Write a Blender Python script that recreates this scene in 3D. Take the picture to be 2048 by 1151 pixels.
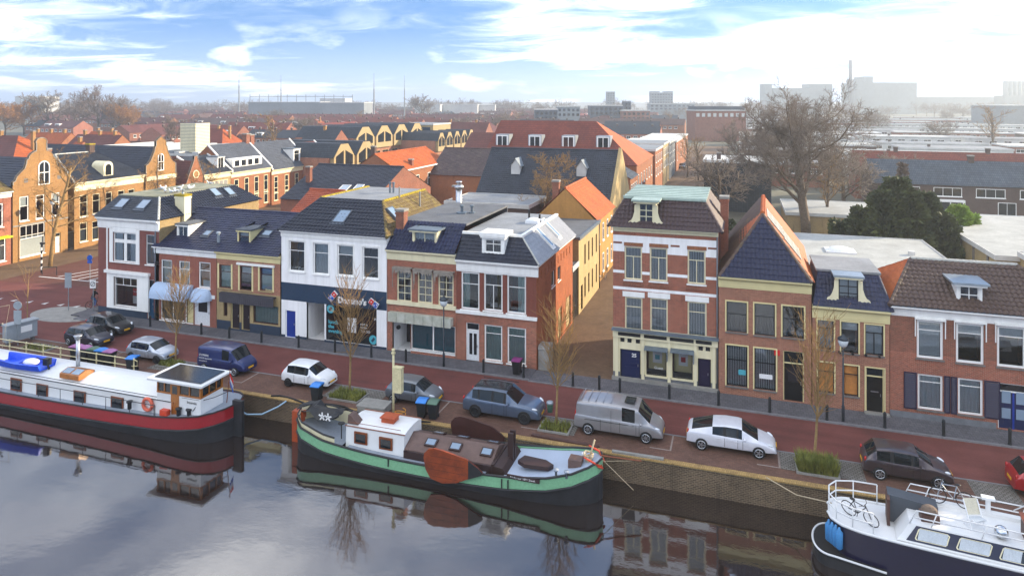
import bpy, math, random
import numpy as np
from mathutils import Vector, Matrix
from math import sin, cos, pi, radians, hypot, atan2, sqrt, tan

for o in list(bpy.data.objects): bpy.data.objects.remove(o)
sc = bpy.context.scene
COL = sc.collection
# world axes: X runs along the quay to the right, Y runs away from the canal, Z up; street level is z = 0
YAW = radians(18.4)
CAM = (13.89, -47.45, 19.5)
F = 24.0 / 36.0 * 2048
YH = 202.0
# ---------------------------------------------------------------- camera
cd = bpy.data.cameras.new('camera'); cam = bpy.data.objects.new('camera', cd); COL.objects.link(cam)
cam.location = CAM; cam.rotation_euler = (pi / 2, 0, YAW)
cd.lens = 24; cd.sensor_width = 36; cd.shift_y = -(575.5 - YH) / 2048; cd.clip_end = 20000; cd.clip_start = .5
sc.camera = cam
# ---------------------------------------------------------------- sun, sky, exposure
SUN_EL = radians(18.5); SUN_AZ = Vector((.83, .56, 0)).normalized()
SUN = Vector((SUN_AZ.x * cos(SUN_EL), SUN_AZ.y * cos(SUN_EL), sin(SUN_EL)))
sd = bpy.data.lights.new('sun', 'SUN'); sd.energy = 2.1; sd.angle = radians(.6); sd.color = (1, .82, .58)
sun = bpy.data.objects.new('sun', sd); COL.objects.link(sun)
sun.location = (60, 60, 80); sun.rotation_euler = SUN.to_track_quat('Z', 'Y').to_euler()
CLOUD_OFF = (21.1657, 5.8421, 0); CLOUD_A, CLOUD_B = .42, .74; CLOUD_COL = (6.6, 6.5, 6.35); SKY_TINT = (.235, .33, .41)
w = bpy.data.worlds.new('World'); sc.world = w; w.use_nodes = True
nt = w.node_tree; N = nt.nodes; L = nt.links
for n in list(N): N.remove(n)
out = N.new('ShaderNodeOutputWorld'); bg = N.new('ShaderNodeBackground'); bg.inputs['Strength'].default_value = .15
sky = N.new('ShaderNodeTexSky'); sky.sky_type = 'NISHITA'; sky.sun_disc = False
sky.sun_elevation = SUN_EL; sky.sun_rotation = atan2(SUN_AZ.x, SUN_AZ.y)
sky.altitude = 0; sky.air_density = 1.0; sky.dust_density = .2; sky.ozone_density = 2.5
tc = N.new('ShaderNodeTexCoord'); sep = N.new('ShaderNodeSeparateXYZ'); L.new(tc.outputs['Generated'], sep.inputs[0])
def wm(op, a, b=None, clamp=False):
    m = N.new('ShaderNodeMath'); m.operation = op; m.use_clamp = clamp
    for i, v in enumerate((a, b)):
        if v is None: continue
        if isinstance(v, (int, float)): m.inputs[i].default_value = v
        else: L.new(v, m.inputs[i])
    return m.outputs[0]
# the clear blue changes little with height in the photograph: look the sky up a little higher everywhere
sv = N.new('ShaderNodeCombineXYZ'); L.new(sep.outputs[0], sv.inputs[0]); L.new(sep.outputs[1], sv.inputs[1]); L.new(wm('ADD', wm('MULTIPLY', wm('MAXIMUM', sep.outputs[2], 0.0), .7), .3), sv.inputs[2]); nv = N.new('ShaderNodeVectorMath'); nv.operation = 'NORMALIZE'; L.new(sv.outputs[0], nv.inputs[0]); L.new(nv.outputs[0], sky.inputs[0])
# broken cloud: one layer projected flat overhead (thin, streaky), low cumulus heads near the horizon
zz = wm('ADD', wm('MAXIMUM', sep.outputs[2], 0.0), .075)
cx = N.new('ShaderNodeCombineXYZ'); L.new(wm('DIVIDE', sep.outputs[0], zz), cx.inputs[0]); L.new(wm('DIVIDE', sep.outputs[1], zz), cx.inputs[1])
def wnoise(vec, scale, det, rough, dist, off):
    mp = N.new('ShaderNodeMapping'); mp.inputs['Location'].default_value = off; mp.inputs['Scale'].default_value = scale
    L.new(vec, mp.inputs[0]); n = N.new('ShaderNodeTexNoise'); n.inputs['Scale'].default_value = 1; n.inputs['Detail'].default_value = det
    n.inputs['Roughness'].default_value = rough; n.inputs['Distortion'].default_value = dist; L.new(mp.outputs[0], n.inputs['Vector']); return n.outputs[0]
def wramp(v, a, b):
    r = N.new('ShaderNodeMapRange'); r.interpolation_type = 'SMOOTHSTEP'; r.inputs[1].default_value = a; r.inputs[2].default_value = b; L.new(v, r.inputs[0]); return r.outputs[0]
big = wnoise(cx.outputs[0], (.26, .26, 1), 2, .5, .3, CLOUD_OFF)
fine = wnoise(cx.outputs[0], (1.1, 1.5, 1), 9, .66, .7, (3.7, 1.2, 0))
high = wramp(wm('ADD', wm('MULTIPLY', big, .62), wm('MULTIPLY', fine, .38)), CLOUD_A, CLOUD_B)
cum = wnoise(tc.outputs['Generated'], (6, 6, 16), 7, .55, .25, (2.2, .4, 0))
cumask = wm('MULTIPLY', wramp(cum, .48, .68), wramp(sep.outputs[2], .15, .04))
veil = wm('MULTIPLY', wramp(sep.outputs[2], .13, -.02), .12)
high = wm('POWER', high, 1.5)
cl = wm('MAXIMUM', wm('MULTIPLY', high, .97), wm('MULTIPLY', cumask, .5)); cl = wm('MAXIMUM', cl, veil)
tint = N.new('ShaderNodeMix'); tint.data_type = 'RGBA'; tint.blend_type = 'MULTIPLY'; tint.inputs[0].default_value = 1; L.new(sky.outputs[0], tint.inputs[6]); tint.inputs[7].default_value = (*SKY_TINT, 1)
mix = N.new('ShaderNodeMix'); mix.data_type = 'RGBA'; L.new(cl, mix.inputs[0]); L.new(tint.outputs[2], mix.inputs[6]); mix.inputs[7].default_value = (*CLOUD_COL, 1)
L.new(mix.outputs[2], bg.inputs[0]); L.new(bg.outputs[0], out.inputs[0])
vs = sc.view_settings; vs.view_transform = 'Standard'; vs.look = 'None'; vs.exposure = 2.25; vs.gamma = 1; vs.use_curve_mapping = False
sc.render.engine = 'CYCLES'
try:
    sc.cycles.max_bounces = 6; sc.cycles.transparent_max_bounces = 12; sc.cycles.volume_bounces = 0; sc.cycles.caustics_reflective = False; sc.cycles.caustics_refractive = False
except Exception: pass

# ---------------------------------------------------------------- measuring helpers (2048-px photograph -> street coordinates)
RT = (cos(YAW), sin(YAW)); FW = (-sin(YAW), cos(YAW))
def ray(x, y):
    a = (x - 1024.) / F
    return (a * RT[0] + FW[0], a * RT[1] + FW[1], -(y - YH) / F)
def hit(x, y, ax, v):
    d = ray(x, y); l = (v - CAM[ax]) / d[ax]
    return Vector([CAM[i] + l * d[i] for i in range(3)])
def pz(x, y, z=0.): return hit(x, y, 2, z)
def pt(x, y, t=0.): return hit(x, y, 1, t)
def ps(x, y, s=0.): return hit(x, y, 0, s)

# ---------------------------------------------------------------- materials
MATS = {}
def lin(c): return c / 12.92 if c <= .04045 else ((c + .055) / 1.055) ** 2.4
def hx(h): return tuple(lin(int(h[i:i + 2], 16) / 255) for i in (0, 2, 4))
def base(name, rough=.6, metal=0., spec=.5):
    m = bpy.data.materials.new(name); m.use_nodes = True; t = m.node_tree
    b = t.nodes['Principled BSDF']; b.inputs['Roughness'].default_value = rough; b.inputs['Metallic'].default_value = metal; b.inputs['Specular IOR Level'].default_value = spec
    MATS[name] = m; return m, t, b
def tx(t, kind='Object'):
    return t.nodes.new('ShaderNodeTexCoord').outputs[kind]
def noise(t, vec, scale, det=4, rough=.6, stretch=None):
    if stretch:
        mp = t.nodes.new('ShaderNodeMapping'); mp.inputs['Scale'].default_value = stretch; t.links.new(vec, mp.inputs[0]); vec = mp.outputs[0]
    n = t.nodes.new('ShaderNodeTexNoise'); n.inputs['Scale'].default_value = scale; n.inputs['Detail'].default_value = det; n.inputs['Roughness'].default_value = rough
    t.links.new(vec, n.inputs['Vector']); return n.outputs[0]
def ramp(t, v, stops):
    r = t.nodes.new('ShaderNodeValToRGB'); el = r.color_ramp.elements
    while len(el) < len(stops): el.new(.5)
    for e, (p, c) in zip(el, stops): e.position = p; e.color = (*c[:3], 1)
    t.links.new(v, r.inputs[0]); return r.outputs[0]
def mixc(t, fac, a, b, mode='MIX'):
    m = t.nodes.new('ShaderNodeMix'); m.data_type = 'RGBA'; m.blend_type = mode
    for i, v in ((0, fac), (6, a), (7, b)):
        if isinstance(v, (int, float)): m.inputs[i].default_value = v
        elif isinstance(v, tuple): m.inputs[i].default_value = (*v[:3], 1)
        else: t.links.new(v, m.inputs[i])
    return m.outputs[2]
def bump(t, b, v, st, dist=.02):
    n = t.nodes.new('ShaderNodeBump'); n.inputs['Strength'].default_value = st; n.inputs['Distance'].default_value = dist
    t.links.new(v, n.inputs['Height']); t.links.new(n.outputs[0], b.inputs['Normal'])
def sh(c, k): return tuple(min(1, max(0, x * k)) for x in c)
def M(name, col, rough=.6, var=.15, scale=1.2, metal=0., spec=.5, bmp=0., bs=25., col2=None, coat=0., fine=True, streak=0.):
    if isinstance(col, str): col = hx(col)
    if isinstance(col2, str): col2 = hx(col2)
    m, t, b = base(name, rough, metal, spec)
    if var or col2:
        o = tx(t); n = noise(t, o, scale, 6, .62)
        c = ramp(t, n, [(.3, sh(col, 1 - var)), (.7, col2 or sh(col, 1 + var))])
        if fine:
            n2 = noise(t, o, scale * 9, 3, .7); c = mixc(t, .35, c, ramp(t, n2, [(.25, (.55,) * 3), (.75, (1.35,) * 3)]), 'MULTIPLY')
        if streak:
            n3 = noise(t, o, 1.3, 6, .65, (1.8, 1.8, .16)); c = mixc(t, streak, c, ramp(t, n3, [(.3, (.5, .49, .46)), (.58, (1.,) * 3)]), 'MULTIPLY')
        t.links.new(c, b.inputs['Base Color'])
    else: b.inputs['Base Color'].default_value = (*col, 1)
    if bmp: bump(t, b, noise(t, tx(t), bs, 4), bmp)
    if coat: b.inputs['Coat Weight'].default_value = coat; b.inputs['Coat Roughness'].default_value = .04
    return m
def BR(name, c1, c2, mortar, rough=.85, w=.22, h=.07, ms=.011, dirt=.5, bmp=.35, soft=.0, stain='3a2c24'):
    """masonry on the box-mapped UVs (metres)"""
    m, t, b = base(name, rough, 0, .3)
    uv = tx(t, 'UV'); bt = t.nodes.new('ShaderNodeTexBrick'); t.links.new(uv, bt.inputs['Vector'])
    for k, v in (('Color1', hx(c1)), ('Color2', hx(c2)), ('Mortar', hx(mortar))): bt.inputs[k].default_value = (*v, 1)
    bt.inputs['Scale'].default_value = 1; bt.inputs['Brick Width'].default_value = w; bt.inputs['Row Height'].default_value = h; bt.inputs['Mortar Size'].default_value = ms
    bt.inputs['Mortar Smooth'].default_value = .3
    o = tx(t); n = noise(t, o, .55, 6, .65); c = mixc(t, dirt, bt.outputs[0], ramp(t, n, [(.28, (.45,) * 3), (.55, (1.,) * 3), (.8, (1.35, 1.3, 1.25))]), 'MULTIPLY')
    n2 = noise(t, o, 9, 4, .8); c = mixc(t, .55, c, ramp(t, n2, [(.25, (.5,) * 3), (.75, (1.5,) * 3)]), 'MULTIPLY')
    n3 = noise(t, o, 1.1, 5, .6, (1.6, 1.6, .25)); c = mixc(t, ramp(t, n3, [(.58, (0,) * 3), (.78, (.5,) * 3)]), c, hx(stain))
    t.links.new(c, b.inputs['Base Color'])
    bump(t, b, bt.outputs[1], -bmp, .012)
    return m
def TL(name, col, col2, rough=.55, moss=None, mossamt=.6, spec=.4, var=.5):
    """glazed or concrete roof tiles: patchy colour, streaks, optional lichen"""
    m, t, b = base(name, rough, 0, spec)
    o = tx(t); n = noise(t, o, .6, 6, .65); c = ramp(t, n, [(.3, hx(col)), (.72, hx(col2))])
    n2 = noise(t, o, 4.5, 3, .8); c = mixc(t, var, c, ramp(t, n2, [(.25, (.5,) * 3), (.78, (1.5,) * 3)]), 'MULTIPLY')
    if moss:
        n3 = noise(t, o, 1.4, 7, .72); c = mixc(t, ramp(t, n3, [(.5, (0,) * 3), (.68, (mossamt,) * 3)]), c, hx(moss))
    t.links.new(c, b.inputs['Base Color']); bump(t, b, noise(t, o, 14, 4), .25, .02)
    return m
def TLF(name, col, col2, w=.28, h=.36):
    """far tiles: the same with a course pattern, where single tiles cannot be told apart"""
    m, t, b = base(name, .7, 0, .3); uv = tx(t, 'UV'); bt = t.nodes.new('ShaderNodeTexBrick'); t.links.new(uv, bt.inputs['Vector'])
    bt.offset = 0; bt.inputs['Color1'].default_value = (*hx(col), 1); bt.inputs['Color2'].default_value = (*hx(col2), 1); bt.inputs['Mortar'].default_value = (*sh(hx(col), .45), 1)
    bt.inputs['Scale'].default_value = 1; bt.inputs['Brick Width'].default_value = w; bt.inputs['Row Height'].default_value = h; bt.inputs['Mortar Size'].default_value = .035; bt.inputs['Mortar Smooth'].default_value = .6
    n = noise(t, tx(t), .25, 6, .7); c = mixc(t, .6, bt.outputs[0], ramp(t, n, [(.3, (.55,) * 3), (.7, (1.4,) * 3)]), 'MULTIPLY')
    t.links.new(c, b.inputs['Base Color']); bump(t, b, bt.outputs[1], -.4, .03); return m

# paints, woods, metals
M('white_paint', 'f0f0ec', .45, .03, .9, fine=False, streak=.22); M('cream_paint', 'e6ddb8', .5, .05, .9, fine=False, streak=.25); M('yellow_cream', 'ddd09a', .5, .06, 1, fine=False); M('offwhite_wall', 'f4f4f3', .7, .03, .5, fine=False, streak=.28)
M('navy_wall', '17324c', .6, .08, .7); M('navy_plinth', '27364a', .6, .15, .8); M('navy_door', '14204a', .35, .06, 2); M('blue_door', '15348c', .35, .06, 2); M('teal_door', '1b4a6a', .4, .12, 2)
M('black_door', '0d0e10', .3, .1, 2); M('purple_door', '1c1538', .35, .1, 2); M('maroon_door', '23161c', .4, .1, 2); M('white_door', 'dfe2e4', .4, .04, 1)
M('black_paint', '121316', .4, .2, 3); M('bollard_paint', '1a2024', .5, .25, 5, bmp=.1); M('lead', '5d6973', .5, .2, 1.5); M('zinc', '9aa4ab', .4, .15, 1, metal=.5); M('steel', 'b8bcc0', .3, .1, 2, metal=.9)
M('plinth_grey', '6d7075', .8, .2, 2, bmp=.2); M('stone', '8a8882', .8, .2, 2, bmp=.2); M('stone_sill', '6f6a66', .8, .2, 3); M('concrete', '8d8b86', .85, .2, 1.5, bmp=.2)
M('render_mauve', '925848', .85, .1, .7, bmp=.12, streak=.35); M('render_purple', '7e4a42', .85, .09, .6, bmp=.12, streak=.35); M('render_brown', '7a4234', .85, .08, .6, bmp=.12, streak=.35)
M('render_yellow', 'b09a6c', .85, .1, .6, bmp=.1, streak=.35); M('render_ochre', 'b08244', .85, .1, .6, bmp=.1, streak=.35); M('beige_panel', 'a08c64', .8, .1, .5); M('bitumen', '5a5d61', .8, .25, .7, bmp=.2); M('bitumen_light', '808488', .8, .22, .5, bmp=.15); M('bitumen_white', 'a0a29e', .8, .2, .4)
M('bitumen_moss', '7a7a5c', .9, .35, .8, col2='9c9c88', bmp=.3); M('moss', '8d7f1e', 1, .4, 3, col2='b09a2c', bmp=.6); M('slate', '4d545e', .6, .2, 1.5, bmp=.15)
M('zinc_roof', '9fb0a6', .5, .15, .5, metal=.2); M('varnish', 'a3611b', .3, .2, 3, coat=.4); M('varnish_dark', '7a3c16', .35, .25, 3); M('wood_board', 'b8793a', .6, .25, 2); M('wood_brown', '4a2f27', .6, .2, 2)
M('rubber', '0c0c0d', .75, .1, 5); M('asphalt_black', '1d1d1f', .9, .2, 6); M('orange_plastic', 'd2472a', .45, .1, 4); M('blue_plastic', '1e6fd0', .4, .08, 3); M('bin_body', '14181d', .5, .15, 4); M('purple_lid', '7d2f6c', .45, .1, 3); M('green_lid', '4a6a58', .45, .1, 3); M('pink_lid', 'a4679a', .5, .1, 3); M('blue_lid', '2c7fd0', .45, .08, 3)
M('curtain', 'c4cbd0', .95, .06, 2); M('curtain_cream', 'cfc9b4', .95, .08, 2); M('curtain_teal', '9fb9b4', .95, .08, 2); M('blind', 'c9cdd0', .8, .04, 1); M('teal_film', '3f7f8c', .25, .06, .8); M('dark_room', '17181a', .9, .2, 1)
M('yellow_plate', 'e0ac10', .5, 0); M('white_plastic', 'e2e4e6', .4, .04, 2); M('sign_blue', '1456b8', .4, 0); M('sign_red', 'cc2222', .45, 0); M('sign_grey', '8f979d', .5, .1, 2); M('paper_white', 'e6e6e4', .7, .05, 3); M('poster_teal', '4aa6b4', .5, .05, 2); M('rail_cream', 'cfc59a', .5, .2, 4)
M('bark', '5a4a3c', .95, .3, 4, bmp=.4, col2='7a6a58'); M('bark_tan', '8a7048', .9, .3, 3, col2='a88a5a'); M('twig_tan', '8d6f45', .95, .25, .6, col2='a5824e'); M('twig_grey', '6b5d52', .95, .3, .5, col2='857263'); M('twig_red', '77685a', .95, .3, .3, col2='8e8072'); M('twig_willow', '9a6a30', .95, .3, .2, col2='b07c38')
M('leaf_dark', '2c371a', .8, .45, .5, col2='545c2a'); M('leaf_light', '6f8a2c', .7, .3, .9, col2='8fa83e'); M('grass_blade', '5c6a24', .8, .35, 2, col2='8a8a3a'); M('soil', '3f3222', 1, .4, 3, col2='5a4a30', bmp=.5)
M('far_white', 'bcbdba', .8, .15, .1); M('far_grey', '7e8488', .8, .15, .1); M('far_factory', '7c8484', .8, .12, .02); M('far_dark', '4a5058', .8, .2, .1); M('solar', '8e8d80', .35, .08, 2); M('solar_line', 'd4d4cc', .5, 0); M('red_cloth', 'a01c22', .6, .1, 1)
M('pole_paint', '283038', .45, .15, 3); M('glass_lamp', 'c8d0d4', .15, 0, 1); M('flag', 'c8ccd6', .8, .05, 2); M('rope', 'b8a88a', .95, .2, 8); M('rope_blue', '9ab8cc', .9, .1, 8); M('tarp', '1e1f22', .55, .3, 3, bmp=.4, bs=6)
M('skin', 'b98a6c', .6, .05, 3); M('cloth_black', '15161a', .9, .2, 6); M('cloth_blue', '4a78b0', .9, .15, 6)
# masonry
BR('brick_red', 'a2523b', '84402e', 'a08674', dirt=.4); BR('brick_brown', '8f4e3a', '74402f', '8e7464', dirt=.45); BR('brick_mottled', 'a85640', '703628', 'b4957f', dirt=.45); BR('brick_pink', 'a4684f', '885240', 'a88a76', dirt=.4)
BR('brick_orange', '9c5830', '88492a', '8f7a64', dirt=.35); BR('brick_amber', '9c6c38', '8a5a2e', 'a49068', dirt=.35); BR('brick_yellow', 'a58c5c', '93794e', '94866c', dirt=.4); BR('brick_dark', '56403a', '4a3732', '6a605a', dirt=.4); BR('brick_quay', '64523f', '4a3c2f', '7e705c', w=.24, h=.09, ms=.016, dirt=.6, bmp=.7, stain='2a241c'); BR('brick_coping', 'b3935c', '9a7c4c', '8a7550', w=.11, h=.34, ms=.014, dirt=.5)
BR('brick_side', 'a8562c', '904624', '8c6a50', dirt=.55, stain='4a2a1c')
# paving
BR('paving_grey', '66656a', '5a595e', '48484c', w=.3, h=.3, ms=.012, dirt=.45, bmp=.2, stain='55524e'); BR('setts', '83807a', '6f6b66', '4c4842', w=.22, h=.14, ms=.022, dirt=.5, bmp=.6, stain='5a4a40'); BR('paving_lane', '776048', '68533e', '58493c', w=.22, h=.11, ms=.01, dirt=.5, bmp=.25, stain='5a4c3c'); BR('paving_red', '6a4238', '5e3830', '503a32', w=.21, h=.1, ms=.008, dirt=.45, bmp=.2, stain='5a3a34'); BR('paving_park', '705146', '62453a', '5a4a3e', w=.21, h=.1, ms=.01, dirt=.55, bmp=.25, stain='52423a')
m, t, b_ = base('asphalt_red', .9, 0, .3); o_ = tx(t); c_ = ramp(t, noise(t, o_, .22, 6, .65), [(.3, hx('5c3733')), (.5, hx('6a3d38')), (.72, hx('774842'))]); c_ = mixc(t, .6, c_, ramp(t, noise(t, o_, .9, 5, .6, (.045, 1.5, 1)), [(.3, (.72,) * 3), (.7, (1.22, 1.2, 1.18))]), 'MULTIPLY'); c_ = mixc(t, .5, c_, ramp(t, noise(t, o_, 7, 4, .8), [(.25, (.7,) * 3), (.75, (1.3,) * 3)]), 'MULTIPLY'); t.links.new(c_, b_.inputs['Base Color']); bump(t, b_, noise(t, o_, 60, 3), .15); M('kerb', '77777a', .85, .2, 2); M('mark_white', 'c9c9c6', .8, .15, 3); M('mark_worn', '8d7f78', .85, .2, 3); M('earth', '5a5448', 1, .3, .05, col2='6a6a58')
# roof tiles
TL('tile_black', '171b28', '252b3c', .5, spec=.4); TL('tile_navy', '1a1e34', '2a3050', .5, spec=.4); TL('tile_dark', '22262e', '363b46', .55); TL('tile_brown', '4a3a34', '5e4a42', .6, moss='8a7a4a', mossamt=.35); TL('tile_plum', '3c2e32', '54423f', .55, moss='8f8468', mossamt=.25)
TL('tile_mossy', '57492e', '6e5c38', .8, moss='9a8a3c', mossamt=.6); TL('tile_red', '8c3f26', 'a9522f', .6, moss='6a3a28', mossamt=.4); TL('tile_orange', 'a04f24', 'b8642e', .65, moss='9a5228', mossamt=.4); TL('tile_white_edge', 'a8a8a0', 'bcbcb4', .7)
for n, a, b_ in (('far_red', '6c3024', '7c3a2a'), ('far_maroon', '5e342e', '6e3e36'), ('far_brown', '5a423a', '6a4e44'), ('far_black', '2a2f38', '3a4048'), ('far_orange', '9c4c20', 'b05a28'), ('far_slate', '3e4650', '505860')): TLF('tile_' + n, a, b_)
# glazing
def glass(name, tint, refl):
    m = bpy.data.materials.new(name); m.use_nodes = True; t = m.node_tree; t.nodes.remove(t.nodes['Principled BSDF']); o = t.nodes['Material Output']
    tr = t.nodes.new('ShaderNodeBsdfTransparent'); tr.inputs[0].default_value = (*tint, 1); gl = t.nodes.new('ShaderNodeBsdfGlossy'); gl.inputs['Roughness'].default_value = .03; gl.inputs[0].default_value = (.9, .95, 1, 1)
    fr = t.nodes.new('ShaderNodeFresnel'); fr.inputs[0].default_value = 1.5; ad = t.nodes.new('ShaderNodeMath'); ad.operation = 'ADD'; ad.use_clamp = True; ad.inputs[1].default_value = refl; t.links.new(fr.outputs[0], ad.inputs[0])
    mx = t.nodes.new('ShaderNodeMixShader'); t.links.new(ad.outputs[0], mx.inputs[0]); t.links.new(tr.outputs[0], mx.inputs[1]); t.links.new(gl.outputs[0], mx.inputs[2]); t.links.new(mx.outputs[0], o.inputs[0]); MATS[name] = m
glass('glass', (.75, .8, .82), .07); glass('glass_dark', (.3, .33, .36), .1)
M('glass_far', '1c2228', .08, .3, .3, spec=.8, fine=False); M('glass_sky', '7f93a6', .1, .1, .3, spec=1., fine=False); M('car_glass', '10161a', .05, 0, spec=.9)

# ---------------------------------------------------------------- mesh builder
class MB:
    def __init__(s): s.v = []; s.f = []; s.m = []
    def add(s, vs, fs, mi=0):
        k = len(s.v); s.v.extend(vs); s.f.extend([tuple(i + k for i in f) for f in fs]); s.m.extend([mi] * len(fs)); return s
    def quad(s, *p, mi=0): return s.add([tuple(q) for q in p], [tuple(range(len(p)))], mi)
    def box(s, x0, x1, y0, y1, z0, z1, mi=0, fm=None):
        c = [(x, y, z) for z in (z0, z1) for y in (y0, y1) for x in (x0, x1)]
        if fm: c = [fm(*p) for p in c]
        return s.add(c, [(0, 2, 3, 1), (4, 5, 7, 6), (0, 1, 5, 4), (2, 6, 7, 3), (0, 4, 6, 2), (1, 3, 7, 5)], mi)
    def prism(s, poly, a, b, fm, mi=0):
        """poly of (u,v); fm(u,v,w) -> xyz; extruded from w=a to w=b"""
        n = len(poly); vs = [fm(u, v, a) for u, v in poly] + [fm(u, v, b) for u, v in poly]
        fs = [tuple(range(n)), tuple(range(2 * n - 1, n - 1, -1))] + [(i, i + n, (i + 1) % n + n, (i + 1) % n) for i in range(n)]
        return s.add(vs, fs, mi)
    def tube(s, pts, r, n=6, mi=0, caps=True):
        pts = [Vector(p) for p in pts]; rs = r if isinstance(r, (list, tuple)) else [r] * len(pts); vs = []; fs = []
        for i, p in enumerate(pts):
            d = (pts[min(i + 1, len(pts) - 1)] - pts[max(i - 1, 0)]);
            if d.length < 1e-9: d = Vector((0, 0, 1))
            d.normalize(); a = d.cross(Vector((0, 0, 1)) if abs(d.z) < .95 else Vector((1, 0, 0))).normalized(); b = d.cross(a)
            for k in range(n):
                q = 2 * pi * k / n; vs.append(tuple(p + a * (rs[i] * cos(q)) + b * (rs[i] * sin(q))))
        for i in range(len(pts) - 1):
            for k in range(n): fs.append((i * n + k, i * n + (k + 1) % n, (i + 1) * n + (k + 1) % n, (i + 1) * n + k))
        if caps: fs += [tuple(range(n - 1, -1, -1)), tuple(range((len(pts) - 1) * n, len(pts) * n))]
        return s.add(vs, fs, mi)
    def lathe(s, prof, c=(0, 0, 0), n=12, mi=0, fm=None):
        vs = []; fs = []
        for r, z in prof:
            for k in range(n):
                q = 2 * pi * k / n; p = (c[0] + r * cos(q), c[1] + r * sin(q), c[2] + z); vs.append(fm(*p) if fm else p)
        for i in range(len(prof) - 1):
            for k in range(n): fs.append((i * n + k, i * n + (k + 1) % n, (i + 1) * n + (k + 1) % n, (i + 1) * n + k))
        fs += [tuple(range(n - 1, -1, -1)), tuple(range((len(prof) - 1) * n, len(prof) * n))]
        return s.add(vs, fs, mi)
    def ball(s, c, r, n=8, m=6, sq=(1, 1, 1), mi=0):
        return s.lathe([(max(r * sin(pi * i / m), .001), -r * cos(pi * i / m)) for i in range(m + 1)], (0, 0, 0), n, mi, lambda x, y, z: (c[0] + x * sq[0], c[1] + y * sq[1], c[2] + z * sq[2]))
    def obj(s, name, mats, parent=None, smooth=False, loc=None, rot=None, label=None, cat=None, group=None, kind=None):
        me = bpy.data.meshes.new(name); me.from_pydata(s.v, [], s.f)
        if isinstance(mats, str): mats = [mats]
        for q in mats: me.materials.append(MATS[q])
        np_ = len(me.polygons)
        if np_:
            if len(mats) > 1: me.polygons.foreach_set('material_index', s.m)
            if smooth: me.polygons.foreach_set('use_smooth', [True] * np_)
            me.update()
            nv = np.empty(np_ * 3, 'f'); me.polygons.foreach_get('normal', nv); nv = np.abs(nv.reshape(-1, 3))
            lt = np.empty(np_, 'i'); me.polygons.foreach_get('loop_total', lt)
            li = np.empty(len(me.loops), 'i'); me.loops.foreach_get('vertex_index', li)
            co = np.empty(len(me.vertices) * 3, 'f'); me.vertices.foreach_get('co', co); co = co.reshape(-1, 3)[li]
            nn = np.repeat(nv, lt, axis=0); ax = np.where((nn[:, 2] > .9), 2, np.where(nn[:, 0] > nn[:, 1], 0, 1))
            u = np.where(ax == 0, co[:, 1], co[:, 0]); v = np.where(ax == 2, co[:, 1], co[:, 2])
            uv = me.uv_layers.new(name='uv'); uv.data.foreach_set('uv', np.stack([u, v], 1).ravel().astype('f'))
        o = bpy.data.objects.new(name, me); COL.objects.link(o)
        if parent: o.parent = parent
        if loc is not None: o.location = loc
        if rot is not None: o.rotation_euler = rot
        return tag(o, label, cat, group, kind)
def tag(o, label=None, cat=None, group=None, kind=None):
    for k, v in (('label', label), ('category', cat), ('group', group), ('kind', kind)):
        if v: o[k] = v
    return o
def thing(name, label, cat, loc=(0, 0, 0), rz=0., group=None):
    o = bpy.data.objects.new(name, None); COL.objects.link(o); o.location = loc; o.rotation_euler = (0, 0, rz); o.empty_display_size = .3
    return tag(o, label, cat, group)
def copy_tree(o, parent=None):
    c = o.copy(); COL.objects.link(c)
    if parent: c.parent = parent
    for ch in list(o.children): copy_tree(ch, c)
    return c
def text(name, body, size, mat, parent, loc, rot, ext=.004, align='LEFT', bold=0., label=None):
    cu = bpy.data.curves.new(name, 'FONT'); cu.body = body; cu.size = size; cu.extrude = ext; cu.align_x = align; cu.offset = bold; cu.resolution_u = 2
    o = bpy.data.objects.new(name, cu); COL.objects.link(o); dg = bpy.context.evaluated_depsgraph_get(); me = bpy.data.meshes.new_from_object(o.evaluated_get(dg)); bpy.data.objects.remove(o)
    me.materials.clear(); me.materials.append(MATS[mat]); o = bpy.data.objects.new(name, me); COL.objects.link(o)
    if parent: o.parent = parent
    o.location = loc; o.rotation_euler = rot
    if label: o['label'] = label
    o['kind'] = 'stuff'
    return o
# ================================================================ setting
def sheet(name, pts, z, mat, parent=None, kind='structure', **k):
    mb = MB(); mb.quad(*[(p[0], p[1], z) for p in pts]); return mb.obj(name, mat, parent, kind=kind, **k)
def rect(x0, x1, y0, y1): return [(x0, y0), (x1, y0), (x1, y1), (x0, y1)]
QY = -10.0; WZ = -1.4
sheet('ground', rect(-6000, 6000, QY + .05, 9000), -.03, 'earth')
# water: dark, glossy, barely rippled
m, t, b = base('water', .045, 0, .5); b.inputs['Base Color'].default_value = (.02, .013, .011, 1); b.inputs['IOR'].default_value = 2.6
o_ = tx(t); n1 = noise(t, o_, .55, 3, .5, (1, 1.6, 1)); n2 = noise(t, o_, 3.2, 3, .55, (1, 1.5, 1)); n3 = noise(t, o_, .08, 2, .5)
ad = t.nodes.new('ShaderNodeMath'); ad.operation = 'MULTIPLY_ADD'; ad.inputs[1].default_value = .16; t.links.new(n2, ad.inputs[0]); t.links.new(n1, ad.inputs[2]); bump(t, b, ad.outputs[0], .05, .12)
sheet('canal_water', rect(-700, 700, -400, QY + .3), WZ, 'water')
# quay wall with rowlock coping
qw = thing('quay_wall', 'long brown brick quay wall with yellowish brick coping along the canal', 'quay wall', (0, QY, -2.6))
mb = MB(); mb.quad((-300, 0, 0), (160, 0, 0), (160, .12, 2.56), (-300, .12, 2.56)); mb.obj('wall', 'brick_quay', qw)
mb = MB(); mb.box(-300, 160, .08, .46, 2.555, 2.64); mb.obj('coping', 'brick_coping', qw)
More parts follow.
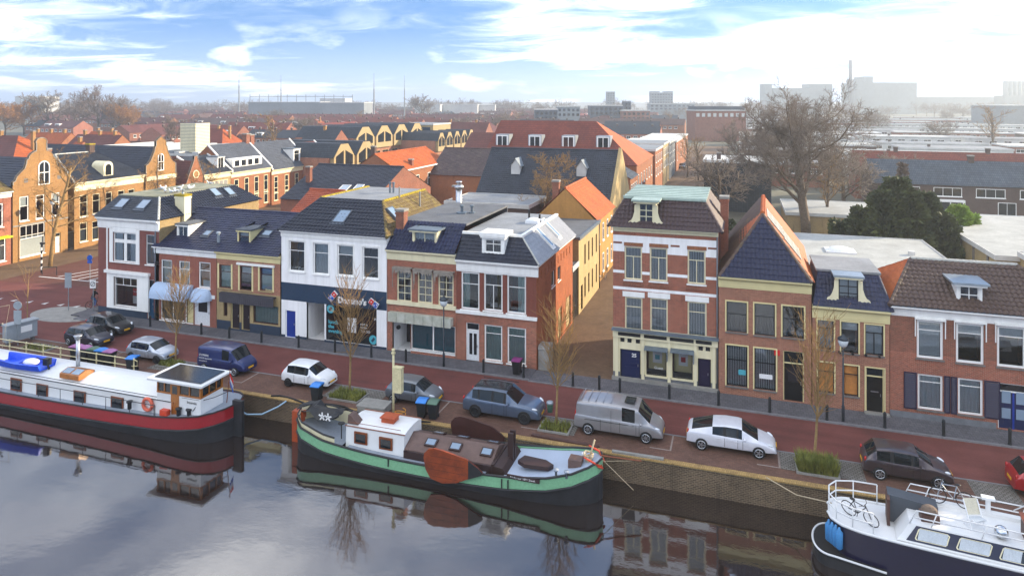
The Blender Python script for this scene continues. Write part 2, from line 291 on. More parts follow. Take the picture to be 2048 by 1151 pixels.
# roadway, parking strip, pavements
sheet('road', rect(-300, 160, -6.6, -1.75), -.004, 'asphalt_red')
sheet('parking_strip', rect(-300, 160, QY + .46, -6.6), -.006, 'paving_park')
sheet('junction', [(-110, -1.75), (-41.2, -1.75), (-42.2, -.4), (-43.2, 1.2), (-43.4, 7.6), (-62.5, 5.2), (-110, 3)], -.0045, 'asphalt_red')
sheet('side_street', [(-62.5, 5.2), (-43.4, 7.6), (-43.4, 90), (-62.5, 90)], -.006, 'paving_red')
sheet('side_pavement', [(-110, 3), (-62.5, 5.2), (-62.5, 90), (-69, 90), (-110, 60)], .0, 'paving_lane')
sheet('lane', [(-.1, -.02), (5.6, -.02), (7.2, 60), (9.5, 75), (9.5, 260), (-6, 260), (-3.2, 75), (-.9, 36)], -.005, 'paving_lane')
def slab(name, x0, x1, y0, y1, z0, z1, mat):
    mb = MB(); mb.box(x0, x1, y0, y1, z0, z1); return mb.obj(name, mat, kind='structure')
mb = MB(); mb.box(-42.6, -.05, -1.75, .3, -.03, .1); mb.box(5.55, 160, -2.0, .3, -.03, .1); mb.box(-.05, 5.55, -1.9, -.02, -.03, .06); mb.box(-43.8, -42.6, -1.2, 60, -.03, .1); mb.obj('pavement', 'paving_grey', kind='structure')
mb = MB(); mb.box(-42.6, -.05, -1.9, -1.75, -.03, .094); mb.box(5.55, 160, -2.15, -2.0, -.03, .094); mb.box(-.05, 5.55, -2.02, -1.9, -.03, .055); mb.box(-300, 160, -6.68, -6.56, -.03, .012); mb.obj('kerb', 'kerb', kind='structure')
# pale apron on the street corner and painted markings
mb = MB(); mb.quad(*[(-44.6 + 3.6 * cos(a), -1.0 + 2.1 * sin(a), .002) for a in np.linspace(0, 2 * pi, 40, False)]); mb.obj('corner_apron', 'concrete', kind='structure')
mb = MB()
for k in range(9):
    x = -58 + k * 1.5; mb.quad((x, 8.6, .004), (x + .22, 8.6, .004), (x + 2.6, 16, .004), (x + 2.38, 16, .004))
mb.quad((-60, 7.9, .004), (-44, 8.4, .004), (-44, 8.62, .004), (-60, 8.12, .004)); mb.quad((-58, 16, .004), (-43.5, 16, .004), (-43.5, 16.2, .004), (-58, 16.2, .004))
for k in range(8):
    x = -57.5 + k * 1.9; mb.quad((x, .1 + k * .12, .004), (x + .55, .1 + k * .12, .004), (x + .3, .75 + k * .12, .004))
mb.obj('road_marking', 'mark_white', kind='structure')
mb = MB()
for x in (-31.6, -24.6, -18.9, -11.9, -4.0, 2.6, 10.2, 15.9, 25.2):
    mb.box(x, x + .09, -8.5, -6.7, -.02, .002); mb.box(x - 1.1, x, -8.5, -8.42, -.02, .0015)
mb.obj('bay_marking', 'mark_worn', kind='structure')
mb = MB()
for x0, x1 in ((-27.2, -24.3), (-12.3, -8.3), (2.65, 4.75), (16.0, 20.1), (25.0, 27.0)): mb.box(x0, x1, -8.55, -6.62, -.02, .006)
mb.obj('sett_paving', 'setts', kind='structure')
# ================================================================ house building kit
class House:
    """local frame: x along the facade, y into the house, z up"""
    def __init__(s, name, label, org, L, D, rz=0., cat='house', group=None):
        s.e = thing(name, label, cat, (org[0], org[1], 0), rz, group); s.o = Vector((org[0], org[1], 0)); s.rz = rz; s.L = L; s.D = D
        s.R = Matrix.Rotation(-rz, 3, 'Z'); s.holes = []
    def ray(s, x, y): return s.R @ (Vector(CAM) - s.o), s.R @ Vector(ray(x, y))
    def px(s, x, y, yl=0.):
        o, d = s.ray(x, y); l = (yl - o.y) / d.y; p = o + d * l; return p.x, p.z
    def pxs(s, x, y, xl):          # on a side wall
        o, d = s.ray(x, y); l = (xl - o.x) / d.x; p = o + d * l; return p.y, p.z
    def ppl(s, x, y, pl):
        o, d = s.ray(x, y); l = (pl.e0 - o).dot(pl.n) / d.dot(pl.n); p = o + d * l - pl.e0; return p.dot(pl.x), p.dot(pl.g)
def crop(ox, oy, k):
    return lambda x, y: (ox + x / k, oy + y / k)
c2 = crop(180, 360, 3.386); c3 = crop(540, 360, 3.029); c4 = crop(880, 400, 3.197); c5 = crop(1200, 360, 2.616); c6 = crop(1600, 460, 2.741); c1 = crop(0, 240, 3.837)
front = lambda x, y, z: (x, y, z)
def right_of(L): return lambda u, y, z: (L - y, u, z)
def left_of(): return lambda u, y, z: (y, u, z)
def rc(h, c, x0, y0, x1, y1, yl=0.):
    a = h.px(*c(x0, y0), yl); b = h.px(*c(x1, y1), yl); return (a[0], b[1], b[0], a[1])     # x0,z0,x1,z1
def wallgrid(mb, L0, L1, bands, holes, fm=front, thick=.22, y0=0.):
    """bands: [(z0,z1,mat index)]; rectangular openings with real reveals"""
    xs = sorted({L0, L1, *[min(max(q, L0), L1) for h in holes for q in (h[0], h[2])]}); zs = sorted({q for b in bands for q in b[:2]} | {q for h in holes for q in (h[1], h[3])})
    lo = min(b[0] for b in bands); hi = max(b[1] for b in bands); zs = [z for z in zs if lo - 1e-6 <= z <= hi + 1e-6]
    for i in range(len(xs) - 1):
        for j in range(len(zs) - 1):
            cx_, cz = (xs[i] + xs[i + 1]) / 2, (zs[j] + zs[j + 1]) / 2
            if xs[i + 1] - xs[i] < 1e-5 or zs[j + 1] - zs[j] < 1e-5 or any(h[0] < cx_ < h[2] and h[1] < cz < h[3] for h in holes): continue
            mi = next((b[2] for b in bands if b[0] <= cz <= b[1]), 0)
            mb.quad(fm(xs[i], y0, zs[j]), fm(xs[i + 1], y0, zs[j]), fm(xs[i + 1], y0, zs[j + 1]), fm(xs[i], y0, zs[j + 1]), mi=mi)
    for h in holes:
        mi = next((b[2] for b in bands if b[0] <= (h[1] + h[3]) / 2 <= b[1]), 0); a, z0, b, z1 = h[:4]; y1 = y0 + thick
        for p, q in (((a, z0), (a, z1)), ((b, z0), (b, z1)), ((a, z0), (b, z0)), ((a, z1), (b, z1))):
            mb.quad(fm(p[0], y0, p[1]), fm(q[0], y0, q[1]), fm(q[0], y1, q[1]), fm(p[0], y1, p[1]), mi=mi)
def body(h, mats, bands, holes, z1, side=0, back=None, rholes=(), right=True, left=True, rb=None):
    """walls of a house with openings in front (and in the right side)"""
    mb = MB(); wallgrid(mb, 0, h.L, bands, holes)
    if right:
        if rholes: wallgrid(mb, 0, h.D, rb or [(0, z1, side)], rholes, right_of(h.L))
        else: mb.quad((h.L, 0, 0), (h.L, h.D, 0), (h.L, h.D, z1), (h.L, 0, z1), mi=side)
    if left: mb.quad((0, h.D, 0), (0, 0, 0), (0, 0, z1), (0, h.D, z1), mi=side)
    mb.quad((h.L, h.D, 0), (0, h.D, 0), (0, h.D, z1), (h.L, h.D, z1), mi=side if back is None else back)
    return mb.obj('wall', mats, h.e)
def wavy(x0, x1, y, z0, z1, fm=front, pitch=.16, amp=.035):
    mb = MB(); n = max(3, int((x1 - x0) / pitch * 2.)); vs = []; ph = x0 * 7.3
    for i in range(n + 1):
        x = x0 + (x1 - x0) * i / n; yy = y + amp * (1 if i % 2 else -1) * (.6 + .4 * sin(i * 1.7 + ph)); vs += [fm(x, yy, z0), fm(x, yy, z1)]
    mb.add(vs, [(2 * i, 2 * i + 2, 2 * i + 3, 2 * i + 1) for i in range(n)]); return mb
def win(par, x0, z0, x1, z1, lay='T', fr='white_paint', cur=None, y=.08, fw=.07, sill='white_paint', pane='glass', hf=.3, fm=front, name='window', bar=.05, sd=.1, cmat='curtain', arch=0., flat=False):
    mb = MB(); B = lambda a, b, c, d, e=y, f=y + .07: mb.box(a, b, e, f, c, d, fm=fm)
    B(x0, x0 + fw, z0, z1); B(x1 - fw, x1, z0, z1); B(x0 + fw, x1 - fw, z0, z0 + fw); B(x0 + fw, x1 - fw, z1 - fw - arch, z1)
    a, b, c, d = x0 + fw, x1 - fw, z0 + fw, z1 - fw; zm = z1 - (z1 - z0) * hf; xm = (x0 + x1) / 2; k = bar / 2; e, f = y + .012, y + .06
    if lay in ('T', 'TV', 'X', 'T3'): B(a, b, zm - k, zm + k, e, f)
    if lay in ('TV',): B(xm - k, xm + k, c, zm - k, e + .002, f - .002)
    if lay in ('X', 'V'): B(xm - k, xm + k, c, d, e + .002, f - .002)
    if lay == 'T3':
        for q in (1 / 3, 2 / 3): B(a + (b - a) * q - k, a + (b - a) * q + k, zm + k, d, e + .002, f - .002)
    if isinstance(lay, tuple):
        nx, nz = lay
        for i in range(1, nx): q = a + (b - a) * i / nx; B(q - k, q + k, c, d, e + .002, f - .002)
        for j in range(1, nz): q = c + (d - c) * j / nz; B(a, b, q - k, q + k, e, f)
    oo = mb.obj(name, fr, par); o = par if flat else oo
    if pane:
        mb = MB(); mb.quad(*[fm(*p) for p in ((a, y + .035, c), (b, y + .035, c), (b, y + .035, d), (a, y + .035, d))]); mb.obj('pane', pane, o)
    if sill: mb = MB(); mb.box(x0 - .06, x1 + .06, -sd, y + .02, z0 - .09, z0 - .002, fm=fm); mb.obj('sill', sill, o)
    yc = y + .16
    if cur == 'full': wavy(a, b, yc, c, d, fm).obj('curtain', cmat, o)
    elif cur == 'low': wavy(a, b, yc, c, zm, fm).obj('curtain', cmat, o)
    elif cur == 'sides':
        q = (b - a) * .3; wavy(a, a + q, yc, c, d, fm).obj('curtain', cmat, o); wavy(b - q, b, yc, c, d, fm).obj('curtain', cmat, o)
    elif cur == 'left': wavy(a, a + (b - a) * .42, yc, c, d, fm).obj('curtain', cmat, o)
    elif cur == 'right': wavy(a + (b - a) * .55, b, yc, c, d, fm).obj('curtain', cmat, o)
    elif cur == 'blind': mb = MB(); mb.quad(*[fm(*p) for p in ((a, yc, zm), (b, yc, zm), (b, yc, d), (a, yc, d))]); mb.obj('blind', 'blind', o)
    elif cur == 'blindfull': mb = MB(); mb.quad(*[fm(*p) for p in ((a, yc, c), (b, yc, c), (b, yc, d), (a, yc, d))]); mb.obj('blind', cmat, o)
    elif cur == 'slats':
        mb = MB(); n = int((b - a) / .1)
        for i in range(n): q = a + (b - a) * (i + .5) / n; mb.quad(*[fm(*p) for p in ((q - .035, yc - .02, c), (q + .035, yc + .02, c), (q + .035, yc + .02, d), (q - .035, yc - .02, d))])
        mb.obj('blind', cmat, o)
    elif cur == 'plants':
        mb = MB(); rng = random.Random(int(x0 * 100))
        for i in range(7): q = a + (b - a) * rng.random(); mb.ball(fm(q, yc, c + .1 + .12 * rng.random()), .09, 6, 4)
        mb.obj('window_display', rng.choice(['leaf_dark', 'curtain', 'paper_white']), o, smooth=True)
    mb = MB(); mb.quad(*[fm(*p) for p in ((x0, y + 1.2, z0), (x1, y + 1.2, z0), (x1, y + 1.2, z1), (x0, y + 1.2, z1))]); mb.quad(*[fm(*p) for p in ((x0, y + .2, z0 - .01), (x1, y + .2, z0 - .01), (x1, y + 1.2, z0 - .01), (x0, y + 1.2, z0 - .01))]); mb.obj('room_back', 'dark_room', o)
    return oo
def door(par, x0, z0, x1, z1, mat, fr='white_paint', top=.0, lights=None, y=.1, fm=front, fw=.07):
    """frame > leaf, fanlight, handle"""
    mb = MB(); zt = z1 - top; B = lambda a, b, c, d: mb.box(a, b, y, y + .09, c, d, fm=fm)
    B(x0, x0 + fw, z0, z1); B(x1 - fw, x1, z0, z1); B(x0 + fw, x1 - fw, z1 - fw, z1)
    if top: B(x0 + fw, x1 - fw, zt - fw / 2, zt + fw / 2)
    o = mb.obj('door', fr, par); a, b, d = x0 + fw, x1 - fw, zt - (fw / 2 if top else fw)
    mb = MB(); mb.box(a, b, y + .03, y + .08, z0, d, fm=fm); ww = b - a; hh = d - z0
    for (q0, q1) in ((.12, .42), (.5, .9)):
        if not lights: mb.box(a + ww * .17, b - ww * .17, y + .018, y + .031, z0 + hh * q0, z0 + hh * q1, fm=fm)
    mb.obj('leaf', mat, o)
    if top: mb = MB(); mb.quad(*[fm(*p) for p in ((a, y + .05, zt + fw / 2), (b, y + .05, zt + fw / 2), (b, y + .05, z1 - fw), (a, y + .05, z1 - fw))]); mb.obj('fanlight', 'glass_far', o)
    if lights == 2:
        mb = MB()
        for q in (.18, .56): mb.box(a + ww * q, a + ww * (q + .26), y + .02, y + .032, z0 + hh * .2, z0 + hh * .9, fm=fm)
        mb.obj('light', 'glass_far', o)
    if lights == 1: mb = MB(); mb.box(a + ww * .2, a + ww * .8, y + .02, y + .032, z0 + hh * .5, z0 + hh * .9, fm=fm); mb.obj('light', 'glass_far', o)
    mb = MB(); mb.box(b - .14, b - .1, y - .03, y + .03, z0 + hh * .45, z0 + hh * .53, fm=fm); mb.obj('handle', 'steel', o); return o
def slabpart(h, name, mat, x0, x1, y0, y1, z0, z1, par=None):
    mb = MB(); mb.box(x0, x1, y0, y1, z0, z1); return mb.obj(name, mat, par or h.e)
def cornice(h, z0, z1, mat, out=.3, x0=None, x1=None, gut='lead', dent=False, par=None):
    x0 = -.02 if x0 is None else x0; x1 = h.L + .02 if x1 is None else x1; H = z1 - z0; mb = MB()
    prof = [(0, 0), (-.04, 0), (-.04, H * .12), (-.07, H * .14), (-.07, H * .62), (-.16, H * .7), (-.2, H * .82), (-out, H * .86), (-out, H), (0.05, H)]
    mb.prism(prof, x0, x1, lambda u, v, w_: (w_, u, z0 + v)); o = mb.obj('cornice', mat, h.e)
    mb = MB(); mb.box(x0 + .01, x1 - .01, -out - .015, -.02, z1 + .002, z1 + .05); mb.obj('gutter', gut, o)
    if dent:
        mb = MB(); n = int((x1 - x0) / .32)
        for i in range(n): x = x0 + (x1 - x0) * (i + .5) / n; mb.box(x - .06, x + .06, -.2, -.06, z0 + H * .64, z0 + H * .8)
        mb.obj('dentils', mat, o, kind='stuff')
    return o
class Plane:
    def __init__(s, e0, e1, r0, r1):
        s.e0, s.e1, s.r0, s.r1 = [Vector(q) for q in (e0, e1, r0, r1)]
        s.x = (s.e1 - s.e0).normalized(); v = s.r0 - s.e0; s.g = (v - s.x * v.dot(s.x)).normalized(); s.n = s.x.cross(s.g); s.L = (s.e1 - s.e0).length; s.H = v.dot(s.g)
        s.l1 = v.dot(s.x); s.r1x = (s.r1 - s.e0).dot(s.x); s.H1 = (s.r1 - s.e0).dot(s.g)
    def at(s, u, v, w_=0.): return s.e0 + s.x * u + s.g * v + s.n * w_
def tiled(par, pl, mat, tw=.24, th=.32, amp=.035, lift=.035, k=5, name='roof_tiles', w0=0., cut=()):
    """tile courses as real geometry: waved columns, stepped rows, clipped at hips"""
    nr = max(1, round(pl.H / th)); dv = pl.H / nr; vs = []; fs = []; st = tw / k
    prof = [amp * (.5 - .5 * cos(2 * pi * i / k)) ** .8 for i in range(k)]
    for j in range(nr):
        v0, v1 = j * dv, (j + 1) * dv; f0, f1 = v0 / pl.H, v1 / pl.H
        a0, a1 = pl.l1 * f0, pl.l1 * f1; b0 = pl.L + (pl.r1x - pl.L) * f0; b1 = pl.L + (pl.r1x - pl.L) * f1
        lo = min(a0, a1); hi = max(b0, b1); i0 = math.floor(lo / st); i1 = math.ceil(hi / st); base_ = len(vs); cnt = 0
        for i in range(i0, i1 + 1):
            x = i * st; h = prof[i % k] + w0; xa = min(max(x, a0), b0); xb = min(max(x, a1), b1); jit = .006 * sin(i * 12.9 + j * 78.2)
            vs.append(tuple(pl.at(xa, v0 - .02, h + lift + jit))); vs.append(tuple(pl.at(xb, v1, h + jit))); vs.append(tuple(pl.at(xa, v0 - .02, h - .01))); cnt += 1
        for i in range(cnt - 1):
            p = base_ + 3 * i; fs.append((p, p + 3, p + 4, p + 1)); fs.append((p + 2, p + 5, p + 3, p))
    mb = MB(); mb.add(vs, fs); return mb.obj(name, mat, par, kind='stuff')
def caps(par, a, b, mat, r=.11, name='ridge_caps', step=.4):
    """a row of half-round ridge tiles, each a little proud of the next"""
    a, b = Vector(a), Vector(b); n = max(1, int((b - a).length / step)); mb = MB()
    for i in range(n): mb.tube([a.lerp(b, i / n), a.lerp(b, (i + 1.06) / n)], [r * 1.08, r * .92], 7)
    return mb.obj(name, mat, par)
def skylight(par, pl, u, v, w_, h, off=.06, pane='glass_sky', fr='slate'):
    mb = MB(); fm = lambda x, y, z: tuple(pl.at(u + x, v + y, z)); f = .07
    mb.box(-w_ / 2 - f, w_ / 2 + f, -h / 2 - f, -h / 2, 0, off + .06, fm=fm); mb.box(-w_ / 2 - f, w_ / 2 + f, h / 2, h / 2 + f, 0, off + .06, fm=fm); mb.box(-w_ / 2 - f, -w_ / 2, -h / 2, h / 2, 0, off + .06, fm=fm); mb.box(w_ / 2, w_ / 2 + f, -h / 2, h / 2, 0, off + .06, fm=fm); mb.box(-w_ / 2 - .15, w_ / 2 + .15, -h / 2 - .3, -h / 2 - f, .02, .075, fm=fm)
    o = mb.obj('skylight', fr, par); mb = MB(); mb.quad(*[fm(*p) for p in ((-w_ / 2, -h / 2, off + .03), (w_ / 2, -h / 2, off + .03), (w_ / 2, h / 2, off + .03), (-w_ / 2, h / 2, off + .03))]); mb.obj('pane', pane, o); return o
def chimney(par, x0, x1, y0, y1, z0, z1, mat='brick_brown', cap='stone', pots=1, moss=False, top=None):
    mb = MB(); mb.box(x0, x1, y0, y1, z0, z1 - .18); mb.box(x0 - .05, x1 + .05, y0 - .05, y1 + .05, z1 - .4, z1 - .25); o = mb.obj('chimney', mat, par)
    mb = MB(); mb.box(x0 - .07, x1 + .07, y0 - .07, y1 + .07, z1 - .18, z1); mb.obj('chimney_cap', 'moss' if moss else cap, o)
    for i in range(pots): x = x0 + (x1 - x0) * (i + .5) / pots; mb = MB(); mb.lathe([(.13, 0), (.11, .05), (.1, .35), (.13, .38), (.13, .42)], (x, (y0 + y1) / 2, z1), 10); mb.obj('chimney_pot', top or 'tile_red', o, smooth=True)
    return o
def dormer(h, x0, z0, x1, z1, y, dep, cheek='white_paint', fr='white_paint', lay='V', rmat='lead', over=.12, cur=None, win_pad=.14, pane='glass', scroll=False, winfr=None, hf=.3, trim=.12):
    """box dormer: cheeks and front as one part; window and roof as its pieces"""
    mb = MB(); p = win_pad; hole = (x0 + p, z0 + p, x1 - p, z1 - p * .9)
    wallgrid(mb, x0, x1, [(z0, z1, 0)], [hole], thick=.1, y0=y)
    mb.quad((x0, y, z0), (x0, y + dep, z0 + dep * .75), (x0, y + dep, z1), (x0, y, z1)); mb.quad((x1, y, z0), (x1, y + dep, z0 + dep * .75), (x1, y + dep, z1), (x1, y, z1)); mb.quad((x0, y, z1), (x1, y, z1), (x1, y + dep, z1), (x0, y + dep, z1))
    if scroll:
        for sgn, xx in ((-1, x0), (1, x1)):
            poly = [(0, 0), (.55, 0), (.6, .12), (.52, .28), (.36, .38), (.24, .6), (.14, .95), (.12, (z1 - z0) * .85), (0, (z1 - z0) * .85)]
            mb.prism(poly, y - .03, y + .07, lambda u, v, w_: (xx + sgn * u, w_, z0 + v))
    o = mb.obj('dormer', cheek, h.e)
    mb = MB(); mb.box(x0 - over, x1 + over, y - over * 1.3, y + dep + .1, z1 + .002, z1 + trim); mb.obj('dormer_roof', rmat, o)
    mb = MB(); mb.box(x0 - over * .6, x1 + over * .6, y - over, y - .002, z1 - .12, z1); mb.obj('dormer_trim', fr, o)
    win(o, *hole, lay=lay, fr=winfr or fr, cur=cur, sill=None, pane=pane, fm=lambda a, b_, c: (a, b_ + y - .03, c), hf=hf, flat=True); return o
def awning_frame(par, x0, x1, z, y=-.12, h=.9):
    mb = MB(); mb.box(x0, x1, y - .08, y + .08, z - .1, z); mb.box(x0, x0 + .05, y - .02, y + .04, z - h, z - .1); mb.box(x1 - .05, x1, y - .02, y + .04, z - h, z - .1); return mb.obj('awning_case', 'white_paint', par)
def drainpipe(par, x, y, z0, z1, mat='lead', r=.05):
    mb = MB(); mb.tube([(x, y, z0), (x, y, z1)], r, 7); return mb.obj('drainpipe', mat, par, smooth=True)

def tile_objects(par, pl, mat, tw=.3, th=.36, amp=.06, lift=.05, limit=300):
    """big pantiles told apart one by one: each its own part, sharing one mesh; clipped edge tiles and the overflow stay joined"""
    R3 = Matrix((pl.x, pl.g, pl.n)).transposed().to_euler(); nr = round(pl.H / th); dv = pl.H / nr; k = 6; first = None; n = 0; rest = MB()
    def tile_geo(u0, u1, fm):
        vs = []; fs = []
        for i in range(k + 1):
            x = u0 + (u1 - u0) * i / k; h = amp * (.5 - .5 * cos(2 * pi * (x % tw) / tw)) if False else amp * (.5 - .5 * cos(2 * pi * i / k)) ** .8
            vs += [fm(x, -.03, h + lift), fm(x, dv, h), fm(x, -.03, h - .012 + lift * .2)]
        for i in range(k): p = 3 * i; fs += [(p, p + 3, p + 4, p + 1), (p + 2, p + 5, p + 3, p)]
        return vs, fs
    for j in range(nr):
        v0 = j * dv; f0, f1 = v0 / pl.H, (v0 + dv) / pl.H; a = max(pl.l1 * f0, pl.l1 * f1); b = min(pl.L + (pl.r1x - pl.L) * f0, pl.L + (pl.r1x - pl.L) * f1); aa = min(pl.l1 * f0, pl.l1 * f1); bb = max(pl.L + (pl.r1x - pl.L) * f0, pl.L + (pl.r1x - pl.L) * f1)
        for i in range(math.floor(aa / tw), math.ceil(bb / tw)):
            u0, u1 = i * tw, (i + 1) * tw; jit = .008 * sin(i * 12.9 + j * 78.2)
            if u0 >= a and u1 <= b and n < limit:
                if first is None:
                    mb = MB(); mb.add(*tile_geo(0, tw, lambda x, y, z: (x, y, z))); first = mb.obj('roof_tile', mat, par); o = first
                else: o = first.copy(); COL.objects.link(o)
                o.location = pl.at(u0, v0, jit); o.rotation_euler = R3; n += 1
            else:
                lo0, hi0 = pl.l1 * f0, pl.L + (pl.r1x - pl.L) * f0; lo1, hi1 = pl.l1 * f1, pl.L + (pl.r1x - pl.L) * f1
                def fm(x, y, z): lo, hi = (lo0, hi0) if y <= 0 else (lo1, hi1); return tuple(pl.at(min(max(x, lo), hi), v0 + y, z + jit))
                rest.add(*tile_geo(u0, u1, fm))
    if rest.v: rest.obj('edge_tiles', mat, par, kind='stuff')
# ================================================================ the row of houses along the quay
GRP_H = None
def hx0(h): return h.holes
# ---- A: corner house, mauve brick with white shopfront
A = House('corner_house', 'mauve corner house with white framed shop window and tall white arched double window', (-41.9, 0), 7.1, 13.2)
wA = rc(A, c2, 158, 350, 312, 562); wA2 = rc(A, c2, 378, 368, 436, 575); sA = rc(A, c2, 165, 650, 325, 868); dA = rc(A, c2, 386, 672, 432, 928)
dA = (dA[0], .15, min(dA[2], 6.95), dA[3]); wA2 = (wA2[0], wA2[1], min(wA2[2], 6.9), wA2[3])
body(A, ['render_purple', 'brick_yellow', 'navy_plinth'], [(0, .75, 2), (.75, 8.4, 0)], [wA, wA2, sA, dA], 8.9, side=1)
cornice(A, 7.95, 8.95, 'white_paint', .35)
win(A.e, *wA, lay='X', fr='white_paint', cur='sides', pane='glass', hf=.3, fw=.1, bar=.32); win(A.e, *wA2, lay='T', cur=None, pane='glass_dark'); win(A.e, *sA, lay='T3', hf=.28, fw=.1, cur=None, pane='glass'); door(A.e, *dA, 'teal_door', top=.75)
for (a, b, c, d) in ((wA[0] - .42, wA[0] - .02, wA[1] - .1, wA[3] + .3), (wA[2] + .02, wA[2] + .42, wA[1] - .1, wA[3] + .3), (wA[0] - .02, wA[2] + .02, wA[3] + .02, wA[3] + .34)): slabpart(A, 'window_surround', 'white_paint', a, b, -.06, .02, c, d)
for (a, b, c, d) in ((1.15, sA[0], .75, 3.95), (sA[2], 6.0, .75, 3.95), (sA[0], sA[2], sA[3], 3.95), (sA[0], sA[2], .75, sA[1])): slabpart(A, 'shopfront', 'white_paint', a, b, -.12, .03, c, d)
slabpart(A, 'shop_cornice', 'white_paint', 1.0, 6.15, -.3, 0, 3.95, 4.2); slabpart(A, 'corner_pilaster', 'white_paint', 1.0, 1.16, -.035, .02, 4.2, 7.95)
pr = slabpart(A, 'for_rent_poster', 'sign_red', sA[0] + 1.9, sA[0] + 2.7, .27, .28, 1.95, 2.6); slabpart(A, 'poster_sheet', 'paper_white', sA[0] + 1.9, sA[0] + 2.7, .26, .27, 1.25, 1.93)
text('poster_lettering', 'TE HUUR', .17, 'paper_white', A.e, (sA[0] + 1.95, .265, 2.25), (pi / 2, 0, 0))
zt = 10.65; pf = Plane((-.25, -.3, 9.0), (7.35, -.3, 9.0), (.35, 1.9, zt), (5.2, 1.9, zt)); tiled(A.e, pf, 'tile_dark', tw=.3, th=.26, amp=.012, lift=.02)
pr_ = Plane((7.35, -.3, 9.0), (7.35, 13.4, 9.0), (5.2, 1.9, zt), (5.2, 11.6, zt)); tiled(A.e, pr_, 'tile_black', amp=.07, lift=.045, tw=.3)
plb = Plane((7.35, 13.4, 9.0), (-.25, 13.4, 9.0), (5.2, 11.6, zt), (.35, 11.6, zt)); pll = Plane((-.25, 13.4, 9), (-.25, -.3, 9), (.35, 11.6, zt), (.35, 1.9, zt))
for p in (plb, pll): mb = MB(); mb.quad(p.e0, p.e1, p.r1, p.r0); mb.obj('roof_slope', 'tile_dark', A.e)
slabpart(A, 'flat_roof', 'bitumen_moss', .3, 5.25, 1.85, 11.65, zt - .05, zt + .06); caps(A.e, pf.e1, pf.r1, 'tile_white_edge', .11)
for q in (((180, 135), (258, 182)), ((325, 142), (405, 190))):
    u0, v0 = A.ppl(*c2((q[0][0] + q[1][0]) / 2, (q[0][1] + q[1][1]) / 2), pf); skylight(A.e, pf, u0, v0, .95, 1.05)
for q in ((845, 88), (940, 82)): u0, v0 = A.ppl(*c2(*q), pr_); skylight(A.e, pr_, u0, v0, .8, 1.0, pane='glass_sky', off=.14)
chimney(A.e, 6.3, 7.4, 2.6, 3.4, 7.5, 10.9, 'cream_paint', moss=True, pots=1, top='zinc'); drainpipe(A.e, 6.75, -.08, .2, 8)
# ---- B and C: two low houses under one dark roof
Bh = House('awning_house', 'low mauve plastered house with pale blue shop awnings and a white dormer', (-35.3, 0), 6.75, 9)
wB = [rc(Bh, c2, *r) for r in ((480, 535, 555, 708), (600, 545, 675, 722), (735, 552, 815, 735))]
sB = rc(Bh, c2, 478, 800, 640, 962); dB = rc(Bh, c2, 703, 818, 812, 985); sB = (sB[0], .25, sB[2], 2.55); dB = (dB[0], .12, dB[2], 2.5); oB = (sB[2] + .05, .12, dB[0] - .05, 2.5)
body(Bh, ['render_mauve', 'brick_yellow'], [(0, 6.8, 0)], wB + [sB, dB, oB], 6.8, side=1, left=False)
for i, r in enumerate(wB): win(Bh.e, *r, lay='T', cur='blindfull', hf=.33, fw=.11, cmat='wood_board' if i == 2 else 'curtain_cream')
win(Bh.e, *sB, lay='V', cur='low', fw=.08, cmat='curtain_cream', pane='glass_dark'); door(Bh.e, *dB, 'white_door', lights=1); win(Bh.e, *oB, lay='S', cur='blindfull', cmat='yellow_cream', pane=None, sill=None)
for r in wB: slabpart(Bh, 'window_poster', 'paper_white', r[0] + .35, r[2] - .2, .18, .19, r[1] + .12, r[1] + .65)
cornice(Bh, 6.05, 6.7, 'white_paint', .35, dent=True)
mb = MB()      # box awning and rounded awning
for x0, x1, z1 in ((.35, 4.3, 3.55),):
    n = 8; P = [(-.02 - .95 * sin(pi / 2 * i / n), z1 - 1.0 * (1 - cos(pi / 2 * i / n))) for i in range(n + 1)]
    for i in range(n): mb.quad((x0, P[i][0], P[i][1]), (x1, P[i][0], P[i][1]), (x1, P[i + 1][0], P[i + 1][1]), (x0, P[i + 1][0], P[i + 1][1]))
    mb.quad((x0, P[-1][0], P[-1][1]), (x1, P[-1][0], P[-1][1]), (x1, P[-1][0] - .02, P[-1][1] - .22), (x0, P[-1][0] - .02, P[-1][1] - .22))
    for x in (x0, x1): mb.quad(*[(x, p[0], p[1]) for p in P], (x, -.02, P[-1][1]))
M('awning_cloth', 'a9bdd6', .85, .06, 1.5); mb.obj('awning', 'awning_cloth', Bh.e)
mb = MB(); n = 8; ms = 10
for i in range(n):
    for j in range(ms):
        q = []
        for a, b_ in ((i, j), (i + 1, j), (i + 1, j + 1), (i, j + 1)):
            th_ = pi / 2 * a / n; ph = pi * b_ / ms; q.append((5.25 - 1.05 * cos(ph) * (.55 + .45 * sin(th_)), -.02 - .95 * sin(ph) * sin(th_), 3.35 - .95 * (1 - cos(th_))))
        mb.quad(*q)
mb.obj('round_awning', 'awning_cloth', Bh.e)
slabpart(Bh, 'name_board', 'paper_white', 6.15, 6.6, -.04, 0, 2.55, 2.85); slabpart(Bh, 'wall_lamp', 'black_paint', .3, .5, -.25, 0, 5.0, 5.35)
Ch = House('curtain_house', 'low pinkish brick house with a yellow cornice and a dark slatted shop canopy', (-28.5, 0), 6.45, 9)
wC = [rc(Ch, c2, *r) for r in ((875, 570, 955, 735), (1015, 580, 1095, 750), (1150, 590, 1235, 755))]
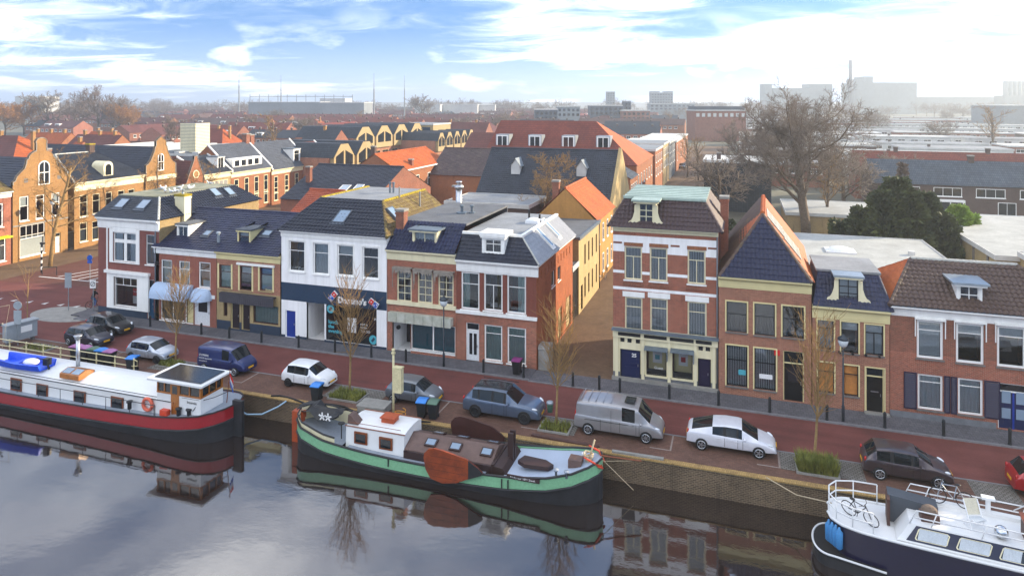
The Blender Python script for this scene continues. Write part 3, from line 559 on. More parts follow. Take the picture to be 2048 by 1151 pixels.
d1 = rc(Ch, c2, 953, 860, 1012, 1000); d2 = rc(Ch, c2, 1026, 866, 1082, 1006); sC = rc(Ch, c2, 1105, 878, 1275, 990); d1 = (d1[0], .25, d1[2], 2.5); d2 = (d2[0], .25, d2[2], 2.5); sC = (sC[0], .95, sC[2], 2.5); s2 = (d1[0] - .75, 1.2, d1[0] - .35, 2.5)
body(Ch, ['brick_pink', 'brick_yellow', 'beige_panel', 'navy_plinth'], [(0, .85, 3), (.85, 3.4, 2), (3.4, 6.8, 0)], wC + [d1, d2, sC, s2], 6.8, side=1, right=False)
win(Ch.e, *wC[0], lay='T', fr='wood_brown', cur='blindfull', cmat='curtain_teal', hf=.3, sill='beige_panel'); win(Ch.e, *wC[1], lay='T', fr='wood_brown', cur='blind', hf=.3, sill='beige_panel'); win(Ch.e, *wC[2], lay='T', fr='wood_brown', cur='blindfull', cmat='curtain_teal', sill='beige_panel')
for r in wC:
    for a, b_ in ((r[0] - .16, r[0] - .01), (r[2] + .01, r[2] + .16)): slabpart(Ch, 'window_trim', 'yellow_cream', a, b_, -.03, .03, r[1] - .05, r[3] + .1)
slabpart(Ch, 'shade_case', 'white_paint', wC[1][0] - .25, wC[2][2] + .25, -.16, 0, wC[1][3] + .12, wC[1][3] + .3)
door(Ch.e, *d1, 'maroon_door', fr='yellow_cream'); door(Ch.e, *d2, 'maroon_door', fr='yellow_cream'); win(Ch.e, *sC, lay='S', fr='wood_brown', cur='full', cmat='curtain_teal', sill=None); win(Ch.e, *s2, lay='S', fr='wood_brown', sill=None, pane='glass_dark')
mb = MB(); n = 26
for i in range(n): x = .55 + 5.5 * i / n; mb.box(x, x + 5.5 / n - .02, -.38, -.34, 2.5, 3.3)
mb.box(.55, 6.05, -.34, -.02, 3.2, 3.3); M('canopy_slat', '3e3c44', .7, .2, 2); mb.obj('canopy', 'canopy_slat', Ch.e)
cornice(Ch, 6.05, 6.7, 'yellow_cream', .35, dent=True); text('facade_lettering', 'Eeuwig', .22, 'yellow_cream', Ch.e, (5.0, -.02, 3.75), (pi / 2, 0, 0))
zr = 9.4; pB = Plane((-.05, -.35, 6.72), (13.25, -.35, 6.72), (.6, 4.6, zr), (13.25, 4.6, zr))
# the shared roof is split where the two houses meet
pB1 = Plane((-.05, -.35, 6.72), (6.78, -.35, 6.72), (.6, 4.6, zr), (6.78, 4.6, zr)); pC1 = Plane((-.02, -.35, 6.72), (6.45, -.35, 6.72), (-.02, 4.6, zr), (6.45, 4.6, zr))
tiled(Bh.e, pB1, 'tile_navy', amp=.02, tw=.3, th=.3); tiled(Ch.e, pC1, 'tile_navy', amp=.02, tw=.3, th=.3)
for h, x1 in ((Bh, 6.75), (Ch, 6.45)):
    mb = MB(); mb.quad((x1, 9.2, 6.72), (0, 9.2, 6.72), (0, 4.6, zr), (x1, 4.6, zr)); mb.obj('roof_slope', 'tile_dark', h.e); caps(h.e, (.6 if h is Bh else 0, 4.6, zr + .03), (x1, 4.6, zr + .03), 'tile_navy', .1)
def on_plane_box(h, c, pl, cx_, cy_, w_, hh, **k): u, v = h.ppl(*c(cx_, cy_), pl); return skylight(h.e, pl, u, v, w_, hh, **k)
y_ = 1.0; q = rc(Bh, c2, 588, 300, 668, 435, y_); dormer(Bh, q[0], q[1], q[2], q[3], y_, 2.6, lay='V', rmat='bitumen')
y_ = .9; q = rc(Ch, c2, 998, 338, 1086, 468, y_); dormer(Ch, q[0], q[1], q[2], q[3], y_, 2.6, cheek='yellow_cream', fr='yellow_cream', winfr='wood_brown', lay='T', cur='blind', rmat='bitumen')
on_plane_box(Bh, c2, pB1, 797, 362, .6, .6); on_plane_box(Ch, c2, pC1, 1202, 362, .75, .6)
u, v = Bh.ppl(*c2(872, 420), pB1); mb = MB(); p = pB1.at(u, v, 0); mb.tube([p, p + Vector((0, -.05, .75))], [.14, .12], 8); mb.lathe([(.2, 0), (.2, .1), (.12, .18)], p + Vector((0, -.05, .75)), 8); mb.obj('roof_vent', 'zinc', Bh.e)
# ---- D: white pizza shop
D = House('pizza_shop', 'white plastered house with a dark blue pizza shop front and black hipped tile roof', (-21.95, 0), 9.75, 11.8, cat='shop')
wD = [rc(D, c3, *r) for r in ((115, 365, 210, 558), (262, 378, 355, 575), (408, 390, 505, 585), (560, 403, 658, 602))]
dD = rc(D, c3, 92, 785, 154, 955); gD = rc(D, c3, 222, 745, 330, 990); sD = rc(D, c3, 334, 745, 646, 1005); dD = (dD[0], .12, dD[2], dD[3]); gD = (gD[0], 0, gD[2], 3.15); sD = (gD[2] + .12, .28, sD[2], 3.15)
body(D, ['offwhite_wall', 'navy_wall', 'navy_plinth', 'brick_brown'], [(0, .3, 2), (.3, 3.15, 0), (3.15, 4.6, 1), (4.6, 8.9, 0)], wD + [dD, gD, sD], 8.9, side=0)
for r, cu in zip(wD, ('plants', 'full', 'blind', 'plants')): win(D.e, *r, lay='T', hf=.32, fw=.1, cur=cu, pane='glass')
for r in wD:
    for a, b_, c, d in ((r[0] - .14, r[0] - .005, r[1] - .02, r[3] + .14), (r[2] + .005, r[2] + .14, r[1] - .02, r[3] + .14), (r[0] - .005, r[2] + .005, r[3] + .005, r[3] + .14)): slabpart(D, 'window_trim', 'white_paint', a, b_, -.03, .02, c, d)
door(D.e, *dD, 'blue_door'); cornice(D, 8.35, 8.9, 'white_paint', .3)
mb = MB(); wallgrid(mb, gD[0], gD[2], [(0, 3.15, 0)], [(gD[0], 0, gD[2], 3.15)], thick=3.4); mb.obj('passage', 'offwhite_wall', D.e); slabpart(D, 'passage_gate', 'black_paint', gD[0], gD[2], 3.0, 3.05, 0, 3.1); slabpart(D, 'passage_panel', 'wood_brown', gD[2] - .06, gD[2] - .02, .3, 3, .05, 1.9)
o = win(D.e, *sD, lay='S', fr='black_paint', fw=.06, sill=None, pane='glass_dark'); mb = MB()
for f_ in (.36, .72): x = sD[0] + (sD[2] - sD[0]) * f_; slabpart(D, 'mullion', 'black_paint', x - .04, x + .04, .09, .14, sD[1], sD[3])
RX = (pi / 2, 0, 0); x0 = sD[0]
def badge(x, z, r):
    mb = MB(); mb.prism([(x + r * cos(a), z + r * sin(a)) for a in np.linspace(0, 2 * pi, 20, False)], .085, .1, lambda u, v, w_: (u, w_, v)); b_ = mb.obj('window_badge', 'poster_teal', D.e); mb = MB(); mb.box(-.1, .1, -.004, 0, -.18, .18); mb.obj('badge_mark', 'navy_wall', b_, loc=(x, .082, z), rot=(0, radians(38), 0))
badge(x0 + .38, 2.78, .34); badge(sD[2] - .36, .72, .36)
for i, s_ in enumerate(('lunch', 'the', 'evening')): text('window_lettering', s_, .42, 'poster_teal', D.e, (x0 + .18, .085, 1.62 - i * .36), RX, bold=.012)
for s_, x, z, k in (('HOT &', 3.1, 1.75, .22), ('FRESH', 3.1, 1.5, .22), ('TO GO', 3.15, 1.2, .26), ('PIZZA', 4.35, 2.25, .26), ('ER', 4.7, 2.5, .26)): text('window_lettering', s_, k, 'paper_white', D.e, (x0 + x, .085, z), RX)
slabpart(D, 'window_poster', 'paper_white', x0 + 1.95, x0 + 2.75, .085, .095, 1.1, 2.25)
a = D.px(*c3(410, 722)); a2 = D.px(*c3(590, 735)); text('sign_lettering', "Domino's", .66, 'paper_white', D.e, (a[0] + .05, -.05, a[1] - .22), RX, ext=.05, bold=.02)
def domino(px_, py_, sz, ang, par, y=-.1):
    p = D.px(*c3(px_, py_)); g = MB(); g.box(-sz / 2, sz / 2, -.06, .06, -sz, sz); s_ = g.obj('logo_sign', 'paper_white', par, loc=(p[0], y, p[1]), rot=(0, ang, 0)); k = sz * .46
    g = MB(); g.box(-k, k, -.075, -.061, .03, sz - .04); g.obj('logo_half', 'sign_red', s_); g = MB(); g.box(-k, k, -.075, -.061, -sz + .04, -.03); g.obj('logo_half', 'sign_blue', s_)
    for (x, z) in ((0, sz * .5), (-k * .4, -sz * .3), (k * .4, -sz * .7)): g = MB(); g.prism([(x + sz * .13 * cos(a_), z + sz * .13 * sin(a_)) for a_ in np.linspace(0, 2 * pi, 12, False)], -.085, -.07, lambda u, v, w_: (u, w_, v)); g.obj('logo_pip', 'paper_white', s_)
domino(386, 700, .42, radians(42), D.e); domino(642, 738, .42, radians(-58), D.e, -.35)
zt = 11.1; pf = Plane((-.15, -.32, 8.92), (9.95, -.32, 8.92), (1.5, 3.4, zt), (7.55, 3.4, zt)); tile_objects(D.e, pf, 'tile_black', .33, .38, .05)
pr_ = Plane((9.95, -.32, 8.92), (9.95, 12, 8.92), (7.55, 3.4, zt), (7.55, 11.4, zt)); tiled(D.e, pr_, 'tile_mossy', amp=.02, tw=.32, th=.36, lift=.05); pl_ = Plane((-.15, 12, 8.92), (-.15, -.32, 8.92), (1.5, 11.4, zt), (1.5, 3.4, zt)); mb = MB(); mb.quad(pl_.e0, pl_.e1, pl_.r1, pl_.r0); mb.quad((9.95, 12, 8.92), (-.15, 12, 8.92), (1.5, 11.4, zt), (7.55, 11.4, zt)); mb.obj('roof_slope', 'tile_dark', D.e)
slabpart(D, 'flat_roof', 'bitumen_light', 1.45, 7.6, 3.35, 11.45, zt - .05, zt + .04); caps(D.e, pf.e1, pf.r1, 'tile_mossy', .13); caps(D.e, pf.r0, (1.5, 11.4, zt), 'moss', .16); caps(D.e, (7.55, 3.4, zt), (7.55, 11.4, zt), 'moss', .13); caps(D.e, pf.r0, pf.r1, 'tile_black', .1); caps(D.e, pf.e0, pf.r0, 'tile_black', .1)
on_plane_box(D, c3, pf, 438, 222, 1.0, 1.45, pane='glass_sky'); on_plane_box(D, c3, pr_, 748, 212, .9, 1.3, off=.2)
for x in (5.6, 5.95): mb = MB(); mb.tube([(x, 8.2, zt), (x, 8.2, zt + .9)], .1, 8); mb.lathe([(.14, 0), (.14, .15)], (x, 8.2, zt + .85), 8); mb.obj('roof_vent', 'lead', D.e)
mb = MB(); mb.tube([(7.7, 6, zt), (7.7, 6, zt + .9)], .07, 6); mb.tube([(8.7, 8, 10), (8.7, 8, 11.4)], .08, 6); mb.obj('roof_vent', 'concrete', D.e)
# ---- E: shop with tattered awnings
E_ = House('tattered_awning_house', 'red brick house with cream lattice windows under tattered awnings and a blank pale signboard', (-12.15, 0), 5.85, 12, cat='shop')
wE = [rc(E_, c3, *r) for r in ((768, 540, 858, 742), (893, 552, 985, 752), (1018, 565, 1112, 765))]; wE[2] = (wE[2][0], wE[2][1], min(wE[2][2], 5.78), wE[2][3])
gE = rc(E_, c3, 742, 865, 852, 1032); sE = rc(E_, c3, 856, 885, 1116, 1055); gE = (gE[0], 0, gE[2], 2.5); sE = (gE[2] + .02, .42, 5.75, 2.5)
body(E_, ['brick_red', 'brick_mottled'], [(0, 3.75, 1), (3.75, 7.9, 0)], wE + [gE, sE], 7.9, side=0)
for r in wE: win(E_.e, *r, lay=(2, 4), fr='cream_paint', cur='sides', fw=.12, bar=.045, pane='glass_dark', sill='cream_paint')
rng = random.Random(4)
for r in wE:
    mb = MB(); mb.box(r[0] - .22, r[2] + .12, -.42, -.02, r[3] + .16, r[3] + .26); n = 18
    for i in range(n):
        xa = r[0] - .2 + (r[2] - r[0] + .3) * i / n; xb = xa + (r[2] - r[0] + .3) / n; zz_ = .12 + .28 * rng.random() + (.9 if i in (0, 1) else 0) * rng.random(); mb.quad((xa, -.4, r[3] + .16), (xb, -.4, r[3] + .16), (xb, -.42, r[3] + .16 - zz_), (xa, -.42, r[3] + .16 - zz_ * .8))
    mb.box(r[0] - .2, r[0] - .15, -.4, -.36, r[3] - 1.3, r[3] + .16); M('old_canvas', '8a8278', .95, .3, 6) if 'old_canvas' not in MATS else None; mb.obj('tattered_awning', 'old_canvas', E_.e)
slabpart(E_, 'string_course', 'cream_paint', 0, 5.83, -.12, 0, 3.75, 4.05)
mb = MB(); wallgrid(mb, gE[0], gE[2], [(0, 2.5, 0)], [gE], thick=2.6); mb.obj('porch', 'offwhite_wall', E_.e); slabpart(E_, 'porch_back', 'maroon_door', gE[0], gE[2], 2.4, 2.5, 0, 2.5)
win(E_.e, *sE, lay='V', fr='white_paint', pane='glass', cur='blindfull', cmat='teal_film', fw=.07, sill=None, bar=.1); slabpart(E_, 'white_rail', 'white_paint', sE[0], 5.75, -.02, .08, .3, .42)
n = 7; M('sign_panel', 'a9ac98', .5, .12, 1.5, col2='c6c8bc'); mb = MB(); mb.box(.3, 5.6, -.44, -.02, 2.6, 3.2); sb_ = mb.obj('signboard', 'sign_panel', E_.e)
for i in range(n): mb = MB(); x = .3 + 5.3 * i / n; mb.box(x, x + 5.3 / n - .03, -.5, -.445, 2.52, 3.25); mb.obj('sign_panel', 'sign_panel', sb_)
mb = MB(); mb.prism([(.45 + .16 * cos(a), 1.75 + .16 * sin(a)) for a in np.linspace(0, 2 * pi, 14, False)], -.05, .1, lambda u, v, w_: (u + .2, w_ + .6, v)); mb.obj('wall_lamp', 'black_paint', E_.e)
cornice(E_, 7.2, 8.0, 'cream_paint', .35); zt = 9.9; pf = Plane((.02, -.35, 8.02), (5.85, -.35, 8.02), (.02, 2.0, zt), (5.85, 2.0, zt)); tiled(E_.e, pf, 'tile_navy', amp=.07, tw=.3, th=.38)
mb = MB(); mb.box(.02, 5.84, 2.0, 12, 9.75, zt + .02); mb.box(.02, 5.84, 11.9, 12, 7.9, 9.75); mb.obj('flat_roof', 'bitumen', E_.e); mb = MB(); mb.quad((0, 0, 7.9), (0, 12, 7.9), (0, 12, 9.8), (0, 2, 9.8)); mb.obj('roof_side', 'brick_brown', E_.e)
y_ = .35; q = rc(E_, c3, 862, 300, 1010, 422, y_); dormer(E_, *q, y_, 2.4, cheek='cream_paint', fr='cream_paint', lay='V', cur='full', rmat='lead', over=.25)
chimney(E_.e, .1, .8, 1.2, 1.9, 9, 10.9, 'brick_brown', pots=0)
for (x, y, r) in ((3.6, 6.5, .5), (4.4, 6.8, .3)): mb = MB(); mb.lathe([(r, 0), (r, .12), (.12, .16), (.12, .55), (.2, .6), (.2, .7), (.05, .75)], (x, y, zt), 10); mb.obj('roof_vent', 'lead', E_.e)
# ---- F: corner house on the lane
Fh = House('lane_corner_house', 'brown corner house with slate mansard and an orange brick side wall along the lane', (-6.28, 0), 6.25, 11.3)
wF = [rc(Fh, c4, *r) for r in ((135, 455, 252, 705), (280, 463, 400, 715), (428, 475, 550, 733))]; gw = [rc(Fh, c4, *r) for r in ((283, 793, 398, 1035), (430, 808, 550, 1055))]; dF = rc(Fh, c4, 165, 780, 250, 1035); dF = (dF[0], .1, dF[2], dF[3])
rh = []
for (a, b_, c, d) in ((712, 462, 734, 540), (752, 432, 770, 505)):
    p = Fh.pxs(*c4(a, b_), 6.25); p2 = Fh.pxs(*c4(c, d), 6.25); rh.append((p[0], p2[1], p2[0], p[1]))
for k in range(11): rh.append((.25 + k * .98, 6.35, .43 + k * .98, 6.95))
rh += [(6.2, .1, 7.5, 2.6), (8.9, .1, 10.6, 2.7)]
body(Fh, ['render_brown', 'brick_mottled', 'brick_side'], [(0, 3.75, 1), (3.75, 7.6, 0)], wF + gw + [dF], 7.6, side=2, rholes=rh)
for r, l_, cu in zip(wF, ('T', 'TV', 'T'), ('left', None, 'right')): win(Fh.e, *r, lay=l_, hf=.32, fw=.12, cur=cu, cmat='curtain_teal', pane='glass')
for r in gw: win(Fh.e, *r, lay='T', hf=.24, fw=.11, cur='full', cmat='curtain_teal')
door(Fh.e, *dF, 'white_door', top=.55, lights=2); slabpart(Fh, 'string_course', 'white_paint', -.02, 6.32, -.16, 0, 3.62, 3.85); cornice(Fh, 6.75, 7.65, 'white_paint', .32, x1=6.4)
rs = right_of(6.25)
for r in rh[:2]: win(Fh.e, *r, lay='S', fm=rs, fw=.05, sill='white_paint', pane='glass_far', sd=.06)
for r in rh[2:13]: mb = MB(); mb.box(r[0], r[2], .1, .14, r[1], r[3], fm=rs); mb.obj('vent_slot', 'dark_room', Fh.e)
for r in rh[13:]: door(Fh.e, *r, 'beige_panel', fm=rs, fr='cream_paint')
slabpart(Fh, 'side_gutter', 'white_paint', 6.26, 6.5, -.3, 11.3, 7.55, 7.68)
zt = 9.35; pf = Plane((0, -.32, 7.7), (6.55, -.32, 7.7), (0, 1.2, zt), (4.8, 1.2, zt)); tiled(Fh.e, pf, 'tile_black', amp=.02, tw=.3, th=.3); pr_ = Plane((6.55, -.32, 7.7), (6.55, 11.4, 7.7), (4.8, 1.2, zt), (4.8, 11.4, zt)); M('slate_light', '8b9098', .55, .12, 1.5, bmp=.15); tiled(Fh.e, pr_, 'slate_light', amp=.015, tw=.12, th=.35, k=3, lift=.02)
mb = MB(); mb.box(0, 4.8, 1.2, 11.4, 9.2, zt + .03); mb.obj('flat_roof', 'bitumen_light', Fh.e); mb = MB(); mb.quad((6.5, 11.4, 7.7), (0, 11.4, 7.7), (0, 11.4, zt), (4.8, 11.4, zt)); mb.quad((0, 0, 7.7), (0, 1.2, zt), (0, 11.4, zt), (0, 11.4, 7.7)); mb.obj('gable', 'brick_side', Fh.e)
mb = MB(); mb.box(0, 4.9, 1.05, 1.3, zt - .02, zt + .16); mb.box(4.66, 4.92, 1.3, 11.4, zt - .02, zt + .16); mb.obj('roof_trim', 'white_paint', Fh.e); caps(Fh.e, pf.e1, pf.r1, 'tile_white_edge', .07)
y_ = .1; q = rc(Fh, c4, 268, 228, 412, 362, y_); dormer(Fh, *q, y_, 1.5, lay='X', hf=.36, rmat='white_paint', cur=None, over=.14, win_pad=.24, trim=.28)
for q in ((660, 238), (705, 182)): u, v = Fh.ppl(*c4(*q), pr_); skylight(Fh.e, pr_, u, v, .55, 1.9, off=.1, pane='glass_sky', fr='white_paint')
for (x, y) in ((3.2, 8.2), (3.9, 9.0)): mb = MB(); mb.tube([(x, y, zt), (x, y, zt + .9 - .5 * (x > 3.5))], .09, 7); mb.obj('roof_vent', 'black_paint', Fh.e)
mb = MB(); mb.box(3.4, 4.5, 6.4, 7.5, zt, zt + .3); mb.lathe([(.5, 0), (.4, .12), (.15, .18)], (3.95, 6.95, zt + .3), 12); mb.obj('roof_dome', 'white_plastic', Fh.e)
# ---- G: three-storey house with shopfront at number 25
G_ = House('number_25_house', 'tall three storey brick house with white bands and number 25 on its navy door', (5.5, .25), 7.05, 9, cat='shop')
wG = [rc(G_, c5, *r) for r in ((128, 345, 220, 525), (260, 352, 353, 533), (458, 365, 553, 548), (130, 608, 222, 790), (262, 615, 355, 800), (458, 633, 558, 825))]
dG = [rc(G_, c5, 105, 880, 212, 1055), rc(G_, c5, 512, 930, 580, 1105)]; dG = [(r[0], .15, r[2], r[3]) for r in dG]; sG = [rc(G_, c5, 242, 872, 348, 1030), rc(G_, c5, 378, 885, 485, 1047)]; dG[1] = (dG[1][0], .15, min(6.75, dG[1][2]), dG[1][3]); dG[0] = (max(.3, dG[0][0]), .15, dG[0][2], dG[0][3])
zb = [G_.px(*c5(60, y))[1] for y in (405, 515, 532, 597, 615)]
body(G_, ['brick_mottled', 'offwhite_wall', 'cream_paint', 'plinth_grey', 'brick_red'], [(0, .6, 3), (.6, 3.7, 2), (3.7, 6.35, 4), (6.35, 6.55, 1), (6.55, 7.5, 4), (7.5, 7.7, 1), (7.7, 9.0, 4), (9.0, 10.15, 1), (10.15, 10.4, 4), (10.4, 10.7, 2)], wG + dG + sG, 10.7, side=0)
for i, r in enumerate(wG): win(G_.e, *r, lay='TV' if i < 3 else 'T', hf=.3, fw=.1, fr='cream_paint', cur='slats', cmat='blind', sill='white_paint' if i < 3 else 'cream_paint')
for r in wG[:3]: slabpart(G_, 'brick_lintel', 'brick_orange', r[0] - .03, r[2] + .06, -.03, .02, r[3] + .03, r[3] + .28); slabpart(G_, 'brick_apron', 'brick_brown', r[0] - .1, r[2] + .1, -.08, 0, r[1] - .4, r[1] - .24)
for r in wG[3:]: slabpart(G_, 'white_lintel', 'white_paint', r[0] - .15, r[2] + .15, -.05, .02, r[3] + .02, r[3] + .38)
for a in (.02, 2.55, 3.95, 6.4): slabpart(G_, 'brick_inset', 'brick_brown', a, a + .6, -.02, .01, 9.55, 9.68)
door(G_.e, *dG[0], 'navy_door', fr='black_paint', top=0); door(G_.e, *dG[1], 'purple_door', fr='black_paint')
text('house_number', '25', .34, 'paper_white', G_.e, (dG[0][2] - .62, .06, dG[0][3] - .5), RX, bold=.01); mb = MB()
for r, m_ in zip(sG, ('poster_teal', 'red_cloth')):
    o = win(G_.e, *r, lay='S', fr='black_paint', fw=.05, sill='cream_paint', pane='glass'); slabpart(G_, 'display_panel', 'yellow_cream', r[0] + .1, r[2] - .1, .5, .54, r[1] + .1, r[3] - .2); slabpart(G_, 'display_frame', 'paper_white', r[0] + .4, r[2] - .35, .44, .48, r[1] + .75, r[3] - .35); slabpart(G_, 'display_picture', m_, r[0] + .55, r[2] - .5, .41, .435, r[1] + 1.0, r[3] - .6)
    mb = MB(); mb.prism([(-.02, 0), (-.5, -.12), (-.5, -.17), (-.02, -.06)], r[0] - .1, r[2] + .1, lambda u, v, w_: (w_, u, r[3] + .1 + v)); mb.box(r[2] + .05, r[2] + .1, -.45, -.02, r[3] - .7, r[3] - .05); mb.obj('window_awning', 'lead', G_.e)
text('window_lettering', 'Gusta', .26, 'paper_white', G_.e, (sG[0][2] - .85, .09, sG[0][1] + .45), RX); slabpart(G_, 'sill_box', 'black_paint', sG[0][0] + .05, sG[0][2] - .05, .2, .35, sG[0][1] + .07, sG[0][1] + .35); slabpart(G_, 'sill_box', 'black_paint', sG[1][0] + .05, sG[1][2] - .05, .2, .35, sG[1][1] + .07, sG[1][1] + .35)
for q in (88, 225, 362, 499, 596): x = G_.px(*c5(q, 930))[0]; slabpart(G_, 'pilaster', 'cream_paint', x - .1, x + .1, -.1, 0, .1, 3.35)
slabpart(G_, 'shop_frieze', 'cream_paint', 0, 7.05, -.16, 0, 3.05, 3.55)
for q, q2 in ((97, 213), (232, 350), (367, 490), (502, 585)): slabpart(G_, 'frieze_panel', 'black_paint', G_.px(*c5(q, 830))[0], G_.px(*c5(q2, 830))[0], -.2, -.162, 3.2, 3.42)
slabpart(G_, 'shop_cornice', 'lead', -.05, 7.1, -.42, 0, 3.56, 3.68); slabpart(G_, 'door_step', 'stone', -.05, 7.08, -.3, 0, .1, .3)
for q in (107, 144, 188, 515, 553): x = G_.px(*c5(q, 860))[0]; slabpart(G_, 'fan_pane', 'glass_far', x, x + .28, -.03, -.004, 2.72, 2.98)
cornice(G_, 10.4, 10.75, 'cream_paint', .4); zt = 12.6; LX = 7.05
pf = Plane((-.3, -.4, 10.78), (LX + .3, -.4, 10.78), (.7, 1.2, zt), (LX - .95, 1.2, zt)); tile_objects(G_.e, pf, 'tile_plum', .28, .34, .05)
pr_ = Plane((LX + .3, -.4, 10.78), (LX + .3, 9, 10.78), (LX - .95, 1.2, zt), (LX - .95, 8.2, zt)); tiled(G_.e, pr_, 'tile_plum', amp=.05, tw=.26, th=.3); pl_ = Plane((-.3, 9, 10.78), (-.3, -.4, 10.78), (.7, 8.2, zt), (.7, 1.2, zt)); tiled(G_.e, pl_, 'tile_plum', amp=.05, th=.3, k=4)
mb = MB(); mb.quad((LX + .3, 9, 10.78), (-.3, 9, 10.78), (.7, 8.2, zt), (LX - .95, 8.2, zt)); mb.obj('roof_slope', 'tile_plum', G_.e)
mb = MB(); mb.box(.55, LX - .8, 1.0, 8.3, zt - .03, zt + .12); mb.obj('flat_roof', 'zinc_roof', G_.e); mb = MB()
for k in range(8): mb.box(.5, LX - .75, 1.2 + k * .95, 1.26 + k * .95, zt + .12, zt + .16)
mb.obj('roof_seams', 'zinc_roof', G_.e); caps(G_.e, pf.e1, pf.r1, 'tile_plum', .12); caps(G_.e, pf.e0, pf.r0, 'tile_plum', .1)
y_ = -.15; q = rc(G_, c5, 190, 108, 292, 245, y_); dormer(G_, *q, y_, 1.7, lay=(2, 3), cheek='cream_paint', fr='cream_paint', rmat='zinc_roof', over=.3, scroll=True, win_pad=.18)
chimney(G_.e, LX + .05, LX + .6, 4.0, 4.8, 7.5, 12.6, 'brick_red', pots=0); drainpipe(G_.e, LX - .05, -.1, .3, 10.4, 'plinth_grey')
# ---- H: pointed-roof house with solar panels
H_ = House('pointed_roof_house', 'brick house with steep pointed blue black roof and solar panels on the orange side', (12.6, .05), 5.68, 11)
wH = [rc(H_, c5, *r) for r in ((662, 632, 768, 800), (808, 643, 915, 818), (955, 656, 1067, 830))]; gH = [rc(H_, c5, *r) for r in ((662, 860, 771, 1085), (808, 876, 920, 1105))]; dH = rc(H_, c5, 958, 890, 1068, 1150); wH[2] = (wH[2][0], wH[2][1], min(wH[2][2], 5.55), wH[2][3]); dH = (dH[0], .15, min(dH[2], 5.55), dH[3])
body(H_, ['brick_pink'], [(0, 7.9, 0)], wH + gH + [dH], 7.9)
def trim(h, r, mat, t=.09, bottom=False):
    mb = MB(); mb.box(r[0] - t, r[0] - .004, -.035, .03, r[1] - (t if bottom else .0), r[3] + t); mb.box(r[2] + .004, r[2] + t, -.035, .03, r[1] - (t if bottom else 0), r[3] + t); mb.box(r[0] - .004, r[2] + .004, -.035, .03, r[3] + .004, r[3] + t); return mb.obj('window_trim', mat, h.e)
for i, r in enumerate(wH): win(H_.e, *r, lay='T', hf=.42, fr='black_paint', fw=.06, cur='plants' if i == 2 else ('low' if i < 2 else None), sill='stone_sill', pane='glass_dark', cmat='wood_brown'); trim(H_, r, 'yellow_cream')
for r in gH: win(H_.e, *r, lay='T', hf=.36, fr='black_paint', fw=.06, cur='slats', cmat='blind', sill='stone_sill', pane='glass'); trim(H_, r, 'yellow_cream')
slabpart(H_, 'window_poster', 'poster_teal', gH[0][0] + .75, gH[0][2] - .1, .1, .11, gH[0][1] + .75, gH[0][1] + 1.1); slabpart(H_, 'window_poster', 'paper_white', gH[1][0] + .3, gH[1][2] - .2, .1, .11, gH[1][1] + .7, gH[1][1] + 1.0); slabpart(H_, 'wall_plaque', 'sign_red', 3.45, 3.8, -.03, 0, 3.0, 3.35)
door(H_.e, *dH, 'black_door', fr='yellow_cream', top=.8, lights=1); cornice(H_, 7.15, 7.92, 'yellow_cream', .4)
ax_, az = 2.82, 11.75; RB = (3.3, 11.2, az)
pf = Plane((.05, -.4, 7.95), (5.68, -.4, 7.95), (ax_, 2.3, az), (ax_ + .001, 2.3, az)); tile_objects(H_.e, pf, 'tile_navy', .28, .36)
mb = MB(); P0 = (5.75, -.4, 7.95); P1 = (6.2, 11.4, 7.95); mb.quad(P0, P1, RB, (ax_, 2.3, az)); mb.quad((0.05, 11.4, 7.95), (.05, -.4, 7.95), (ax_, 2.3, az), RB); mb.obj('roof_base', 'tile_orange', H_.e)
prh = Plane((5.75, -.4, 7.95), (6.0, 11.4, 7.95), (ax_, 2.3, az), (3.1, 11.3, az)); tiled(H_.e, prh, 'tile_orange', amp=.05, tw=.28, th=.33, w0=.05); plh = Plane((.05, 11.4, 7.95), (.05, -.4, 7.95), (ax_ + .2, 11.2, az), (ax_, 2.3, az)); tiled(H_.e, plh, 'tile_brown', amp=.05, w0=.03, k=4)
caps(H_.e, pf.e0, pf.r0, 'tile_brown', .12); caps(H_.e, pf.e1, pf.r0, 'tile_brown', .12); caps(H_.e, (ax_, 2.3, az + .08), (3.15, 11.2, az + .08), 'tile_orange', .16); mb = MB(); mb.quad((6.0, 11.4, 7.9), (.05, 11.4, 7.9), RB); mb.quad((5.68, 11, 0), (0, 11, 0), (0, 11, 7.9), (5.68, 11, 7.9)); mb.obj('gable', 'brick_pink', H_.e)
for i in range(3):
    for j in range(2):
        u0 = 2.3 + i * 1.25 + j * .55; v0 = 1.1 + j * 1.75; mb = MB(); fm = lambda x, y, z: tuple(prh.at(u0 + x, v0 + y, z)); mb.box(0, 1.2, 0, 1.68, .12, .17, fm=fm); pn = mb.obj('solar_panel', 'solar', H_.e); mb = MB()
        for k in range(3): mb.box(.39 * (k + .02), .39 * (k + .02) + .03, 0, 1.68, .171, .176, fm=fm)
        for k in range(4): mb.box(0, 1.2, .54 * k, .54 * k + .03, .177, .181, fm=fm)
        mb.obj('panel_grid', 'solar_line', pn)
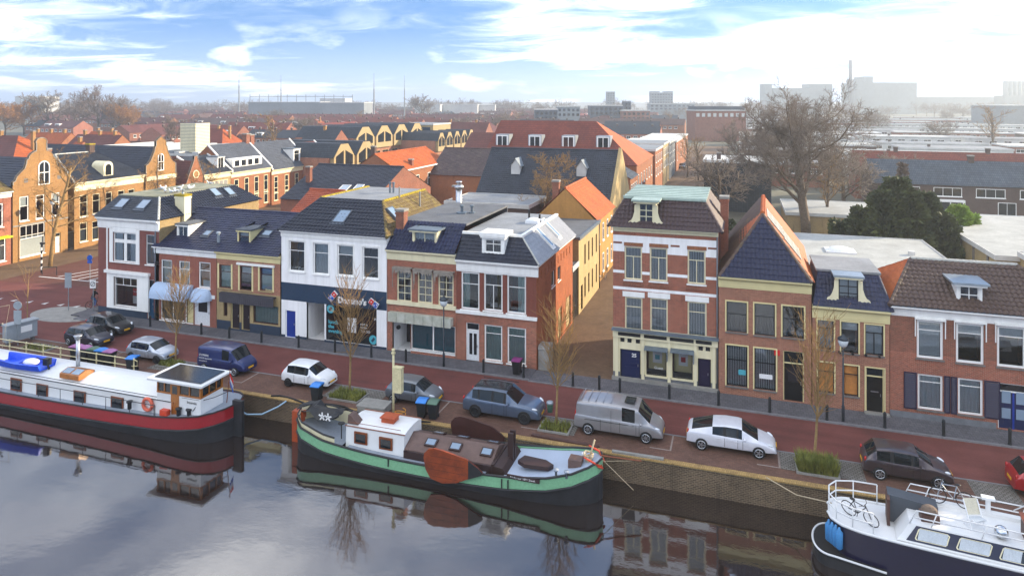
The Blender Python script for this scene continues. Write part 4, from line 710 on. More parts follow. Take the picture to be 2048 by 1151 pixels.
# ---- I: narrow house with boarded windows
I_ = House('boarded_house', 'narrow brick house with two boarded lower windows, black door and blue mansard with scrolled dormer', (18.34, 0), 4.38, 9)
wI = [rc(I_, c6, *r) for r in ((97, 490, 185, 658), (226, 500, 320, 678), (358, 515, 457, 690))]; bI = [rc(I_, c6, *r) for r in ((97, 720, 187, 895), (240, 737, 320, 912))]; dI = rc(I_, c6, 360, 750, 462, 980); dI = (dI[0], .15, min(dI[2], 4.3), dI[3]); wI[2] = (wI[2][0], wI[2][1], min(wI[2][2], 4.28), wI[2][3]); wI[0] = (max(.1, wI[0][0]), *wI[0][1:]); bI[0] = (max(.1, bI[0][0]), *bI[0][1:])
body(I_, ['brick_pink'], [(0, 6.6, 0)], wI + bI + [dI], 6.6)
for i, r in enumerate(wI): win(I_.e, *r, lay='TV' if i != 1 else 'S', hf=.28, fr='black_paint', fw=.05, cur='blindfull' if i != 1 else 'blind', sill='stone_sill', pane='glass'); trim(I_, r, 'yellow_cream', .08)
for r in bI: win(I_.e, *r, lay='T', fr='black_paint', fw=.04, sill='stone_sill', pane=None, cur='blindfull', cmat='wood_board', y=.03); trim(I_, r, 'yellow_cream', .08)
door(I_.e, *dI, 'black_door', fr='yellow_cream', top=.55); slabpart(I_, 'letter_plate', 'steel', dI[0] + .3, dI[2] - .3, .1, .12, 1.35, 1.42); trim(I_, dI, 'yellow_cream', .06); slabpart(I_, 'door_step', 'stone', dI[0] - .1, 4.36, -.35, 0, .1, .2)
for x in (.9, 1.55, 2.3, 3.05, 3.8): slabpart(I_, 'wall_spot', 'black_paint', x - .06, x + .06, -.18, 0, 3.6, 3.74)
cornice(I_, 5.7, 6.55, 'yellow_cream', .4); zt = 8.45
pf = Plane((0, -.4, 6.6), (4.5, -.4, 6.6), (.42, 1.2, zt), (3.95, 1.2, zt)); tiled(I_.e, pf, 'tile_navy', amp=.03, tw=.22, th=.3); pr_ = Plane((4.5, -.4, 6.6), (4.5, 5.4, 6.6), (3.95, 1.2, zt), (3.95, 5.2, zt)); tiled(I_.e, pr_, 'tile_navy', amp=.03, th=.3); mb = MB(); mb.quad((0, 5.4, 6.6), (0, -.4, 6.6), (.42, 1.2, zt), (.42, 5.2, zt)); mb.quad((4.5, 5.4, 6.6), (0, 5.4, 6.6), (.42, 5.2, zt), (3.95, 5.2, zt)); mb.obj('roof_slope', 'tile_navy', I_.e)
slabpart(I_, 'flat_roof', 'bitumen_light', .3, 4.1, 1.05, 5.3, zt, zt + .14); caps(I_.e, pf.e1, pf.r1, 'tile_navy', .09)
y_ = -.1; q = rc(I_, c6, 200, 252, 332, 408, y_); dormer(I_, *q, y_, 1.6, lay=(2, 3), cheek='cream_paint', fr='cream_paint', winfr='black_paint', rmat='zinc', over=.2, scroll=True, win_pad=.12, cur='blindfull')
# ---- J: house with dark shutters
J_ = House('shuttered_house', 'brick house with dark blue louvred shutters, white frame windows and a double blue door', (22.75, 0), 10.6, 7.6)
wJ = [rc(J_, c6, *r) for r in ((640, 490, 785, 712), (855, 505, 1008, 738), (1080, 522, 1240, 762))]; gJ = [rc(J_, c6, *r) for r in ((645, 785, 783, 993), (866, 808, 1003, 1020))]; dJ = rc(J_, c6, 1085, 835, 1262, 1100); dJ = (dJ[0], .15, dJ[2], dJ[3]); wJ.append((8.6, wJ[0][1], 9.9, wJ[0][3]))
body(J_, ['brick_brown', 'brick_red'], [(0, 4.1, 1), (4.1, 7.0, 0)], wJ + gJ + [dJ], 7.0, side=1)
for i, r in enumerate(wJ): win(J_.e, *r, lay='T', hf=.26, fw=.13, cur=('blindfull' if i == 0 else 'blind'), pane='glass', sill='stone_sill', cmat='blind'); awning_frame(J_.e, r[0] - .12, r[2] + .12, r[3] + .16, -.1, 1.15)
for r in gJ: win(J_.e, *r, lay='T', hf=.22, fw=.11, cur='full', cmat='curtain', sill='stone_sill')
M('shutter', '1d1838', .5, .12, 2)
for x0, x1 in ((gJ[0][0] - .75, gJ[0][0] - .06), (gJ[0][2] + .06, (gJ[0][2] + gJ[1][0]) / 2 - .02), ((gJ[0][2] + gJ[1][0]) / 2 + .02, gJ[1][0] - .06), (gJ[1][2] + .06, gJ[1][2] + .85)):
    z0, z1 = gJ[0][1] - .05, gJ[0][3] + .05; mb = MB(); mb.box(x0, x0 + .06, -.07, -.005, z0, z1); mb.box(x1 - .06, x1, -.07, -.005, z0, z1); mb.box(x0 + .06, x1 - .06, -.07, -.005, z0, z0 + .07); mb.box(x0 + .06, x1 - .06, -.07, -.005, z1 - .07, z1); sh_ = mb.obj('shutter', 'shutter', J_.e); n = 17; mb = MB()
    for i in range(n): z = z0 + .09 + (z1 - z0 - .18) * i / n; mb.quad((x0 + .06, -.065, z), (x1 - .06, -.065, z), (x1 - .06, -.015, z + .1), (x0 + .06, -.015, z + .1))
    mb.obj('louvres', 'shutter', sh_)
door(J_.e, *dJ, 'navy_door', top=.5, lights=None); xm = (dJ[0] + dJ[2]) / 2; ww_ = (dJ[2] - dJ[0]) * .28
for x in (dJ[0] + .22, xm + .14): slabpart(J_, 'door_light', 'glass_sky', x, x + ww_, .095, .117, 1.65, 2.35); slabpart(J_, 'door_light', 'glass_sky', x, x + ww_, .095, .117, .75, 1.35)
slabpart(J_, 'door_meeting_stile', 'blue_door', xm - .05, xm + .05, .085, .117, .15, dJ[3] - .55)
slabpart(J_, 'plinth', 'plinth_grey', -.01, dJ[0] - .1, -.06, 0, .1, .45); cornice(J_, 6.3, 6.95, 'white_paint', .4); zr = 9.1
pf = Plane((-.1, -.4, 7.0), (10.8, -.4, 7.0), (1.85, 3.5, zr), (7.8, 3.5, zr)); tile_objects(J_.e, pf, 'tile_brown', .3, .38, .07); pl_ = Plane((-.1, 7.8, 7.0), (-.1, -.4, 7.0), (1.85, 3.6, zr), (1.85, 3.5, zr)); tiled(J_.e, pl_, 'tile_orange', amp=.06, th=.36); pr_ = Plane((10.8, -.4, 7), (10.8, 7.8, 7), (7.8, 3.5, zr), (7.8, 3.6, zr)); tiled(J_.e, pr_, 'tile_brown', amp=.06, th=.36)
mb = MB(); mb.quad((10.8, 7.8, 7), (-.1, 7.8, 7), (1.85, 3.6, zr), (7.8, 3.6, zr)); mb.obj('roof_slope', 'tile_brown', J_.e); caps(J_.e, (1.85, 3.55, zr + .06), (7.8, 3.55, zr + .06), 'tile_white_edge', .12, step=.36); caps(J_.e, pf.e0, pf.r0, 'tile_brown', .13); caps(J_.e, pf.e1, pf.r1, 'tile_brown', .13)
y_ = .45; q = rc(J_, c6, 858, 290, 1000, 425, y_); dormer(J_, *q, y_, 1.9, lay='X', hf=.5, rmat='zinc', over=.3, win_pad=.16)
# ---- the row goes on to the right, out of view: houses added to shade the boats
for nm, lb, x0, x1, ev, rd in (('unseen_house', 'unseen tall brick house added for shade next to the shuttered house', 33.5, 41, 9.2, 12.4), ('unseen_house', 'unseen brick house added for shade further along the quay row', 41.1, 50, 8.4, 11.6), ('unseen_house', 'last unseen brick house of the quay row, added for shade', 50.1, 60, 9.4, 12.8)):
    h = House(nm, lb, (x0, 0), x1 - x0, 9); r_ = [(1 + k * 2.4, z, 2.2 + k * 2.4, z + 2) for k in range(3) for z in (.9, 4.6)]; body(h, ['brick_red'], [(0, ev, 0)], r_, ev); [win(h.e, *q, lay='T', cur='low') for q in r_]; cornice(h, ev - .6, ev, 'white_paint', .35); p = Plane((0, -.35, ev), (h.L, -.35, ev), (0, 4.5, rd), (h.L, 4.5, rd)); tiled(h.e, p, 'tile_dark', k=4); mb = MB(); mb.quad((h.L, 9.3, ev), (0, 9.3, ev), (0, 4.5, rd), (h.L, 4.5, rd)); mb.obj('roof_slope', 'tile_dark', h.e); mb = MB(); mb.quad((0, 0, ev), (0, 9, ev), (0, 4.5, rd)); mb.quad((h.L, 0, ev), (h.L, 9, ev), (h.L, 4.5, rd)); mb.obj('gable', 'brick_red', h.e)
# ================================================================ houses behind and across the side street
def stock_windows(par, fm, spots, w_, h_, fr='white_paint', pane='glass_far', lay='T', name='window', sub=True):
    """alike windows share mesh data: a proud frame with its pane"""
    mb = MB(); f = .09; B = lambda a, b, c, d, e, g: mb.box(a, b, e, g, c, d)
    B(0, f, 0, h_, -.05, .1); B(w_ - f, w_, 0, h_, -.05, .1); B(f, w_ - f, 0, f, -.05, .1); B(f, w_ - f, h_ - f, h_, -.05, .1)
    if lay == 'T': B(f, w_ - f, h_ * .66, h_ * .66 + .06, -.04, .09)
    if lay in ('V', 'X'): B(w_ / 2 - .03, w_ / 2 + .03, f, h_ - f, -.04, .09)
    if lay == 'X': B(f, w_ - f, h_ * .6, h_ * .6 + .05, -.042, .09)
    if lay == '3':
        for q in (1 / 3, 2 / 3): B(w_ * q - .03, w_ * q + .03, f, h_ - f, -.04, .09)
    mb.box(-.08, w_ + .08, -.12, .05, -.1, -.002)
    p = MB(); p.quad((f, -.015, f), (w_ - f, -.015, f), (w_ - f, -.015, h_ - f), (f, -.015, h_ - f)); first = None; o0 = Vector(fm(0, 0, 0)); ex = Vector(fm(1, 0, 0)) - o0; rz = atan2(ex.y, ex.x)
    for (x, z) in spots:
        if first is None:
            first = mb.obj(name, fr, par); c = p.obj('pane', pane, first); o = first
        else:
            o = first.copy(); COL.objects.link(o); q = c.copy(); COL.objects.link(q); q.parent = o
        o.location = fm(x, 0, z); o.rotation_euler = (0, 0, rz)
def spread(x0, x1, n, w_): return [x0 + (x1 - x0 - w_) * (i / (n - 1) if n > 1 else .5) for i in range(n)]
def faces(L, D): return {'f': front, 'r': (lambda u, y, z: (L - y, u, z)), 'l': (lambda u, y, z: (y, D - u, z))}
def block(name, label, s0, s1, t0, t1, eave, ridge, axis='s', wall='brick_brown', roof='tile_far_red', hl=0., hr=0., cat='house', group=None, wins=(), chim=(), ro=None, tiles=False, over=.25, rz=0., lslope=None, rslope=None, cornm=None, base_=0.):
    L, D = (s1 - s0, t1 - t0); h = House(name, label, (s0, t0), L, D, rz, cat, group); e = h.e; o = over
    mb = MB(); mb.quad((0, 0, base_), (L, 0, base_), (L, 0, eave), (0, 0, eave)); mb.quad((L, 0, base_), (L, D, base_), (L, D, eave), (L, 0, eave)); mb.quad((L, D, base_), (0, D, base_), (0, D, eave), (L, D, eave)); mb.quad((0, D, base_), (0, 0, base_), (0, 0, eave), (0, D, eave))
    if axis == 's':
        if not hl: mb.quad((0, D, eave), (0, 0, eave), (0, D / 2, ridge - .05))
        if not hr: mb.quad((L, 0, eave), (L, D, eave), (L, D / 2, ridge - .05))
    elif axis == 't':
        if not hl: mb.quad((0, 0, eave), (L, 0, eave), (L / 2, 0, ridge - .05))
        if not hr: mb.quad((L, D, eave), (0, D, eave), (L / 2, D, ridge - .05))
    mb.obj('wall', wall, e)
    if axis == 's':
        oa, ob = (o if hl else .05), (o if hr else .05); P = [Plane((-oa, -o, eave), (L + ob, -o, eave), (hl or -.05, D / 2, ridge), (L - hr if hr else L + .05, D / 2, ridge)), Plane((L + ob, D + o, eave), (-oa, D + o, eave), (L - hr if hr else L + .05, D / 2, ridge), (hl or -.05, D / 2, ridge))]
        if hr: P.append(Plane((L + o, -o, eave), (L + o, D + o, eave), (L - hr, D / 2, ridge), (L - hr, D / 2 + .01, ridge)))
        if hl: P.append(Plane((-o, D + o, eave), (-o, -o, eave), (hl, D / 2 + .01, ridge), (hl, D / 2, ridge)))
        rid = ((hl or -.05, D / 2, ridge + .04), (L - hr if hr else L + .05, D / 2, ridge + .04))
    elif axis == 't':
        P = [Plane((L + o, -.05, eave), (L + o, D + .05, eave), (L / 2, hl, ridge), (L / 2, D - hr, ridge)), Plane((-o, D + .05, eave), (-o, -.05, eave), (L / 2, D - hr, ridge), (L / 2, hl, ridge))]
        if hl: P.append(Plane((-o, -o, eave), (L + o, -o, eave), (L / 2, hl, ridge), (L / 2 + .01, hl, ridge)))
        if hr: P.append(Plane((L + o, D + o, eave), (-o, D + o, eave), (L / 2 + .01, D - hr, ridge), (L / 2, D - hr, ridge)))
        rid = ((L / 2, hl, ridge + .04), (L / 2, D - hr, ridge + .04))
    else:
        P = []; mb = MB(); mb.box(-.1, L + .1, -.1, D + .1, eave, eave + .25); mb.obj('roof', roof, e); mb = MB(); mb.box(-.18, L + .18, -.18, -.1, eave - .15, eave + .32); mb.box(L + .1, L + .18, -.1, D + .1, eave - .15, eave + .32); mb.box(-.18, -.1, -.1, D + .1, eave - .15, eave + .32); mb.box(-.18, L + .18, D + .1, D + .18, eave - .15, eave + .32); mb.obj('roof_edge', cornm or 'far_white', e)
    h.P = P
    for i, p in enumerate(P):
        m_ = (rslope if (i == 2 or (axis == 't' and i == 0)) and rslope else roof)
        if tiles and (p.n.y < .3): tiled(e, p, m_, k=4, tw=.3, th=.36, amp=.04)
        else: mb = MB(); mb.quad(p.e0, p.e1, p.r1, p.r0); mb.obj('roof_slope', m_, e)
    if P: caps(e, *rid, roof if not ro else ro, .13, step=1.0) if tiles else None
    if cornm and axis != 'flat': mb = MB(); mb.box(-.1, L + .1, -.3, .0, eave - .35, eave); mb.obj('cornice', cornm, e)
    fm = faces(L, D)
    for (fc, n, z, w_, hh, fr, lay) in wins:
        ln = L if fc == 'f' else D; stock_windows(e, fm[fc], [(x, z) for x in spread(ln * .06 + .3, ln * .94 - .3, n, w_)], w_, hh, fr, lay=lay)
    for (x, y, z1, m_) in chim: chimney(e, x - .35, x + .35, y - .3, y + .3, eave, z1, m_, pots=0)
    return h
def gabled_front(h, out_, th_=.35, mat='brick_amber', y0=-.02, coping='stone'):
    mb = MB(); mb.prism(out_, y0, y0 + th_, lambda u, v, w_: (u, w_, v)); g = mb.obj('gable', mat, h.e); mb = MB()
    top = [p for p in out_]
    for (a, b) in zip(top, top[1:]):
        d = hypot(b[0] - a[0], b[1] - a[1])
        if d > .02 and not (a[1] < out_[0][1] + .01 and b[1] < out_[0][1] + .01):
            nx, nz = -(b[1] - a[1]) / d, (b[0] - a[0]) / d; mb.quad((a[0], y0 - .06, a[1]), (b[0], y0 - .06, b[1]), (b[0], y0 + th_ + .06, b[1]), (a[0], y0 + th_ + .06, a[1])); mb.quad((a[0], y0 - .06, a[1]), (b[0], y0 - .06, b[1]), (b[0] + nx * -.1, y0 - .06, b[1] - abs(nz) * .1), (a[0] + nx * -.1, y0 - .06, a[1] - abs(nz) * .1))
    mb.obj('coping', coping, g); return g
def arched(par, x, z, w_, h_, y=-.04, fr='white_paint', mull=True):
    pts = [(x - w_ / 2, z)] + [(x - w_ / 2 * cos(a), z + h_ - w_ / 2 + w_ / 2 * sin(a)) for a in np.linspace(0, pi, 12)] + [(x + w_ / 2, z)]; mb = MB(); mb.prism(pts, y - .05, y, lambda u, v, q: (u, q, v)); o = mb.obj('arched_window', fr, par); k = .13; mb = MB()
    ip = [(x - w_ / 2 + k, z + k)] + [(x - (w_ / 2 - k) * cos(a), z + h_ - w_ / 2 + (w_ / 2 - k) * sin(a)) for a in np.linspace(0, pi, 12)] + [(x + w_ / 2 - k, z + k)]; mb.prism(ip, y - .06, y - .052, lambda u, v, q: (u, q, v)); mb.obj('pane', 'glass_far', o); mb = MB()
    mb.box(x - .05, x + .05, y - .08, y - .062, z + k, z + h_ - k); mb.box(x - w_ / 2 + k, x + w_ / 2 - k, y - .079, y - .063, z + h_ * .5, z + h_ * .5 + .09); mb.obj('glazing_bar', fr, o)
Q = pi / 2; SX = -69.0
# ---- left row, facing the side street (local x runs away from the canal)
L0 = House('white_framed_house', 'red brick house with white frames and a yellow awning beside the bell gable house', (SX, 2.5), 8.8, 12, Q)
q0 = [(5.2, .5, 8.2, 3.2), (6.4, 4.6, 7.9, 7.4), (2.5, 4.6, 4, 7.4), (1, .5, 4, 3.2)]; body(L0, ['brick_red'], [(0, 8.2, 0)], q0, 8.2)
for r in q0: win(L0.e, *r, lay='T', fw=.14, pane='glass_dark', cur='sides')
cornice(L0, 8.0, 8.7, 'white_paint', .4); p = Plane((-.2, -.3, 8.7), (9, -.3, 8.7), (2, 4, 11), (8.5, 4, 11)); tiled(L0.e, p, 'tile_mossy', k=4); mb = MB(); mb.box(0, 8.8, 4, 12, 8.6, 8.75); mb.obj('flat_roof', 'bitumen', L0.e); M('yellow_cloth', 'c8d820', .7, .05); slabpart(L0, 'awning', 'yellow_cloth', 5.2, 8.4, -.9, 0, 3.3, 3.5)
L1 = House('bell_gable_house', 'amber brick house with a tall bell gable, arched attic window and diamond stones', (SX, 11.5), 7.1, 24, Q)
w1 = [rc(L1, c1, *r) for r in ((150, 590, 222, 768), (275, 577, 343, 750), (397, 562, 460, 730))]; g1 = rc(L1, c1, 152, 815, 345, 885); g2 = rc(L1, c1, 152, 893, 345, 1015); d1_ = rc(L1, c1, 425, 868, 465, 1000); d1_ = (d1_[0], .1, d1_[2], d1_[3])
body(L1, ['brick_amber', 'brick_dark'], [(0, 9.4, 0)], w1 + [g1, g2, d1_], 9.2, side=1)
for i, r in enumerate(w1): win(L1.e, *r, lay='T', hf=.4 if i != 1 else .2, fw=.12, cur='blind' if i != 1 else None, pane='glass')
win(L1.e, *g1, lay=(4, 1), fw=.1, sill=None, pane='glass_dark'); win(L1.e, *g2, lay='S', fw=.09, cur='blindfull', cmat='paper_white'); door(L1.e, *d1_, 'white_door', fr='cream_paint', top=.5); slabpart(L1, 'string_course', 'stone', 0, 7.1, -.08, 0, 4.3, 4.45)
hw = [(3.5, 9.35), (3.5, 9.75), (3.2, 9.9), (3.0, 10.4), (2.5, 10.9), (2.05, 11.3), (1.85, 11.9), (1.8, 12.35), (1.55, 12.45), (1.5, 12.75), (1.2, 13.1), (.85, 13.3), (.62, 13.35), (.6, 14.3), (.72, 14.4), (.5, 14.8), (.2, 14.95)]
gabled_front(L1, [(3.55 + x, z) for x, z in hw][::1] + [(3.55 - x, z) for x, z in hw[::-1]]); arched(L1.e, 3.85, 9.0, 1.5, 3.0)
for x in (1.6, 5.9): slabpart(L1, 'diamond_stone', 'stone_sill', x - .25, x + .25, -.03, .0, 9.5, 10.0)
for sgn in (0, 1):
    a = Plane((-.1, 23.9, 9.2), (-.1, .3, 9.2), (3.55, 23.9, 12.4), (3.55, .3, 12.4)) if sgn == 0 else Plane((7.2, .3, 9.2), (7.2, 23.9, 9.2), (3.55, .3, 12.4), (3.55, 23.9, 12.4)); tiled(L1.e, a, 'tile_black', k=3, amp=.015, th=.4)
chimney(L1.e, 6.4, 7.2, 3, 3.8, 9, 13.3, 'brick_orange', pots=1)
L2 = House('hipped_roof_house', 'amber brick house with ribbed dark hipped roof and a round topped white dormer', (SX, 19.5), 11.0, 11, Q)
w2 = [rc(L2, c1, *r) for r in ((612, 578, 675, 735), (710, 568, 768, 712), (812, 555, 862, 690), (905, 542, 958, 670), (985, 532, 1035, 650), (612, 790, 672, 925), (708, 778, 762, 912))]
body(L2, ['brick_amber'], [(0, 8.7, 0)], w2, 8.7)
for i, r in enumerate(w2): win(L2.e, *r, lay='T', fr='cream_paint', hf=.35, fw=.1, pane='glass_dark', cur='low' if i > 4 else None)
cornice(L2, 7.6, 8.75, 'cream_paint', .4, dent=True); p = Plane((-.2, -.4, 8.75), (11.2, -.4, 8.75), (1.6, 5.5, 12.2), (7.6, 5.5, 12.2)); tiled(L2.e, p, 'tile_dark', amp=.07, k=4); p2 = Plane((-.2, 11.4, 8.75), (-.2, -.4, 8.75), (1.6, 5.6, 12.2), (1.6, 5.5, 12.2)); tiled(L2.e, p2, 'tile_dark', amp=.05, k=3); mb = MB(); mb.quad((11.2, -.4, 8.75), (11.2, 11.4, 8.75), (7.6, 5.6, 12.2), (7.6, 5.5, 12.2)); mb.quad((11.2, 11.4, 8.75), (-.2, 11.4, 8.75), (1.6, 5.6, 12.2), (7.6, 5.6, 12.2)); mb.obj('roof_slope', 'tile_dark', L2.e); caps(L2.e, p.r0, p.r1, 'tile_white_edge', .13); caps(L2.e, p.e0, p.r0, 'tile_white_edge', .1); chimney(L2.e, 6.6, 7.4, 5.2, 6, 11, 13.4, 'brick_dark', moss=True, pots=0)
dr = MB(); pts = [(-.75, 9.0)] + [(-.75 * cos(a), 10.4 + .75 * sin(a)) for a in np.linspace(0, pi, 12)] + [(.75, 9.0)]; dr.prism(pts, .2, 2.4, lambda u, v, q: (5.3 + u, q, v)); do = dr.obj('dormer', 'cream_paint', L2.e); mb = MB(); ip = [(-.45, 9.25)] + [(-.45 * cos(a), 10.3 + .45 * sin(a)) for a in np.linspace(0, pi, 10)] + [(.45, 9.25)]; mb.prism(ip, .17, .198, lambda u, v, q: (5.3 + u, q, v)); mb.obj('pane', 'glass_far', do)
gt = MB()
for k in range(9): gt.box(.12 * k, .12 * k + .04, 0, .04, 0, 2.5)
gt.box(0, 1.0, .005, .035, 2.3, 2.4); gt.box(0, 1.0, .005, .035, .15, .25); gt.obj('iron_gate', 'black_paint', loc=(SX - .1, 18.62, 0), rot=(0, 0, Q), label='narrow iron bar gate between the bell gable house and hipped house', cat='gate')
L3 = House('second_gable_house', 'amber brick house with a curved neck gable topped by a small pediment', (SX, 30.9), 5.6, 24, Q)
body(L3, ['brick_amber', 'brick_dark'], [(0, 8.0, 0)], [(1, 1, 2.2, 3.2), (3.4, 1, 4.6, 3.2)], 8.4, side=1); [win(L3.e, *r, lay='T', pane='glass_dark') for r in ((1, 1, 2.2, 3.2), (3.4, 1, 4.6, 3.2))]; slabpart(L3, 'string_course', 'cream_paint', 0, 5.6, -.15, 0, 7.7, 8.3)
hw = [(2.75, 8.3), (2.75, 10.0), (2.6, 10.1), (2.3, 10.25), (1.9, 10.7), (1.55, 11.3), (1.2, 12.0), (1.05, 12.7), (.9, 12.8), (.9, 13.4), (1.0, 13.45), (.02, 14.2)]
gabled_front(L3, [(2.8 + x, z) for x, z in hw] + [(2.8 - x, z) for x, z in hw[::-1]]); arched(L3.e, 2.7, 9.0, 1.15, 2.6)
for sgn in (0, 1):
    a = Plane((-.1, 23.9, 8.4), (-.1, .3, 8.4), (2.8, 23.9, 12.6), (2.8, .3, 12.6)) if sgn == 0 else Plane((5.7, .3, 8.4), (5.7, 23.9, 8.4), (2.8, .3, 12.6), (2.8, 23.9, 12.6)); tiled(L3.e, a, 'tile_black', k=3, amp=.015, th=.4)
L4 = House('small_gable_house', 'small amber brick house with a pointed gable and round window', (SX + 1, 37.4), 4.4, 14, Q); body(L4, ['brick_orange'], [(0, 6.6, 0)], [], 6.6); gabled_front(L4, [(4.2, 6.6), (2.5, 10.3), (2.5, 10.8), (1.9, 10.8), (1.9, 10.3), (.2, 6.6)], mat='brick_orange')
mb = MB(); mb.prism([(2.2 + .65 * cos(a), 7.9 + .65 * sin(a)) for a in np.linspace(0, 2 * pi, 18, False)], -.09, -.03, lambda u, v, q: (u, q, v)); rw = mb.obj('round_window', 'cream_paint', L4.e); mb = MB(); mb.prism([(2.2 + .5 * cos(a), 7.9 + .5 * sin(a)) for a in np.linspace(0, 2 * pi, 18, False)], -.1, -.095, lambda u, v, q: (u, q, v)); mb.obj('pane', 'brick_amber', rw); mb = MB(); mb.quad((0, 0, 6.6), (0, 14, 6.6), (2.2, 14, 10), (2.2, 0, 10)); mb.quad((4.4, 0, 6.6), (4.4, 14, 6.6), (2.2, 14, 10), (2.2, 0, 10)); mb.obj('roof_slope', 'tile_far_maroon', L4.e)
# ---- further houses along the side street, on a line nearer the middle
SR = -69.0
def rowhouse(name, label, t0, t1, eave, ridge, kind, wall='brick_orange', roof='tile_slate2', nw=4, blank=False):
    L = t1 - t0; h = House(name, label, (SR, t0), L, 10, Q); e = h.e; mb = MB(); mb.quad((0, 0, 0), (L, 0, 0), (L, 0, eave), (0, 0, eave)); mb.quad((0, 10, 0), (0, 0, 0), (0, 0, eave), (0, 5, ridge - .1), (0, 10, eave)); mb.quad((L, 10, 0), (L, 0, 0), (L, 0, eave), (L, 5, ridge - .1), (L, 10, eave)); mb.quad((0, 10, 0), (L, 10, 0), (L, 10, eave), (0, 10, eave)); mb.obj('wall', wall, e); cornice(h, eave - .9, eave, 'cream_paint', .35)
    p = Plane((-.05, -.35, eave), (L + .05, -.35, eave), (-.05, 5, ridge), (L + .05, 5, ridge)); tiled(e, p, roof, k=3, amp=.04, tw=.3, th=.4); mb = MB(); mb.quad((L, 10.3, eave), (0, 10.3, eave), (0, 5, ridge), (L, 5, ridge)); mb.obj('roof_slope', roof, e)
    mb = MB(); mb.prism([(-.35, eave), (5, ridge), (5, ridge + .25), (-.4, eave + .2)], -.2, .1, lambda u, v, q: (q, u, v)); mb.prism([(-.35, eave), (5, ridge), (5, ridge + .25), (-.4, eave + .2)], L - .1, L + .2, lambda u, v, q: (q, u, v)); mb.obj('verge_board', 'white_paint', e, kind='stuff')
    stock_windows(e, front, [(x, eave - 4.4) for x in spread(.7, L - .7, nw, 1.1)], 1.1, 3.1, 'cream_paint', 'concrete' if blank else 'glass_far', 'S' if blank else 'T'); stock_windows(e, front, [(x, .8) for x in spread(.7, L - .7, nw, 1.1)], 1.1, 2.4, 'cream_paint', 'glass_far'); return h
TL('tile_slate2', '42464e', '555a62', .6)
r1 = rowhouse('blind_window_house', 'pale brick house with blanked windows, white cornice and one white dormer', 41.9, 48.6, 7.5, 10.2, 0, 'brick_yellow', 'tile_dark', 5, True); dormer(r1, 4.6, 7.9, 6.2, 10.0, .9, 2.4, lay='V'); r2 = rowhouse('long_dormer_house', 'dark roofed house with a long white band of dormer windows', 48.7, 59.0, 7.2, 11.8, 0, 'brick_orange', 'tile_slate2', 4)
mb = MB(); mb.box(1, 8.6, .5, 2.6, 7.7, 9.4); dd = mb.obj('dormer', 'white_paint', r2.e)
for k in range(4): mb = MB(); mb.box(1.5 + k * 1.7, 2.6 + k * 1.7, .46, .498, 8.1, 9.1); mb.obj('pane', 'glass_far', dd)
chimney(r2.e, 9.4, 10.6, 4.6, 5.6, 10.5, 13.4, 'brick_brown', pots=0)
r3 = rowhouse('sunny_dormer_house', 'brick house with grey slate roof, white verge boards and a tall white dormer', 59.4, 71.4, 6.6, 11.6, 0, 'brick_orange', 'tile_slate2', 4); dormer(r3, 7.4, 7.0, 9.6, 10.0, .6, 3.4, lay='T', win_pad=.3); chimney(r3.e, -.3, .9, 4.6, 5.6, 10, 13.2, 'brick_brown', pots=0)
r4 = rowhouse('arched_gable_house', 'brown house with arched windows in its lit end gable', 72.2, 80, 6.6, 10.8, 0, 'brick_amber', 'tile_far_maroon', 3)
# ---- beige apartment block with a saw-tooth of gabled dormers
def sawtooth(name, label, s, t0, n, wd, z0, ze, zr, floors, dep=18):
    h = House(name, label, (s, t0), n * wd, dep, Q, 'apartments'); e = h.e; L = n * wd; mb = MB(); mb.quad((0, 0, 0), (L, 0, 0), (L, 0, ze), (0, 0, ze)); mb.quad((0, dep, 0), (0, 0, 0), (0, 0, ze), (0, dep, ze)); mb.quad((L, dep, 0), (L, 0, 0), (L, 0, ze), (L, dep, ze)); mb.obj('wall', 'brick_pink', e)
    for k in range(n):
        x0 = k * wd + .5; x1 = (k + 1) * wd - .5; xm = (x0 + x1) / 2; y0 = -.9; mb = MB(); out_ = [(x0, ze - 3.2), (x1, ze - 3.2), (x1, ze), (xm + wd * .16, zr), (xm - wd * .16, zr), (x0, ze)]; mb.prism(out_, y0, .05, lambda u, v, q: (u, q, v)); b_ = mb.obj('bay_gable', 'beige_panel', e)
        mb = MB(); mb.quad((x1 + .3, y0, ze), (xm + wd * .16, y0, zr + .1), (xm + wd * .16, dep, zr + .1), (x1 + .3, dep, ze)); mb.quad((x0 - .3, y0, ze), (xm - wd * .16, y0, zr + .1), (xm - wd * .16, dep, zr + .1), (x0 - .3, dep, ze)); mb.quad((xm - wd * .16, y0, zr + .1), (xm + wd * .16, y0, zr + .1), (xm + wd * .16, dep, zr + .1), (xm - wd * .16, dep, zr + .1)); mb.obj('roof_slope', 'tile_far_black', e)
        for sg in (-1, 1): mb = MB(); ww = wd * .16; xc = xm + sg * wd * .2; mb.prism([(xc - ww, ze - 1.7), (xc + ww, ze - 1.7), (xc + ww, ze + (.2 if sg > 0 else 1.3)), (xc - ww, ze + (1.3 if sg > 0 else .2))], y0 - .05, y0 - .005, lambda u, v, q: (u, q, v)); mb.obj('window', 'glass_far', b_)
        for f in range(1, floors): stock_windows(e, front, [(x0 + .4, ze - 3.0 - 2.8 * f), (xm + .3, ze - 3.0 - 2.8 * f)], wd * .32, 1.7, 'beige_panel', 'glass_far', 'V')
        mb = MB(); mb.box(x0, x1, y0 + .1, .0, ze - 5.9, ze - 4.9); mb.obj('balcony', 'beige_panel', e)
    return h
